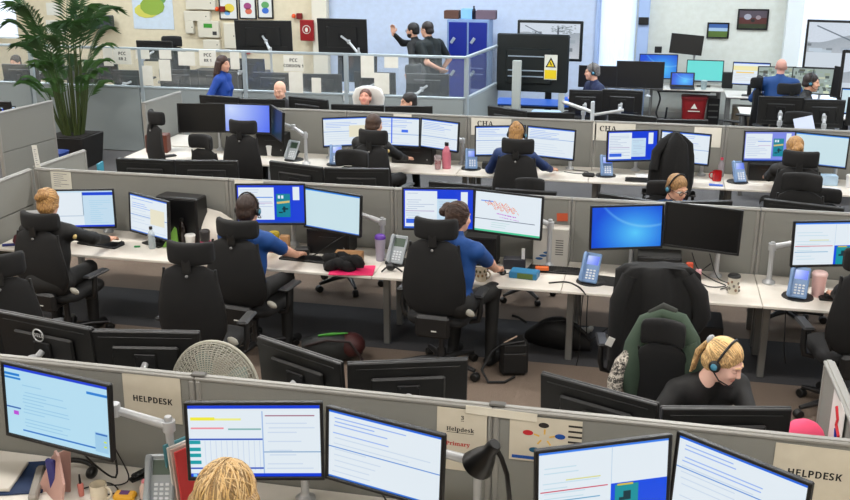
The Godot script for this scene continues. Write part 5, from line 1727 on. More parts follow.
func second_row_things() -> void:
	var b := ZB
	# left bay
	var t := thing("computer_tower", "big black computer case standing behind the small tilted monitor", "computer", Vector3(-4.42, 0.745, -8.74), -6.0)
	part("case", G.new().box(Vector3(0, 0.23, 0), Vector3(0.46, 0.46, 0.2), 0.012), mat("tower_black", Color(0.04, 0.04, 0.044), 0.45), t)
	part("front_panel", G.new().box(Vector3(0, 0.23, 0.102), Vector3(0.42, 0.42, 0.008), 0.004), mat("pc_panel", Color(0.055, 0.055, 0.06), 0.35), t)
	t = thing("paper_sheet", "large curled white sheet leaning on the partition by the black computer case", "paper", Vector3(-4.05, 0.745, -8.75), 0.0)
	var rings := []
	for i in 9:
		var u := i / 8.0
		rings.append([Vector3(-0.25 + 0.02 * u, 0.02 + 0.36 * u - 0.05 * u * u, 0.1 - 0.2 * u * u), Vector3(0.0, 0.01 + 0.28 * u, 0.14 - 0.22 * u * u), Vector3(0.26, 0.0 + 0.16 * u, 0.16 - 0.2 * u * u)])
	part("sheet", G.new().grid(rings, false), mat("paper_curl", Color(0.84, 0.82, 0.78), 0.8), t)
	mouse("black mouse left of the small tilted monitor", -4.95, -8.45, 10.0)
	keyboard("keyboard of the blonde officer", -5.15, -8.42, -10.0)
	solo("eraser", G.new().box(Vector3(0, 0.008, 0), Vector3(0.06, 0.016, 0.025), 0.005), mat("green_rubber", Color(0.1, 0.5, 0.25), 0.5), "little green piece on the desk beside the mouse", "eraser", Vector3(-4.76, 0.745, -8.42), 15.0)
	bottle("small clear bottle with a dark cap by the tilted monitor", -4.6, -8.42, 0.035, 0.22, Color(0.75, 0.8, 0.82, 0.4), Color(0.05, 0.05, 0.06), true)
	t = thing("folded_card", "bright green folded card behind the bottles", "card", Vector3(-4.45, 0.745, -8.5), 20.0)
	part("panel", G.new().prism([Vector2(-0.08, 0), Vector2(0.08, 0), Vector2(0.07, 0.17), Vector2(0.05, 0.19)], Vector3.RIGHT, Vector3.UP, Vector3(0, 0, 0.004), Vector3(0, 0, 0.0)), mat("card_green", Color(0.42, 0.62, 0.22), 0.6), t)
	part("panel", G.new().prism([Vector2(-0.08, 0), Vector2(0.08, 0), Vector2(0.07, 0.17), Vector2(0.05, 0.19)], Vector3(0.95, 0, -0.3), Vector3.UP, Vector3(0, 0, 0.004), Vector3(0, 0, -0.03)), mat("card_green", Color.GREEN), t)
	bottle("dark brown bottle with a black cap by the white cup", -4.36, -8.6, 0.038, 0.27, Color(0.1, 0.07, 0.06), Color(0.04, 0.04, 0.04))
	tumbler("plain white cup beside the dark bottle", -4.26, -8.55, 0.05, 0.13, Color(0.82, 0.82, 0.8), Color(0.86, 0.86, 0.85))
	t = tumbler("black and magenta tumbler behind the aisle chair", -4.08, -8.5, 0.05, 0.2, Color(0.06, 0.05, 0.06), Color(0.12, 0.1, 0.11))
	part("sleeve", G.new().lathe([Vector2(0.047, 0.0), Vector2(0.0495, 0.09)], 18), mat("magenta", Color(0.68, 0.08, 0.32), 0.5), t)
	t = slab("tablet", "white tablet propped behind the blonde officer", "tablet", -6.0, -8.62, Vector3(0.17, 0.24, 0.012), 20.0, Color(0.85, 0.86, 0.87))
	part("screen", G.new().quad_uv(Vector3(-0.065, 0.04, 0.0065), Vector3(0.065, 0.04, 0.0065), Vector3(0.065, 0.2, 0.0065), Vector3(-0.065, 0.2, 0.0065)), screen_mat("plain", 5), t)
	var g := G.new()
	for i in 9:
		g.ball(Vector3(sin(i * 2.3) * 0.09, 0.09 + cos(i * 1.9) * 0.05, cos(i * 3.1) * 0.07), Vector3(0.07, 0.07, 0.06), 8)
	solo("cloth_bag", g, mat("bag_plum", Color(0.38, 0.16, 0.2), 0.8, 0.0, "fabric"), "plum patterned cloth bag at the left end of the second row", "bag", Vector3(-5.82, 0.745, -8.3))
	cable("blue strap trailing from the plum bag", [Vector3(-6.05, 0.76, -8.15), Vector3(-5.95, 0.76, -8.2), Vector3(-5.85, 0.765, -8.25), Vector3(-5.75, 0.76, -8.3)], 0.014, Color(0.06, 0.12, 0.4))
	# second bay
	tumbler("lime green cup beside the yellow canister", -3.56, -8.62, 0.05, 0.14, Color(0.55, 0.68, 0.1), Color(0.5, 0.62, 0.1))
	t = tumbler("yellow canister with a dark band under the poster screen", -3.42, -8.62, 0.05, 0.19, Color(0.75, 0.66, 0.08), Color(0.72, 0.63, 0.1))
	part("band", G.new().lathe([Vector2(0.046, 0.05), Vector2(0.049, 0.11)], 18), mat("band_dark", Color(0.12, 0.09, 0.05), 0.5), t)
	slab("carton", "small cardboard pack right of the yellow canister", "box", -3.3, -8.58, Vector3(0.09, 0.17, 0.07), 5.0, Color(0.66, 0.5, 0.34))
	keyboard("keyboard right of the brown-haired woman", -3.05, -8.42, -4.0)
	mouse("mouse right of the brown-haired woman's keyboard", -2.78, -8.42, 5.0)
	desktop_pc("black desktop computer under the empty pale screen", -2.88, -8.74, 0.42, 0.24)
	slab("docking_box", "small black box between keyboard and black computer", "box", -3.12, -8.56, Vector3(0.14, 0.07, 0.1), 8.0, Color(0.05, 0.045, 0.04), 0.01)
	slab("carton", "flat cardboard box beside the black cloth", "box", -2.62, -8.42, Vector3(0.26, 0.1, 0.16), 4.0, Color(0.55, 0.4, 0.25))
	slab("folder", "bright pink folder jutting over the desk edge", "folder", -2.52, -8.2, Vector3(0.4, 0.012, 0.26), 10.0, Color(0.86, 0.14, 0.38), 0.003)
	g = G.new()
	for i in 12:
		g.ball(Vector3(-0.12 + 0.022 * i + sin(i * 2.7) * 0.05, 0.05 + cos(i * 1.9) * 0.03, sin(i * 1.3) * 0.07), Vector3(0.085, 0.05, 0.06), 8, Basis(Vector3(0.3, 1, 0.2).normalized(), i * 0.9))
	solo("scarf", g, mat("cloth_charcoal", Color(0.03, 0.03, 0.034), 0.95, 0.0, "fabric"), "crumpled black cloth lying on the pink folder", "cloth", Vector3(-2.62, 0.757, -8.24))
	cable("curly cable behind the brown-haired woman's keyboard", [Vector3(-3.35, 0.752, -8.6), Vector3(-3.2, 0.755, -8.5), Vector3(-3.0, 0.752, -8.55), Vector3(-2.8, 0.9, -8.5), Vector3(-2.65, 0.98, -8.6)])
	tumbler("clear bottle with a purple lid by the grey phone", -2.35, -8.55, 0.05, 0.25, Color(0.62, 0.6, 0.66), Color(0.38, 0.22, 0.62))
	phone("grey desk phone between the pale screen and documents screen", -2.17, -8.5, -12.0)
	t = thing("headset_stand", "black tripod headset lying in front of the grey phone", "headset", Vector3(-2.18, 0.745, -8.28), 0.0)
	part("hub", G.new().box(Vector3(0, 0.04, 0), Vector3(0.08, 0.06, 0.06), 0.015), mat("headset_black", Color(0.035, 0.035, 0.04), 0.4), t)
	for a in [0.3, 2.2, 4.3]:
		part("leg", G.new().tube([Vector3(0, 0.05, 0), Vector3(cos(a) * 0.07, 0.035, sin(a) * 0.05), Vector3(cos(a) * 0.12, 0.006, sin(a) * 0.08)], 0.008, 6), mat("headset_black", Color.BLACK), t)
	# third bay
	keyboard("keyboard hidden behind the woman with tied hair", -1.55, -8.42, 0.0)
	desktop_pc("black desktop computer under the colourful chart", -1.42, -8.72, 0.3, 0.27)
	t = mug("floral paper cup near the woman's hand", -1.34, -8.2, Color(0.72, 0.67, 0.58), 0.0, 1.1)
	print_dots(t, 0.051, 0.11, [Color(0.3, 0.28, 0.16), Color(0.5, 0.36, 0.2)])
	mouse("mouse under the hand of the woman with tied hair", -1.18, -8.42, 0.0)
	t = slab("tissue_box", "blue tissue box with a printed picture", "box", -0.98, -8.38, Vector3(0.25, 0.06, 0.14), -6.0, Color(0.13, 0.42, 0.58))
	part("picture", G.new().box(Vector3(0.02, 0.03, 0.0705), Vector3(0.14, 0.05, 0.002)), mat("picture_green", Color(0.3, 0.38, 0.16), 0.6), t)
	slab("desk_tidy", "dark grey box behind the blue tissue box", "box", -1.1, -8.6, Vector3(0.2, 0.1, 0.1), 4.0, Color(0.13, 0.13, 0.16))
	slab("card_stand", "small white upright stick in the grey box", "stand", -1.02, -8.58, Vector3(0.03, 0.2, 0.012), 0.0, Color(0.85, 0.85, 0.84), 0.003)
	t = slab("computer_tower", "white computer case with blue ovals by the orange note", "computer", -0.79, -8.8, Vector3(0.32, 0.36, 0.16), 0.0, Color(0.72, 0.71, 0.68))
	for k in 3:
		part("oval", G.new().ball(Vector3(-0.1 + k * 0.035, 0.07 + k * 0.03, 0.081), Vector3(0.035, 0.012, 0.002), 12), mat("oval_blue", Color(0.1, 0.3, 0.5), 0.5), t)
	for k in 7:
		part("vent_slot", G.new().box(Vector3(0.08, 0.12 + k * 0.022, 0.081), Vector3(0.07, 0.009, 0.003)), mat("vent_grey", Color(0.35, 0.35, 0.34), 0.5), t)
	keyboard("keyboard pushed against the partition by the white computer case", -0.74, -8.6, 0.0)
	slab("snack_box", "little orange packet on the keyboard by the white case", "box", -0.84, -8.52, Vector3(0.12, 0.03, 0.05), 6.0, Color(0.75, 0.35, 0.12), 0.004, 0.775)
	cable("black cable looping behind the floral cup", [Vector3(-1.25, 0.76, -8.7), Vector3(-1.3, 0.752, -8.5), Vector3(-1.15, 0.752, -8.42), Vector3(-1.0, 0.752, -8.55), Vector3(-0.95, 0.76, -8.75)])
	cable("headset cord in front of the blue-screen phone", [Vector3(-0.75, 0.752, -8.25), Vector3(-0.6, 0.755, -8.3), Vector3(-0.5, 0.752, -8.22), Vector3(-0.45, 0.752, -8.12), Vector3(-0.42, 0.74, -8.06)], 0.007)
	# fourth bay
	phone("blue-lit handset phone left of the black coat", -0.4, -8.36, -14.0, true)
	slab("mouse_mat", "black mat under the blue-lit phone", "mat", -0.22, -8.42, Vector3(0.34, 0.006, 0.24), -10.0, Color(0.05, 0.05, 0.055), 0.002)
	desktop_pc("black desktop computer under the plain blue screen", 0.18, -8.72, 0.38, 0.2)
	t = tumbler("white patterned paper cup with a black lid", 0.8, -8.36, 0.052, 0.17, Color(0.78, 0.76, 0.7), Color(0.08, 0.08, 0.08))
	print_dots(t, 0.05, 0.14, [Color(0.45, 0.43, 0.4), Color(0.55, 0.45, 0.38)])
	slab("lotion_pack", "orange and white upright pack behind the coat", "box", 0.44, -8.62, Vector3(0.06, 0.16, 0.05), 6.0, Color(0.82, 0.32, 0.2))
	slab("lotion_pack", "small pink pack beside the orange pack", "box", 0.52, -8.6, Vector3(0.05, 0.11, 0.04), -6.0, Color(0.8, 0.6, 0.62))
	cable("tangle of black cable below the switched-off screen", [Vector3(0.45, 1.0, -8.62), Vector3(0.52, 0.85, -8.6), Vector3(0.65, 0.76, -8.62), Vector3(0.75, 0.756, -8.5), Vector3(0.6, 0.756, -8.45), Vector3(0.5, 0.78, -8.6), Vector3(0.62, 0.9, -8.65)])
	cable("second black cable below the switched-off screen", [Vector3(0.6, 1.0, -8.62), Vector3(0.68, 0.8, -8.58), Vector3(0.8, 0.756, -8.55), Vector3(0.7, 0.756, -8.4)])
	# fifth bay
	phone("blue-lit handset phone beside the pink tumbler", 1.32, -8.36, -14.0, true)
	tumbler("tall pale pink tumbler", 1.49, -8.44, 0.062, 0.22, Color(0.86, 0.7, 0.68), Color(0.88, 0.75, 0.73))
	keyboard("keyboard at the right edge of the second row", 1.72, -8.4, 0.0)

func print_dots(t: Node3D, r: float, hh: float, cols: Array) -> void:
	for k in 9:
		var a := PI * k / 8.0
		var c: Color = cols[k % 2]
		part("printed_flower", G.new().ball(Vector3(cos(a) * r * 0.93, 0.025 + fmod(k * 0.037, hh * 0.7), sin(a) * r * 0.93), Vector3(0.012, 0.014, 0.012), 6), mat("print_%s" % c.to_html(), c, 0.7), t)

func third_row_things() -> void:
	tumbler("white tin on the third-row desk below the lavender screen", -5.0, -12.6, 0.055, 0.15, Color(0.8, 0.8, 0.79), Color(0.84, 0.84, 0.83))
	desktop_pc("black computer under the dark teal screen", -4.98, -12.7, 0.4, 0.3)
	phone("grey phone beside the white tin, third row", -4.6, -12.4, -16.0)
	phone("lit phone left of the officer in black", -3.95, -12.25, 14.0, true)
	desktop_pc("black computer under the middle bright screen", -3.0, -12.66, 0.55, 0.22)
	solo("small_box", G.new().box(Vector3(0, 0.02, 0), Vector3(0.12, 0.04, 0.08), 0.01), mat("orange_red", Color(0.8, 0.22, 0.12), 0.5), "small orange-red box by the officer in black's hand", "box", Vector3(-2.95, 0.745, -12.6))
	var t := thing("drinking_glass", "tall glass of red drink next to the pink bottle", "glass", Vector3(-2.6, 0.745, -12.3))
	part("glass", G.new().lathe([Vector2(0.038, 0), Vector2(0.05, 0.18)], 18), mat("clear_glass", Color(0.9, 0.85, 0.86, 0.25), 0.05, 0.0, "glass"), t)
	part("drink", G.new().lathe([Vector2(0.034, 0.006), Vector2(0.042, 0.11)], 18), mat("red_drink", Color(0.5, 0.05, 0.1), 0.2), t)
	bottle("pink water bottle with a dark cap", -2.5, -12.38, 0.058, 0.34, Color(0.74, 0.42, 0.48), Color(0.1, 0.08, 0.08))
	phone("lit phone left of the blonde woman in blue", -2.18, -12.4, 12.0, true)
	slab("desk_tidy", "small black box beside the blonde woman's phone", "box", -1.98, -12.5, Vector3(0.14, 0.08, 0.1), 5.0, Color(0.05, 0.05, 0.05))
	cable("cable across the blonde woman's desk", [Vector3(-2.0, 0.752, -12.4), Vector3(-1.85, 0.752, -12.5), Vector3(-1.6, 0.752, -12.45)])
	cable("cable right of the blonde woman's hand", [Vector3(-1.0, 0.752, -12.5), Vector3(-0.8, 0.752, -12.42), Vector3(-0.7, 0.752, -12.55), Vector3(-0.9, 0.752, -12.62)])
	phone("lit phone before the right CHA notice", -0.47, -12.4, 12.0, true)
	slab("headset_pack", "black headset bundle left of the CHA-side phone", "headset", -0.68, -12.32, Vector3(0.16, 0.05, 0.07), -8.0, Color(0.04, 0.04, 0.045), 0.02)
	keyboard("keyboard below the blue window screen, third row", 0.0, -12.24, 0.0)
	slab("papers", "loose papers behind the third-row keyboard", "paper", 0.1, -12.5, Vector3(0.4, 0.012, 0.2), 8.0, Color(0.82, 0.82, 0.82), 0.002)
	mug("red mug on the third-row desk", 0.87, -12.45, Color(0.62, 0.04, 0.06), 180.0, 1.25)
	bottle("clear bottle with a pink cap behind the red mug", 0.93, -12.7, 0.04, 0.24, Color(0.75, 0.72, 0.75, 0.5), Color(0.9, 0.3, 0.4), true)
	phone("blue-lit phone right of the red mug", 1.12, -12.42, 18.0, true)
	slab("sticky_pad", "bright blue pad in front of the red mug", "pad", 0.85, -12.2, Vector3(0.16, 0.012, 0.07), -6.0, Color(0.12, 0.35, 0.75), 0.003)
	desktop_pc("black computer under the violet desktop screen", 1.5, -12.7, 0.5, 0.2)
	slab("tissue_box", "white and blue spotted tissue box at the third row's right end", "box", 2.15, -12.55, Vector3(0.24, 0.12, 0.14), 4.0, Color(0.68, 0.78, 0.86))
	tumbler("white paper cup at the third row's right end", 2.4, -12.45, 0.05, 0.16, Color(0.84, 0.84, 0.85), Color(0.86, 0.86, 0.86))
	slab("papers", "loose papers below the spotted tissue box", "paper", 2.1, -12.28, Vector3(0.36, 0.008, 0.2), -8.0, Color(0.8, 0.8, 0.82), 0.002)
	var lean := slab("papers", "papers leaning upright against the far right chair", "paper", 2.0, -13.62, Vector3(0.24, 0.01, 0.36), 20.0, Color(0.72, 0.76, 0.86), 0.002, 1.2)
	lean.rotation = Vector3(1.0, 0.4, 0.5)

func first_row_things() -> void:
	# fan on the far side of the nearest partition
	var t := thing("desk_fan", "white desk fan with a mesh guard behind the nearest partition", "fan", Vector3(-2.37, 0.745, -4.93), -6.0)
	var wire := mat("fan_white", Color(0.66, 0.65, 0.6), 0.45)
	var c := Vector3(0, 0.37, 0)
	var tilt := Basis(Vector3.RIGHT, -0.22)
	for side in [1.0, -1.0]:
		var g := G.new()
		for i in 20:
			var r := 0.045 + 0.236 * i / 19.0
			var zz: float = side * 0.085 * sqrt(maxf(0.0, 1.0 - pow(r / 0.29, 2.6)))
			var pts := []
			for k in 37:
				pts.append(c + tilt * Vector3(cos(TAU * k / 36.0) * r, sin(TAU * k / 36.0) * r, zz))
			g.tube(pts, 0.003, 4, false)
		for k in 60:
			var a := TAU * k / 60.0
			var pts := []
			for i in 7:
				var r := 0.04 + 0.245 * i / 6.0
				pts.append(c + tilt * Vector3(cos(a) * r, sin(a) * r, side * 0.085 * sqrt(maxf(0.0, 1.0 - pow(minf(r, 0.29) / 0.29, 2.6)))))
			g.tube(pts, 0.003, 4, false)
		part("wire_guard", g, wire, t).set_meta("kind", "stuff")
	var rim := []
	for k in 49:
		rim.append(c + tilt * Vector3(cos(TAU * k / 48.0) * 0.288, sin(TAU * k / 48.0) * 0.288, 0))
	part("rim", G.new().tube(rim, 0.011, 8, false), wire, t)
	for k in 4:
		var a := TAU * k / 4.0 + 0.5
		var rings := []
		for i in 6:
			var r := 0.04 + 0.2 * i / 5.0
			var wdt := 0.3 + 0.5 * sin(PI * (0.2 + 0.75 * i / 5.0))
			rings.append([c + tilt * Vector3(cos(a - wdt * 0.6) * r, sin(a - wdt * 0.6) * r, 0.03), c + tilt * Vector3(cos(a) * r, sin(a) * r, 0.0), c + tilt * Vector3(cos(a + wdt * 0.6) * r, sin(a + wdt * 0.6) * r, -0.03)])
		part("blade", G.new().grid(rings, false), mat("fan_blade", Color(0.6, 0.66, 0.63), 0.4), t)
	part("motor_housing", G.new().tube([c + tilt * Vector3(0, 0, -0.2), c + tilt * Vector3(0, 0, -0.16), c + tilt * Vector3(0, 0, -0.02)], [0.04, 0.07, 0.075], 16), wire, t)
	part("hub_cap", G.new().tube([c + tilt * Vector3(0, 0, 0.06), c + tilt * Vector3(0, 0, 0.092), c + tilt * Vector3(0, 0, 0.098)], [0.05, 0.048, 0.03], 16), wire, t)
	part("stand", G.new().tube([Vector3(0, 0.0, -0.1), Vector3(0, 0.2, -0.12), c + tilt * Vector3(0, -0.03, -0.1)], [0.03, 0.022, 0.025], 10), wire, t)
	part("base", G.new().lathe([Vector2(0.14, 0), Vector2(0.14, 0.02), Vector2(0.05, 0.045)], 20, Vector3(0, 0, -0.1)), wire, t)
	slab("label_printer", "small cream box in front of the fan", "box", -2.3, -4.76, Vector3(0.12, 0.54, 0.07), -8.0, Color(0.78, 0.75, 0.66), 0.015)
	# nearest desks
	t = thing("desk_lamp", "black desk lamp with a cone shade before the nearest partition", "lamp", Vector3(-0.55, 0.745, -4.3), 0.0)
	var bk := mat("lamp_black", Color(0.025, 0.025, 0.027), 0.35)
	part("base", G.new().lathe([Vector2(0.09, 0), Vector2(0.088, 0.02), Vector2(0.03, 0.035)], 20), bk, t)
	part("gooseneck", G.new().tube([Vector3(0, 0.02, 0), Vector3(0.01, 0.15, 0.01), Vector3(0.01, 0.3, 0.02), Vector3(-0.005, 0.42, 0.02), Vector3(-0.035, 0.5, 0.01), Vector3(-0.07, 0.555, 0.0)], 0.0125, 10), bk, t)
	var lb := Basis(Vector3.BACK, -0.55) * Basis(Vector3.RIGHT, 0.25)
	part("shade", G.new().lathe([Vector2(0.082, -0.1), Vector2(0.084, -0.095), Vector2(0.06, -0.02), Vector2(0.036, 0.03), Vector2(0.034, 0.08), Vector2(0.028, 0.09)], 24, Vector3(-0.11, 0.505, 0.0), lb), bk, t)
	part("bulb", G.new().ball(Vector3(-0.11, 0.505, 0) + lb * Vector3(0, -0.06, 0), Vector3(0.03, 0.04, 0.03), 12), mat("bulb_white", Color(0.8, 0.8, 0.78), 0.3), t)
	t = thing("pink_case", "pale pink open soft case lying on the nearest desk", "case", Vector3(-3.02, 0.745, -4.22), -20.0)
	var pk := mat("case_pink", Color(0.72, 0.57, 0.53), 0.55)
	part("side", G.new().prism([Vector2(-0.1, 0), Vector2(0.12, 0), Vector2(0.13, 0.14), Vector2(0.03, 0.26), Vector2(-0.02, 0.27)], Vector3(0.95, 0, 0.3), Vector3(0, 0.97, -0.2), Vector3(-0.004, 0.0, 0.012), Vector3(0.02, 0, 0.02)), pk, t)
	part("side", G.new().prism([Vector2(-0.12, 0), Vector2(0.08, 0), Vector2(0.04, 0.25), Vector2(-0.06, 0.2)], Vector3(0.8, 0, -0.5), Vector3(0, 0.95, -0.3), Vector3(0.006, 0.0, 0.01), Vector3(-0.03, 0, -0.04)), pk, t)
	part("lining", G.new().box(Vector3(0.0, 0.12, -0.01), Vector3(0.07, 0.2, 0.03), 0.008, Basis(Vector3.BACK, 0.1)), mat("lining_blue", Color(0.15, 0.14, 0.42), 0.6), t)
	mug("cream mug at the bottom edge of the nearest desk", -2.76, -4.24, Color(0.78, 0.74, 0.66), 0.0, 1.0)
	t = thing("marker_pen", "pink marker pen standing beside the cream mug", "pen", Vector3(-2.88, 0.745, -4.26))
	part("barrel", G.new().lathe([Vector2(0.014, 0), Vector2(0.017, 0.07), Vector2(0.012, 0.075)], 12), mat("pen_pink", Color(0.82, 0.5, 0.46), 0.4), t)
	part("tip", G.new().lathe([Vector2(0.007, 0.075), Vector2(0.005, 0.13)], 8), mat("dark_metal", Color.BLACK), t)
	t = slab("sweet_packet", "yellow and purple packet at the bottom edge of the nearest desk", "packet", -2.63, -4.28, Vector3(0.12, 0.04, 0.07), 8.0, Color(0.82, 0.6, 0.1), 0.012)
	part("print", G.new().box(Vector3(0.0, 0.041, 0.0), Vector3(0.05, 0.002, 0.04)), mat("print_purple", Color(0.3, 0.1, 0.35), 0.6), t)
	bottle("small bottle with a pink cap beside the nearest phone", -2.52, -4.3, 0.028, 0.12, Color(0.85, 0.75, 0.72), Color(0.86, 0.5, 0.55))
	phone("grey desk phone with a dark screen on the nearest desk", -2.42, -4.3, 14.0)
	t = thing("stapler", "black stapler lying near the HELPDESK notice", "stapler", Vector3(-2.64, 0.745, -4.52), -35.0)
	part("base", G.new().box(Vector3(0, 0.008, 0), Vector3(0.05, 0.014, 0.18), 0.004), mat("headset_black", Color(0.035, 0.035, 0.04), 0.4), t)
	part("arm", G.new().box(Vector3(0, 0.035, -0.01), Vector3(0.04, 0.025, 0.17), 0.008, Basis(Vector3.RIGHT, 0.12)), mat("headset_black", Color.BLACK), t)
	slab("folder", "dark blue folder at the lower left corner", "folder", -3.3, -4.34, Vector3(0.3, 0.015, 0.34), 20.0, Color(0.03, 0.16, 0.32), 0.003)
	slab("notebook", "open white notebook lying on the blue folder", "notebook", -3.42, -4.3, Vector3(0.24, 0.02, 0.3), 14.0, Color(0.82, 0.8, 0.76), 0.004, 0.761)
	slab("slim_device", "grey slim device leaning between folder and pink case", "device", -3.16, -4.28, Vector3(0.05, 0.05, 0.34), 25.0, Color(0.55, 0.53, 0.5), 0.012)
	t = thing("headset", "black headset lying on the nearest desk under the big monitor", "headset", Vector3(-3.05, 0.745, -4.45), 0.0)
	var pts := []
	for i in 15:
		pts.append(Vector3(cos(PI * i / 14.0) * 0.13, 0.03 + sin(PI * i / 14.0) * 0.02, -sin(PI * i / 14.0) * 0.07))
	part("band", G.new().tube(pts, 0.015, 8), mat("headset_black", Color.BLACK), t)
	for k in [-1, 1]:
		part("ear_cushion", G.new().ball(Vector3(k * 0.13, 0.035, 0.01), Vector3(0.03, 0.035, 0.045), 12), mat("headset_black", Color.BLACK), t)
	cable("thin black cable curling on the nearest desk", [Vector3(-2.7, 1.0, -4.35), Vector3(-2.68, 0.8, -4.42), Vector3(-2.72, 0.752, -4.4), Vector3(-2.85, 0.752, -4.36), Vector3(-2.78, 0.752, -4.28), Vector3(-2.7, 0.752, -4.33), Vector3(-2.8, 0.752, -4.4), Vector3(-2.92, 0.752, -4.3)], 0.004)
	cable("thick black cables hanging under the big monitor", [Vector3(-2.9, 1.1, -4.25), Vector3(-2.85, 0.9, -4.35), Vector3(-2.78, 0.76, -4.45), Vector3(-2.82, 0.9, -4.5), Vector3(-2.9, 1.05, -4.35)], 0.006)
	var n := 0
	for q in [[Color(0.3, 0.52, 0.56), 0.0, "teal plastic folder standing upright by the HELPDESK notice"], [Color(0.78, 0.76, 0.74), 0.03, "white papers standing upright beside the teal folder"], [Color(0.74, 0.64, 0.6), 0.055, "beige folder standing upright by the table-of-figures screen"], [Color(0.7, 0.16, 0.16), 0.085, "red folder standing upright beside the table-of-figures screen"]]:
		var o := solo("upright_folder", G.new().box(Vector3(0, 0.16, 0), Vector3(0.012, 0.33 + n * 0.012, 0.24), 0.003), mat("flat_%s" % q[0].to_html(), q[0], 0.6), q[2], "folder", Vector3(-2.32 + q[1] * 1.3, 0.745, -4.42 + q[1]), -30.0)
		o.rotation.z = 0.1
		n += 1
	cable("cables below the pale blue text screen", [Vector3(-1.3, 1.1, -4.3), Vector3(-1.22, 0.95, -4.35), Vector3(-1.1, 0.85, -4.3), Vector3(-1.0, 0.95, -4.4)])
	solo("cushion", G.new().ball(Vector3.ZERO, Vector3(0.11, 0.1, 0.1), 18), mat("pink_plush", Color(0.9, 0.3, 0.45), 0.8), "rounded bright pink object right of the headset woman", "cushion", Vector3(0.94, 1.06, -5.2))
	solo("cushion_stand", G.new().lathe([Vector2(0.09, 0), Vector2(0.05, 0.02), Vector2(0.03, 0.1), Vector2(0.05, 0.24)], 16), mat("pink_plush", Color.PINK), "pink stand under the rounded pink object", "stand", Vector3(0.94, 0.745, -5.2))
	# dropped paper by the partition, far left third row
	solo("leaflet_holder", G.new().box(Vector3(0, 0.29, 0), Vector3(0.02, 0.58, 0.16), 0.004), mat("leaflet_teal", Color(0.2, 0.5, 0.58), 0.5), "teal and white leaflet holder left of the second-row monitor backs", "holder", Vector3(-5.66, 0.745, -9.4), 10.0)

# ---------------------------------------------------------------- the glazed screen and what stands behind it
const ZG := -15.6

func glazed(label: String, a: Vector3, b: Vector3) -> void:
	var d := b - a
	var L := d.length()
	var t := thing("glazed_screen", label, "screen", Vector3((a.x + b.x) / 2, 0, (a.z + b.z) / 2), rad_to_deg(atan2(-d.z, d.x)))
	var rail := mat("glazed_rail", Color(0.64, 0.68, 0.7), 0.4, 0.25)
	part("panel", G.new().box(Vector3(0, 0.56, 0), Vector3(L - 0.06, 1.1, 0.05), 0.006), mat("glazed_panel", Color(0.6, 0.63, 0.63), 0.8, 0.0, "fabric"), t)
	part("glass_pane", G.new().box(Vector3(0, 1.44, 0), Vector3(L - 0.06, 0.62, 0.006)), mat("screen_glass_clear", Color(0.9, 0.95, 0.97, 0.05), 0.03, 0.0, "glass"), t)
	part("sill_rail", G.new().box(Vector3(0, 1.125, 0), Vector3(L - 0.02, 0.035, 0.06), 0.006), rail, t)
	part("top_rail", G.new().box(Vector3(0, 1.77, 0), Vector3(L - 0.004, 0.04, 0.06), 0.006), rail, t)
	part("post", G.new().box(Vector3(-L / 2 + 0.035, 0.89, 0), Vector3(0.07, 1.78, 0.066), 0.008), rail, t)

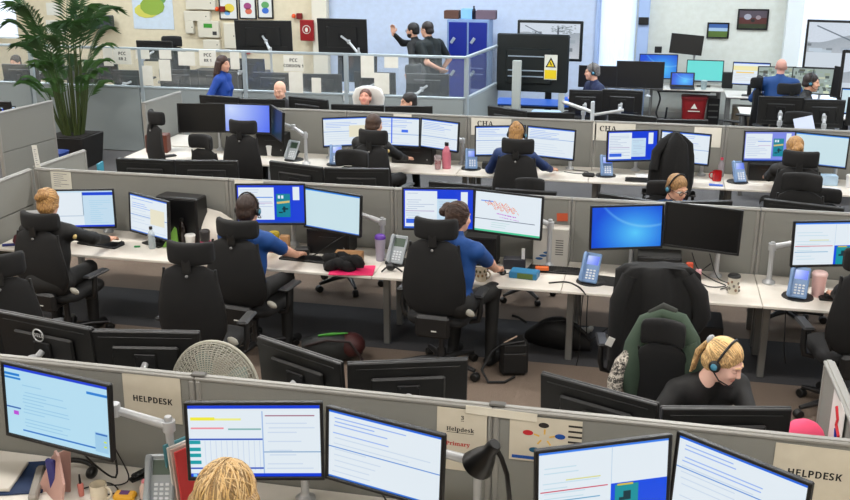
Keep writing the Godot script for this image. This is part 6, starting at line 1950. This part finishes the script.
func far_screen() -> void:
	var X := [-14.2, -12.4, -10.55, -8.47, -6.6, -4.85, -2.85]
	for i in 6:
		glazed("glazed grey screen %s" % ["at the far left edge", "before the reddish face", "behind the palm", "carrying the PCC RR 1 notice", "carrying the CORDON notice", "in front of the two officers"][i], Vector3(X[i], 0, ZG), Vector3(X[i + 1], 0, ZG))
	glazed("glazed return screen beside the large black display", Vector3(-2.85, 0, ZG), Vector3(-2.62, 0, -17.4))
	solo("steel_post", G.new().box(Vector3(0, 0.79, 0), Vector3(0.15, 1.58, 0.1), 0.01), mat("post_steel", Color(0.72, 0.74, 0.72), 0.4, 0.2), "upright pale steel post in front of the large black display", "post", Vector3(-2.22, 0, -16.95))
	# workplaces behind the glass
	desk("desk behind the glass under the far left notices", -12.5, -9.0, -18.1, -17.2, 2)
	desk("desk behind the glass below the CORDON notice", -8.4, -5.2, -18.3, -17.3, 2)
	var gx := [-12.4, -10.5, -8.6, -6.7, -4.8, -2.95]
	for i in 5:
		desk("desk just behind the glass %s" % ["at the far left", "below the reddish face", "behind the palm", "behind the walking woman", "beside the two officers"][i], gx[i], gx[i + 1], -15.75, -16.55, 2)
	for q in [[-12.0, "leftmost low black monitor back just behind the glass"], [-11.15, "low black monitor back below the reddish face"], [-9.9, "low black monitor back behind the palm stems"], [-8.05, "low black monitor back under the long sheet"], [-7.3, "low black monitor back under the PCC RR 1 notice"], [-6.3, "low black monitor back right of the walking woman"], [-5.45, "low black monitor back behind the CORDON notice"]]:
		monitor(q[1], q[0], 1.36, -16.2, 180.0 + sin(q[0] * 9.0) * 8.0, "off", {w = 0.72, h = 0.34, stand = true})
	monitor("very wide dark display back with stickers, left of the fire blanket", -7.0, 2.1, -17.6, 184, "off", {w = 1.08, h = 0.56, side = -0.2, foot = -0.25})
	monitor("large black display back with a white arm, right of the fire blanket", -5.55, 2.14, -17.8, 176, "off", {w = 0.96, h = 0.62, side = -0.4, foot = -0.25})
	monitor("dark monitor back behind the glass below the wide display", -7.3, 1.42, -17.45, 182, "off", {w = 0.7})
	monitor("blue-grey screen behind the glass, centre", -5.1, 1.55, -17.2, 0, "tilt", {w = 0.72, h = 0.46, seed = 2})
	monitor("black monitor back behind the glass at the far left", -11.4, 1.3, -17.4, 180, "off", {w = 0.75})
	monitor("black monitor back behind the glass left of the palm", -10.3, 1.3, -17.5, 175, "off", {w = 0.75})
	monitor("black monitor back behind the palm", -9.3, 1.66, -17.8, 180, "off", {w = 0.75})
	monitor("dark monitor back low behind the glass, right of the palm", -8.95, 1.32, -16.2, 183, "off", {w = 0.7})
	monitor("dark monitor back before the officers, left", -4.5, 1.42, -16.2, 178, "off", {w = 0.72})
	monitor("dark monitor back before the officers, right", -3.6, 1.42, -16.2, 184, "off", {w = 0.72})
	solo("equipment_rack", G.new().box(Vector3(0, 0.2, 0), Vector3(1.5, 0.4, 0.5), 0.03), mat("machine_dark", Color(0.06, 0.065, 0.07), 0.5), "low black equipment rack behind the glass, right of the long sheet", "rack", Vector3(-7.75, 0.745, -17.8))
	chair_at("tall dark chair leaning behind the glass by the officers", -4.0, -17.1, 60.0)
	chair_at("grey-blue chair behind the glass right of the palm", -9.3, -18.6, 180.0, 1.15)
	# two-door blue lockers
	var t := thing("locker", "pair of tall blue lockers with grey frame", "locker", Vector3(-3.65, 0, -20.4))
	var gy := mat("locker_grey", Color(0.5, 0.6, 0.75), 0.45, 0.2)
	part("carcass", G.new().box(Vector3(0, 0.98, 0), Vector3(0.86, 1.96, 0.5), 0.008), gy, t)
	for k in [-1, 1]:
		var d := part("door", G.new().box(Vector3(k * 0.205, 0.98, 0.255), Vector3(0.37, 1.86, 0.025), 0.006), mat("locker_blue", Color(0.02, 0.12, 0.5), 0.4), t)
		for y in [1.55, 0.9]:
			part("handle", G.new().box(Vector3(k * 0.205 - 0.1, y, 0.28), Vector3(0.06, 0.13, 0.02), 0.006, Basis(Vector3.BACK, -0.6)), mat("handle_steel", Color(0.65, 0.7, 0.75), 0.35, 0.4), d)
	solo("carton", G.new().box(Vector3(0, 0.08, 0), Vector3(0.3, 0.16, 0.25), 0.006), mat("kraft2", Color(0.34, 0.22, 0.17), 0.8), "left brown box on top of the lockers", "box", Vector3(-4.02, 1.96, -20.4))
	solo("carton", G.new().box(Vector3(0, 0.085, 0), Vector3(0.4, 0.17, 0.25), 0.006), mat("kraft3", Color(0.4, 0.33, 0.38), 0.8), "long dull purple box on the right of the lockers", "box", Vector3(-3.32, 1.96, -20.4))
	solo("carton", G.new().box(Vector3(0, 0.1, 0), Vector3(0.25, 0.2, 0.2), 0.006), mat("pale_blue_box", Color(0.5, 0.7, 0.88), 0.6), "pale blue pack standing between the boxes on the lockers", "box", Vector3(-3.7, 1.96, -20.4))
	bottle("dark bottle standing on the lockers", -3.56, -20.3, 0.04, 0.26, Color(0.06, 0.08, 0.16), Color(0.05, 0.05, 0.08), false, 1.96)
	# big display on a stand seen from behind, with a warning sign
	t = thing("display_stand", "large black wall display seen from behind with a yellow warning sign", "display", Vector3(-2.0, 0, -17.3), -3.0)
	part("casing", G.new().box(Vector3(0, 1.5, 0), Vector3(1.24, 0.98, 0.09), 0.02), mat("display_back", Color(0.03, 0.07, 0.075), 0.4, 0.0, "plastic"), t)
	part("rear_bulge", G.new().box(Vector3(-0.05, 1.45, 0.06), Vector3(0.8, 0.6, 0.06), 0.02), mat("display_back", Color.BLACK), t)
	for y in [1.62, 1.38, 1.28]:
		part("bracket", G.new().box(Vector3(-0.1, y, 0.1), Vector3(0.62, 0.02, 0.02), 0.004), mat("handle_steel", Color(0.65, 0.7, 0.75), 0.35, 0.4), t)
	part("leg", G.new().box(Vector3(0.52, 0.5, 0.0), Vector3(0.1, 1.0, 0.08), 0.01), mat("post_steel", Color.GRAY), t)
	var s := part("warning_sign", G.new().box(Vector3(0.33, 1.45, 0.1), Vector3(0.22, 0.42, 0.006), 0.002), mat("sign_white", Color(0.85, 0.85, 0.8), 0.6), t, "yellow and white electrical warning sign")
	part("yellow_field", G.new().box(Vector3(0.33, 1.33, 0.104), Vector3(0.2, 0.15, 0.003)), mat("sign_yellow", Color(0.9, 0.78, 0.05), 0.6), s)
	part("triangle", G.new().prism([Vector2(-0.09, 0), Vector2(0.09, 0), Vector2(0.0, 0.17)], Vector3.RIGHT, Vector3.UP, Vector3(0, 0, 0.003), Vector3(0.33, 1.45, 0.104)), mat("sign_black", Color(0.03, 0.03, 0.03), 0.6), s)
	part("triangle_field", G.new().prism([Vector2(-0.06, 0), Vector2(0.06, 0), Vector2(0.0, 0.115)], Vector3.RIGHT, Vector3.UP, Vector3(0, 0, 0.003), Vector3(0.33, 1.466, 0.106)), mat("sign_yellow", Color.YELLOW), s)
	part("bolt", G.new().box(Vector3(0.33, 1.51, 0.108), Vector3(0.016, 0.06, 0.002), 0.0, Basis(Vector3.BACK, 0.4)), mat("sign_black", Color.BLACK), s)
	t = thing("wall_display", "framed television showing a pale street view behind the black display", "television", Vector3(-1.85, 1.75, -18.6), -4.0)
	part("casing", G.new().box(Vector3(0, 0, 0), Vector3(1.2, 0.72, 0.07), 0.012), mat("display_back", Color.BLACK), t)
	part("screen", G.new().quad_uv(Vector3(-0.55, -0.31, 0.037), Vector3(0.55, -0.31, 0.037), Vector3(0.55, 0.31, 0.037), Vector3(-0.55, 0.31, 0.037)), screen_mat("street", 4), t)
	part("stand", G.new().box(Vector3(0, -1.05, -0.06), Vector3(0.12, 1.4, 0.05), 0.01), mat("dark_metal", Color.BLACK), t)
	# blue-topped desk beneath, clutter
	desk("blue-topped desk below the large black display", -2.7, -0.2, -18.2, -17.5, 2).get_node("desktop").material_override = mat("blue_top", Color(0.08, 0.32, 0.68), 0.4)
	desk("blue-topped desk of the grey-haired man", -1.5, 0.2, -15.7, -14.95, 2).get_node("desktop").material_override = mat("blue_top", Color.BLUE)
	slab("cushion", "bright blue cushion on the desk left of the grey-haired man", "cushion", -1.25, -17.7, Vector3(0.5, 0.12, 0.3), 5.0, Color(0.06, 0.34, 0.75), 0.05)
	slab("device_tray", "curved white device tray under the black display", "tray", -1.7, -16.9, Vector3(0.5, 0.06, 0.2), -6.0, Color(0.7, 0.8, 0.9), 0.03, 0.7)
	monitor("dark screen behind the grey-haired man, left", -0.95, 1.32, -18.6, 0, "off", {w = 0.7})
	monitor("dark screen behind the grey-haired man, right", -0.2, 1.42, -18.6, 0, "off", {w = 0.85, h = 0.5})
	t = slab("monitor_arm_pole", "white arm pole rising from the third-row partition", "arm", -0.72, -13.2, Vector3(0.05, 0.8, 0.05), 0.0, Color(0.72, 0.75, 0.78), 0.01)
	part("arm", G.new().tube([Vector3(0, 0.62, 0), Vector3(0.2, 0.66, 0.0), Vector3(0.4, 0.7, 0.0)], 0.02, 8), mat("arm_silver", Color(0.72, 0.73, 0.74), 0.38, 0.35), t)
	part("arm", G.new().tube([Vector3(0, 0.66, 0), Vector3(-0.2, 0.72, 0.0), Vector3(-0.4, 0.78, 0.0)], 0.024, 8), mat("arm_silver", Color.GRAY), t)

func framed(label: String, x: float, y: float, w: float, hh: float, bands: Array, frame := Color(0.03, 0.03, 0.035), blotches := []) -> void:
	var t := thing("framed_picture", label, "picture", Vector3(x, y, BACK + 0.03))
	var fm := mat("picture_frame_%s" % frame.to_html(), frame, 0.4)
	var g := G.new()
	for k in [-1, 1]:
		g.box(Vector3(k * (w / 2 - 0.015), 0, 0), Vector3(0.03, hh, 0.03), 0.004)
		g.box(Vector3(0, k * (hh / 2 - 0.015), 0), Vector3(w - 0.06, 0.03, 0.03), 0.004)
	part("frame", g, fm, t)
	var y0 := hh / 2 - 0.03
	var H := hh - 0.06
	for b in bands:
		part("picture_band", G.new().box(Vector3(0, y0 - H * b[0] / 2, 0), Vector3(w - 0.06, H * b[0], 0.01)), mat("pic_%s" % b[1].to_html(), b[1], 0.6), t)
		y0 -= H * b[0]
	for b in blotches:
		part("picture_patch", G.new().lathe([Vector2(b[2], 0), Vector2(b[2], 0.004)], 14, Vector3(b[0], b[1], 0.004), Basis(Vector3.RIGHT, PI / 2) * Basis().scaled(Vector3(1, 1, b[4] if b.size() > 4 else 0.8))), mat("pic_%s" % b[3].to_html(), b[3], 0.6), t)

func far_things() -> void:
	var t: Node3D
	framed("small framed landscape of sky over a green field", 1.23, 1.775, 0.42, 0.31, [[0.3, Color(0.2, 0.35, 0.6)], [0.25, Color(0.6, 0.7, 0.8)], [0.45, Color(0.3, 0.4, 0.14)]])
	framed("larger framed photograph of autumn trees", 1.87, 2.0, 0.58, 0.4, [[0.4, Color(0.3, 0.26, 0.3)], [0.35, Color(0.3, 0.12, 0.1)], [0.25, Color(0.16, 0.2, 0.1)]], Color(0.03, 0.03, 0.035), [[-0.1, 0.05, 0.07, Color(0.6, 0.6, 0.65)], [0.1, 0.04, 0.05, Color(0.55, 0.5, 0.52)], [0.0, -0.02, 0.04, Color(0.1, 0.07, 0.06)]])
	var white := Color(0.84, 0.84, 0.82)
	framed("framed region map with a yellow patch, left of three", -9.13, 2.02, 0.44, 0.46, [[1.0, white]], Color(0.05, 0.05, 0.05), [[0.02, 0.02, 0.12, Color(0.85, 0.75, 0.25)], [-0.03, -0.08, 0.07, Color(0.4, 0.6, 0.8)]])
	framed("framed region map with red patches, middle of three", -8.68, 2.04, 0.4, 0.46, [[1.0, white]], Color(0.05, 0.05, 0.05), [[0.0, 0.05, 0.09, Color(0.6, 0.25, 0.45)], [0.02, -0.06, 0.08, Color(0.8, 0.4, 0.3)]])
	framed("framed region map with green and blue patches, right of three", -8.27, 2.06, 0.36, 0.46, [[1.0, white]], Color(0.05, 0.05, 0.05), [[0.0, 0.06, 0.09, Color(0.35, 0.6, 0.35)], [0.0, -0.06, 0.08, Color(0.2, 0.4, 0.75)]])
	t = paper("wall map with green and yellow areas behind the palm", Vector3(-10.95, 1.95, BACK + 0.01), 0.98, 0.8, 0.0, 0.0, Color(0.8, 0.85, 0.9), "wall_map")
	for q in [[0.0, 0.1, 0.3, 0.2, Color(0.55, 0.66, 0.25)], [-0.15, 0.0, 0.3, 0.16, Color(0.8, 0.78, 0.35)], [0.1, 0.24, 0.24, 0.1, Color(0.4, 0.6, 0.35)]]:
		part("land_area", G.new().lathe([Vector2(q[2], 0), Vector2(q[2], 0.002)], 11, Vector3(q[0], q[1], 0.001 + q[3] * 0.03), Basis(Vector3.RIGHT, PI / 2) * Basis().scaled(Vector3(1, 1, q[3] / q[2]))), mat("map_%s" % q[4].to_html(), q[4], 0.7), t)
	# service boxes on the cream wall
	var box := mat("service_box", Color(0.82, 0.79, 0.72), 0.5)
	for q in [[-9.75, 2.15, 0.7, 0.3, "top white service box on the cream wall"], [-9.85, 1.86, 0.62, 0.22, "flat white service box below the top one"], [-9.6, 1.58, 0.5, 0.36, "alarm panel with a small green display on the cream wall"], [-10.05, 1.62, 0.2, 0.28, "narrow white switch box left of the alarm panel"], [-9.55, 1.25, 0.4, 0.22, "low white service box on the cream wall"], [-9.1, 1.45, 0.28, 0.55, "tall white service box right of the alarm panel"]]:
		t = thing("service_box", q[4], "box", Vector3(q[0], q[1], BACK + 0.06))
		part("case", G.new().box(Vector3.ZERO, Vector3(q[2], q[3], 0.12), 0.012), box, t)
		if q[0] == -9.6:
			part("green_display", G.new().box(Vector3(0.0, 0.08, 0.061), Vector3(0.2, 0.09, 0.004)), mat("display_green", Color(0.2, 0.5, 0.16), 0.4, 0.25, "glow"), t)
			part("key_pad", G.new().box(Vector3(0.15, -0.08, 0.061), Vector3(0.1, 0.08, 0.006), 0.002), mat("slab_dark", Color(0.2, 0.2, 0.2), 0.5), t)
		else:
			part("cover_screw", G.new().ball(Vector3(q[2] * 0.35, 0, 0.06), Vector3(0.015, 0.015, 0.006), 8), mat("slab_dark", Color(0.2, 0.2, 0.2), 0.5), t)
	for q in [[-9.32, 2.02, "orange beacon on the cream wall left of the maps"], [-7.55, 1.9, "orange beacon on the cream wall beside the fire blanket"]]:
		t = thing("alarm_beacon", q[2], "alarm", Vector3(q[0], q[1], BACK + 0.05))
		part("beacon", G.new().ball(Vector3(-0.06, 0, 0.03), Vector3(0.05, 0.05, 0.05), 10), mat("beacon_orange", Color(0.85, 0.3, 0.08), 0.4), t)
		part("sounder", G.new().box(Vector3(0.06, 0, 0), Vector3(0.12, 0.12, 0.08), 0.01), mat("alarm_red", Color(0.45, 0.04, 0.05), 0.5), t)
	t = thing("alarm_call_point", "upper red alarm call point on the cream wall", "alarm", Vector3(-8.75, 1.62, BACK + 0.03))
	part("case", G.new().box(Vector3.ZERO, Vector3(0.14, 0.13, 0.06), 0.008), mat("alarm_red2", Color(0.7, 0.05, 0.08), 0.5), t)
	part("glass_panel", G.new().box(Vector3(0, 0, 0.031), Vector3(0.07, 0.06, 0.004)), mat("sign_white", Color(0.85, 0.85, 0.8), 0.6), t)
	t = thing("alarm_call_point", "lower red alarm call point on the cream wall", "alarm", Vector3(-8.75, 1.12, BACK + 0.03))
	part("case", G.new().box(Vector3.ZERO, Vector3(0.14, 0.13, 0.06), 0.008), mat("alarm_red2", Color.RED), t)
	part("glass_panel", G.new().box(Vector3(0, 0, 0.031), Vector3(0.07, 0.06, 0.004)), mat("sign_white", Color.WHITE), t)
	t = thing("fire_blanket", "red fire blanket case with a white flame emblem", "fire blanket", Vector3(-7.26, 1.62, BACK + 0.24))
	part("case", G.new().box(Vector3.ZERO, Vector3(0.3, 0.44, 0.08), 0.012), mat("blanket_red", Color(0.55, 0.03, 0.06), 0.45), t)
	var ring := []
	for i in 21:
		ring.append(Vector3(cos(TAU * i / 20.0) * 0.085, 0.02 + sin(TAU * i / 20.0) * 0.085, 0.042))
	part("emblem_ring", G.new().tube(ring, 0.008, 6, false), mat("sign_white", Color.WHITE), t)
	part("emblem_flame", G.new().ball(Vector3(0, 0.015, 0.042), Vector3(0.035, 0.05, 0.004), 10), mat("sign_white", Color.WHITE), t)
	# far right desk with lit screens
	desk("white far desk above the red bin", -0.05, 1.38, -20.7, -19.9, 2)
	desk("white far desk right of the red bin", 1.38, 3.4, -20.0, -19.2, 2)
	monitor("far monitor with a blue picture left of the laptop", 0.12, 1.36, -20.3, 2, "win", {w = 0.74, h = 0.48, seed = 5, stand = true})
	monitor("far monitor filled with plain cyan", 1.01, 1.27, -20.3, -2, "cyan", {w = 0.7, h = 0.42, stand = true})
	monitor("switched-off tilted monitor on a tall pole above the far desk", 0.63, 1.74, -20.4, -3, "off", {w = 0.62, h = 0.38, roll = 4.0})
	monitor("far monitor with a pale yellow page", 1.78, 1.37, -19.3, -6, "yellow", {w = 0.66, h = 0.42, stand = true})
	t = thing("laptop", "open laptop with a blue screen on the far desk", "laptop", Vector3(0.6, 0.745, -20.12), 2.0)
	part("keyboard_half", G.new().box(Vector3(0, 0.012, 0.1), Vector3(0.46, 0.02, 0.26), 0.006), mat("tower_black", Color(0.04, 0.04, 0.044), 0.45), t)
	part("lid", G.new().box(Vector3(0, 0.15, -0.06), Vector3(0.46, 0.28, 0.015), 0.005, Basis(Vector3.RIGHT, -0.2)), mat("tower_black", Color.BLACK), t)
	var sb := Basis(Vector3.RIGHT, -0.2)
	var sc := Vector3(0, 0.15, -0.06) + sb * Vector3(0, 0, 0.0085)
	part("screen", G.new().quad_uv(sc + sb * Vector3(-0.2, -0.1, 0), sc + sb * Vector3(0.2, -0.1, 0), sc + sb * Vector3(0.2, 0.12, 0), sc + sb * Vector3(-0.2, 0.12, 0)), screen_mat("win", 7), t)
	slab("speaker", "small black box on top of the far blue-picture monitor", "speaker", 0.1, -20.45, Vector3(0.14, 0.12, 0.1), 0.0, Color(0.03, 0.03, 0.035), 0.01, 1.37)
	tumbler("grey pot beside the cyan monitor", 1.0, -20.0, 0.06, 0.18, Color(0.6, 0.66, 0.66), Color(0.6, 0.66, 0.66))
	slab("speaker", "black box between the cyan and the yellow monitors", "speaker", 1.45, -20.3, Vector3(0.2, 0.3, 0.16), 0.0, Color(0.04, 0.05, 0.055), 0.01)
	t = thing("recycling_bin", "red bin with a white triangle mark under the far desk", "bin", Vector3(0.85, 0, -20.1))
	part("body", G.new().loft([rounded(0.2, 0.16, 5, 20, Vector3(0, 0, 0), Vector3.RIGHT, Vector3.BACK), rounded(0.24, 0.19, 5, 20, Vector3(0, 0.56, 0), Vector3.RIGHT, Vector3.BACK)]), mat("bin_red", Color(0.5, 0.03, 0.06), 0.5), t)
	part("rim", G.new().loft([rounded(0.25, 0.2, 5, 20, Vector3(0, 0.55, 0), Vector3.RIGHT, Vector3.BACK), rounded(0.25, 0.2, 5, 20, Vector3(0, 0.6, 0), Vector3.RIGHT, Vector3.BACK)]), mat("bin_rim", Color(0.4, 0.02, 0.05), 0.5), t)
	part("mark", G.new().prism([Vector2(-0.06, 0), Vector2(0.06, 0), Vector2(0, 0.1)], Vector3.RIGHT, Vector3.UP, Vector3(0, 0, 0.01), Vector3(0.0, 0.38, 0.185)), mat("sign_white", Color.WHITE), t)
	part("mark_line", G.new().box(Vector3(0, 0.33, 0.182), Vector3(0.22, 0.015, 0.01)), mat("sign_white", Color.WHITE), t)
	t = thing("computer_tower", "dark computer rack right of the red bin", "computer", Vector3(1.22, 0, -20.3))
	part("case", G.new().box(Vector3(0, 0.28, 0), Vector3(0.22, 0.56, 0.42), 0.01), mat("tower_black", Color.BLACK), t)
	for k in 3:
		part("drive_bay", G.new().box(Vector3(0, 0.2 + k * 0.12, 0.212), Vector3(0.18, 0.03, 0.006)), mat("vent_grey", Color(0.35, 0.35, 0.34), 0.5), t)
	slab("cabinet", "low tan cupboard under the right far desk", "cabinet", 2.0, -19.7, Vector3(0.9, 0.5, 0.4), 0.0, Color(0.36, 0.32, 0.26), 0.01, 0.0)
	cable("black cables hanging at the left end of the far desk", [Vector3(0.1, 0.7, -20.5), Vector3(0.2, 0.5, -20.3), Vector3(0.15, 0.2, -20.2), Vector3(0.3, 0.05, -20.1), Vector3(0.35, 0.3, -20.4)], 0.02)
	# camera screens at the far right
	desk("far right desk in front of the camera screens", 1.5, 4.6, -18.1, -17.3, 2)
	desk("far right desk with the dark monitor backs", 1.3, 4.2, -15.3, -14.5, 2)
	monitor("camera screen left of the dark-haired man", 2.05, 1.5, -17.75, 6, "cctv", {w = 0.62, h = 0.42, seed = 1})
	monitor("camera screen behind the dark-haired man", 2.62, 1.5, -17.7, -4, "cctv", {w = 0.66, h = 0.44, seed = 2})
	monitor("dark angled screen left of the cut-off television", 3.05, 1.6, -17.0, -50, "off", {w = 0.6, h = 0.5})
	monitor("pale green screen at the right edge", 3.1, 1.42, -16.0, -10, "plain", {w = 0.6, seed = 9})
	monitor("black monitor back at the right edge of the far desks", 2.95, 1.5, -14.6, 176, "off", {w = 0.6})
	t = thing("television", "large wall television with a street camera view in front of the window", "television", Vector3(3.35, 1.79, -18.5), -8.0)
	part("casing", G.new().box(Vector3.ZERO, Vector3(1.6, 0.84, 0.08), 0.012), mat("monitor_black", Color.BLACK), t)
	part("screen", G.new().quad_uv(Vector3(-0.76, -0.38, 0.042), Vector3(0.76, -0.38, 0.042), Vector3(0.76, 0.38, 0.042), Vector3(-0.76, 0.38, 0.042)), screen_mat("street", 1), t)
	part("wall_pole", G.new().box(Vector3(0, -0.6, -0.08), Vector3(0.14, 2.3, 0.08), 0.01), mat("dark_metal", Color.BLACK), t)
	t = thing("television", "second television cut by the right edge", "television", Vector3(3.4, 1.6, -16.0), -14.0)
	part("casing", G.new().box(Vector3.ZERO, Vector3(1.3, 0.75, 0.08), 0.012), mat("monitor_black", Color.BLACK), t)
	part("screen", G.new().quad_uv(Vector3(-0.6, -0.33, 0.042), Vector3(0.6, -0.33, 0.042), Vector3(0.6, 0.33, 0.042), Vector3(-0.6, 0.33, 0.042)), screen_mat("street", 2), t)
	part("stand", G.new().box(Vector3(0, -0.75, -0.06), Vector3(0.14, 1.5, 0.06), 0.01), mat("dark_metal", Color.BLACK), t)
	solo("wall_switch", G.new().box(Vector3.ZERO, Vector3(0.2, 0.14, 0.05), 0.008), mat("tower_black", Color.BLACK), "small dark box on the blue pilaster", "box", Vector3(-0.22, 1.95, BACK + 0.23))
	solo("equipment_box", G.new().box(Vector3(0, 0.05, 0), Vector3(0.5, 0.1, 0.3), 0.02), mat("machine_dark", Color(0.06, 0.065, 0.07), 0.5), "flat black equipment on the third row's back desk by the steel post", "equipment", Vector3(-1.6, 0.745, -13.45))
	# far left
	paper("upper white notice on the cream wall at the far left", Vector3(-13.4, 1.95, BACK + 0.01), 0.4, 0.28)
	paper("lower white notice on the cream wall at the far left", Vector3(-13.4, 1.55, BACK + 0.01), 0.5, 0.3)
	monitor("lit monitor cut by the left edge beside the tall divider", -9.05, 1.3, -12.35, 30, "office2", {seed = 6})
	monitor("left black monitor back above the tall divider", -9.9, 1.37, -12.45, 176, "off", {w = 0.7})
	monitor("right black monitor back above the tall divider", -9.15, 1.37, -12.45, 184, "off", {w = 0.7})
	slab("wall_rack", "dark wall rack of small devices left of the palm", "rack", -12.3, -20.8, Vector3(0.9, 0.3, 0.16), 0.0, Color(0.2, 0.22, 0.24), 0.02, 1.55)
	solo("blue_bag", G.new().loft([rounded(0.2, 0.16, 4, 18, Vector3(0, 0, 0), Vector3.RIGHT, Vector3.BACK), rounded(0.23, 0.19, 4, 18, Vector3(0, 0.4, 0), Vector3.RIGHT, Vector3.BACK), rounded(0.25, 0.2, 4, 18, Vector3(0, 0.46, 0), Vector3.RIGHT, Vector3.BACK)]), mat("blue_liner", Color(0.06, 0.2, 0.5), 0.4), "bin with a bright blue liner left of the palm's planter", "bin", Vector3(-8.85, 0, -13.35))
	slab("small_box", "red-brown box with blue base behind the left third-row chairs", "box", -6.6, -12.5, Vector3(0.3, 0.25, 0.2), 10.0, Color(0.36, 0.16, 0.1), 0.01)

# ---------------------------------------------------------------- palm
func palm() -> void:
	var t := thing("potted_palm", "tall potted palm in a dark square planter", "plant", Vector3(-9.12, 0, -14.45))
	part("planter", G.new().loft([rounded(0.31, 0.31, 12, 24, Vector3(0, 0, 0), Vector3.RIGHT, Vector3.BACK), rounded(0.36, 0.36, 12, 24, Vector3(0, 0.5, 0), Vector3.RIGHT, Vector3.BACK)]), mat("planter_dark", Color(0.1, 0.09, 0.085), 0.6), t)
	part("soil", G.new().box(Vector3(0, 0.5, 0), Vector3(0.6, 0.02, 0.6), 0.004), mat("soil", Color(0.08, 0.06, 0.045), 0.95), t)
	var stem := mat("palm_stem", Color(0.22, 0.27, 0.1), 0.6)
	var leafs := [mat("palm_leaf", Color(0.12, 0.25, 0.075), 0.5), mat("palm_leaf_light", Color(0.2, 0.34, 0.12), 0.5)]
	for m in leafs:
		m.backlight_enabled = true
		m.backlight = Color(0.12, 0.2, 0.06)
	rng.seed = 21
	for i in 34:
		var a := TAU * i / 34.0 * 5.0 + rng.randf() * 0.5
		var tall := i % 2 == 0
		var hgt := rng.randf_range(0.7, 1.6) if tall else rng.randf_range(0.4, 1.1)
		var root := Vector3(cos(a) * 0.15, 0.5, sin(a) * 0.15)
		var out := 0.1 if tall else 0.16
		var top := root + Vector3(cos(a) * out, hgt, sin(a) * out)
		part("stem", G.new().tube([root, root.lerp(top, 0.5) + Vector3(cos(a), 0, sin(a)) * 0.01, top], [0.02, 0.015, 0.01], 7), stem, t)
		var L := rng.randf_range(0.95, 1.4) if tall else rng.randf_range(0.6, 0.85)
		var dir := Vector3(cos(a), 0, sin(a))
		var rise := rng.randf_range(1.3, 2.6) if tall else rng.randf_range(0.9, 1.9)
		var bend := rise * 0.5 + 0.15
		var pts := []
		for k in 13:
			var u := k / 12.0
			pts.append(top + dir * L * (u * (0.45 if tall else 0.55)) + Vector3.UP * L * 0.75 * (rise * u - bend * u * u))
		var g := G.new()
		g.tube(pts, 0.006, 5)
		var side := dir.cross(Vector3.UP)
		for k in range(2, 13):
			for h in [0.0, 0.5]:
				if k == 12 and h > 0.0:
					continue
				var u: float = (k + h) / 12.0
				var p: Vector3 = pts[k].lerp(pts[mini(k + 1, 12)], h)
				var fw: Vector3 = (pts[mini(k + 1, 12)] - pts[k - 1]).normalized()
				for s in [-1.0, 1.0]:
					var ll := L * 0.36 * (1.0 - 0.55 * absf(u - 0.45) * 1.6) * rng.randf_range(0.85, 1.1)
					var d: Vector3 = (side * s * 0.8 + fw * 0.8 + Vector3.DOWN * 0.1).normalized()
					var w: Vector3 = fw.cross(d).cross(d).normalized() * 0.0095
					var mid: Vector3 = p + d * ll * 0.45
					var tip: Vector3 = p + d * ll + Vector3.DOWN * ll * 0.22
					g.face([p, mid + w, tip], Vector3.UP)
					g.face([p, tip, mid - w], Vector3.UP)
		part("frond", g, leafs[i % 2], t)

func _ready() -> void:
	rng.seed = 5
	setup()
	room()
	rows()
	far_screen()
	monitors()
	chairs()
	people()
	clothes_and_bags()
	second_row_things()
	first_row_things()
	third_row_things()
	far_things()
	notices()
	palm()
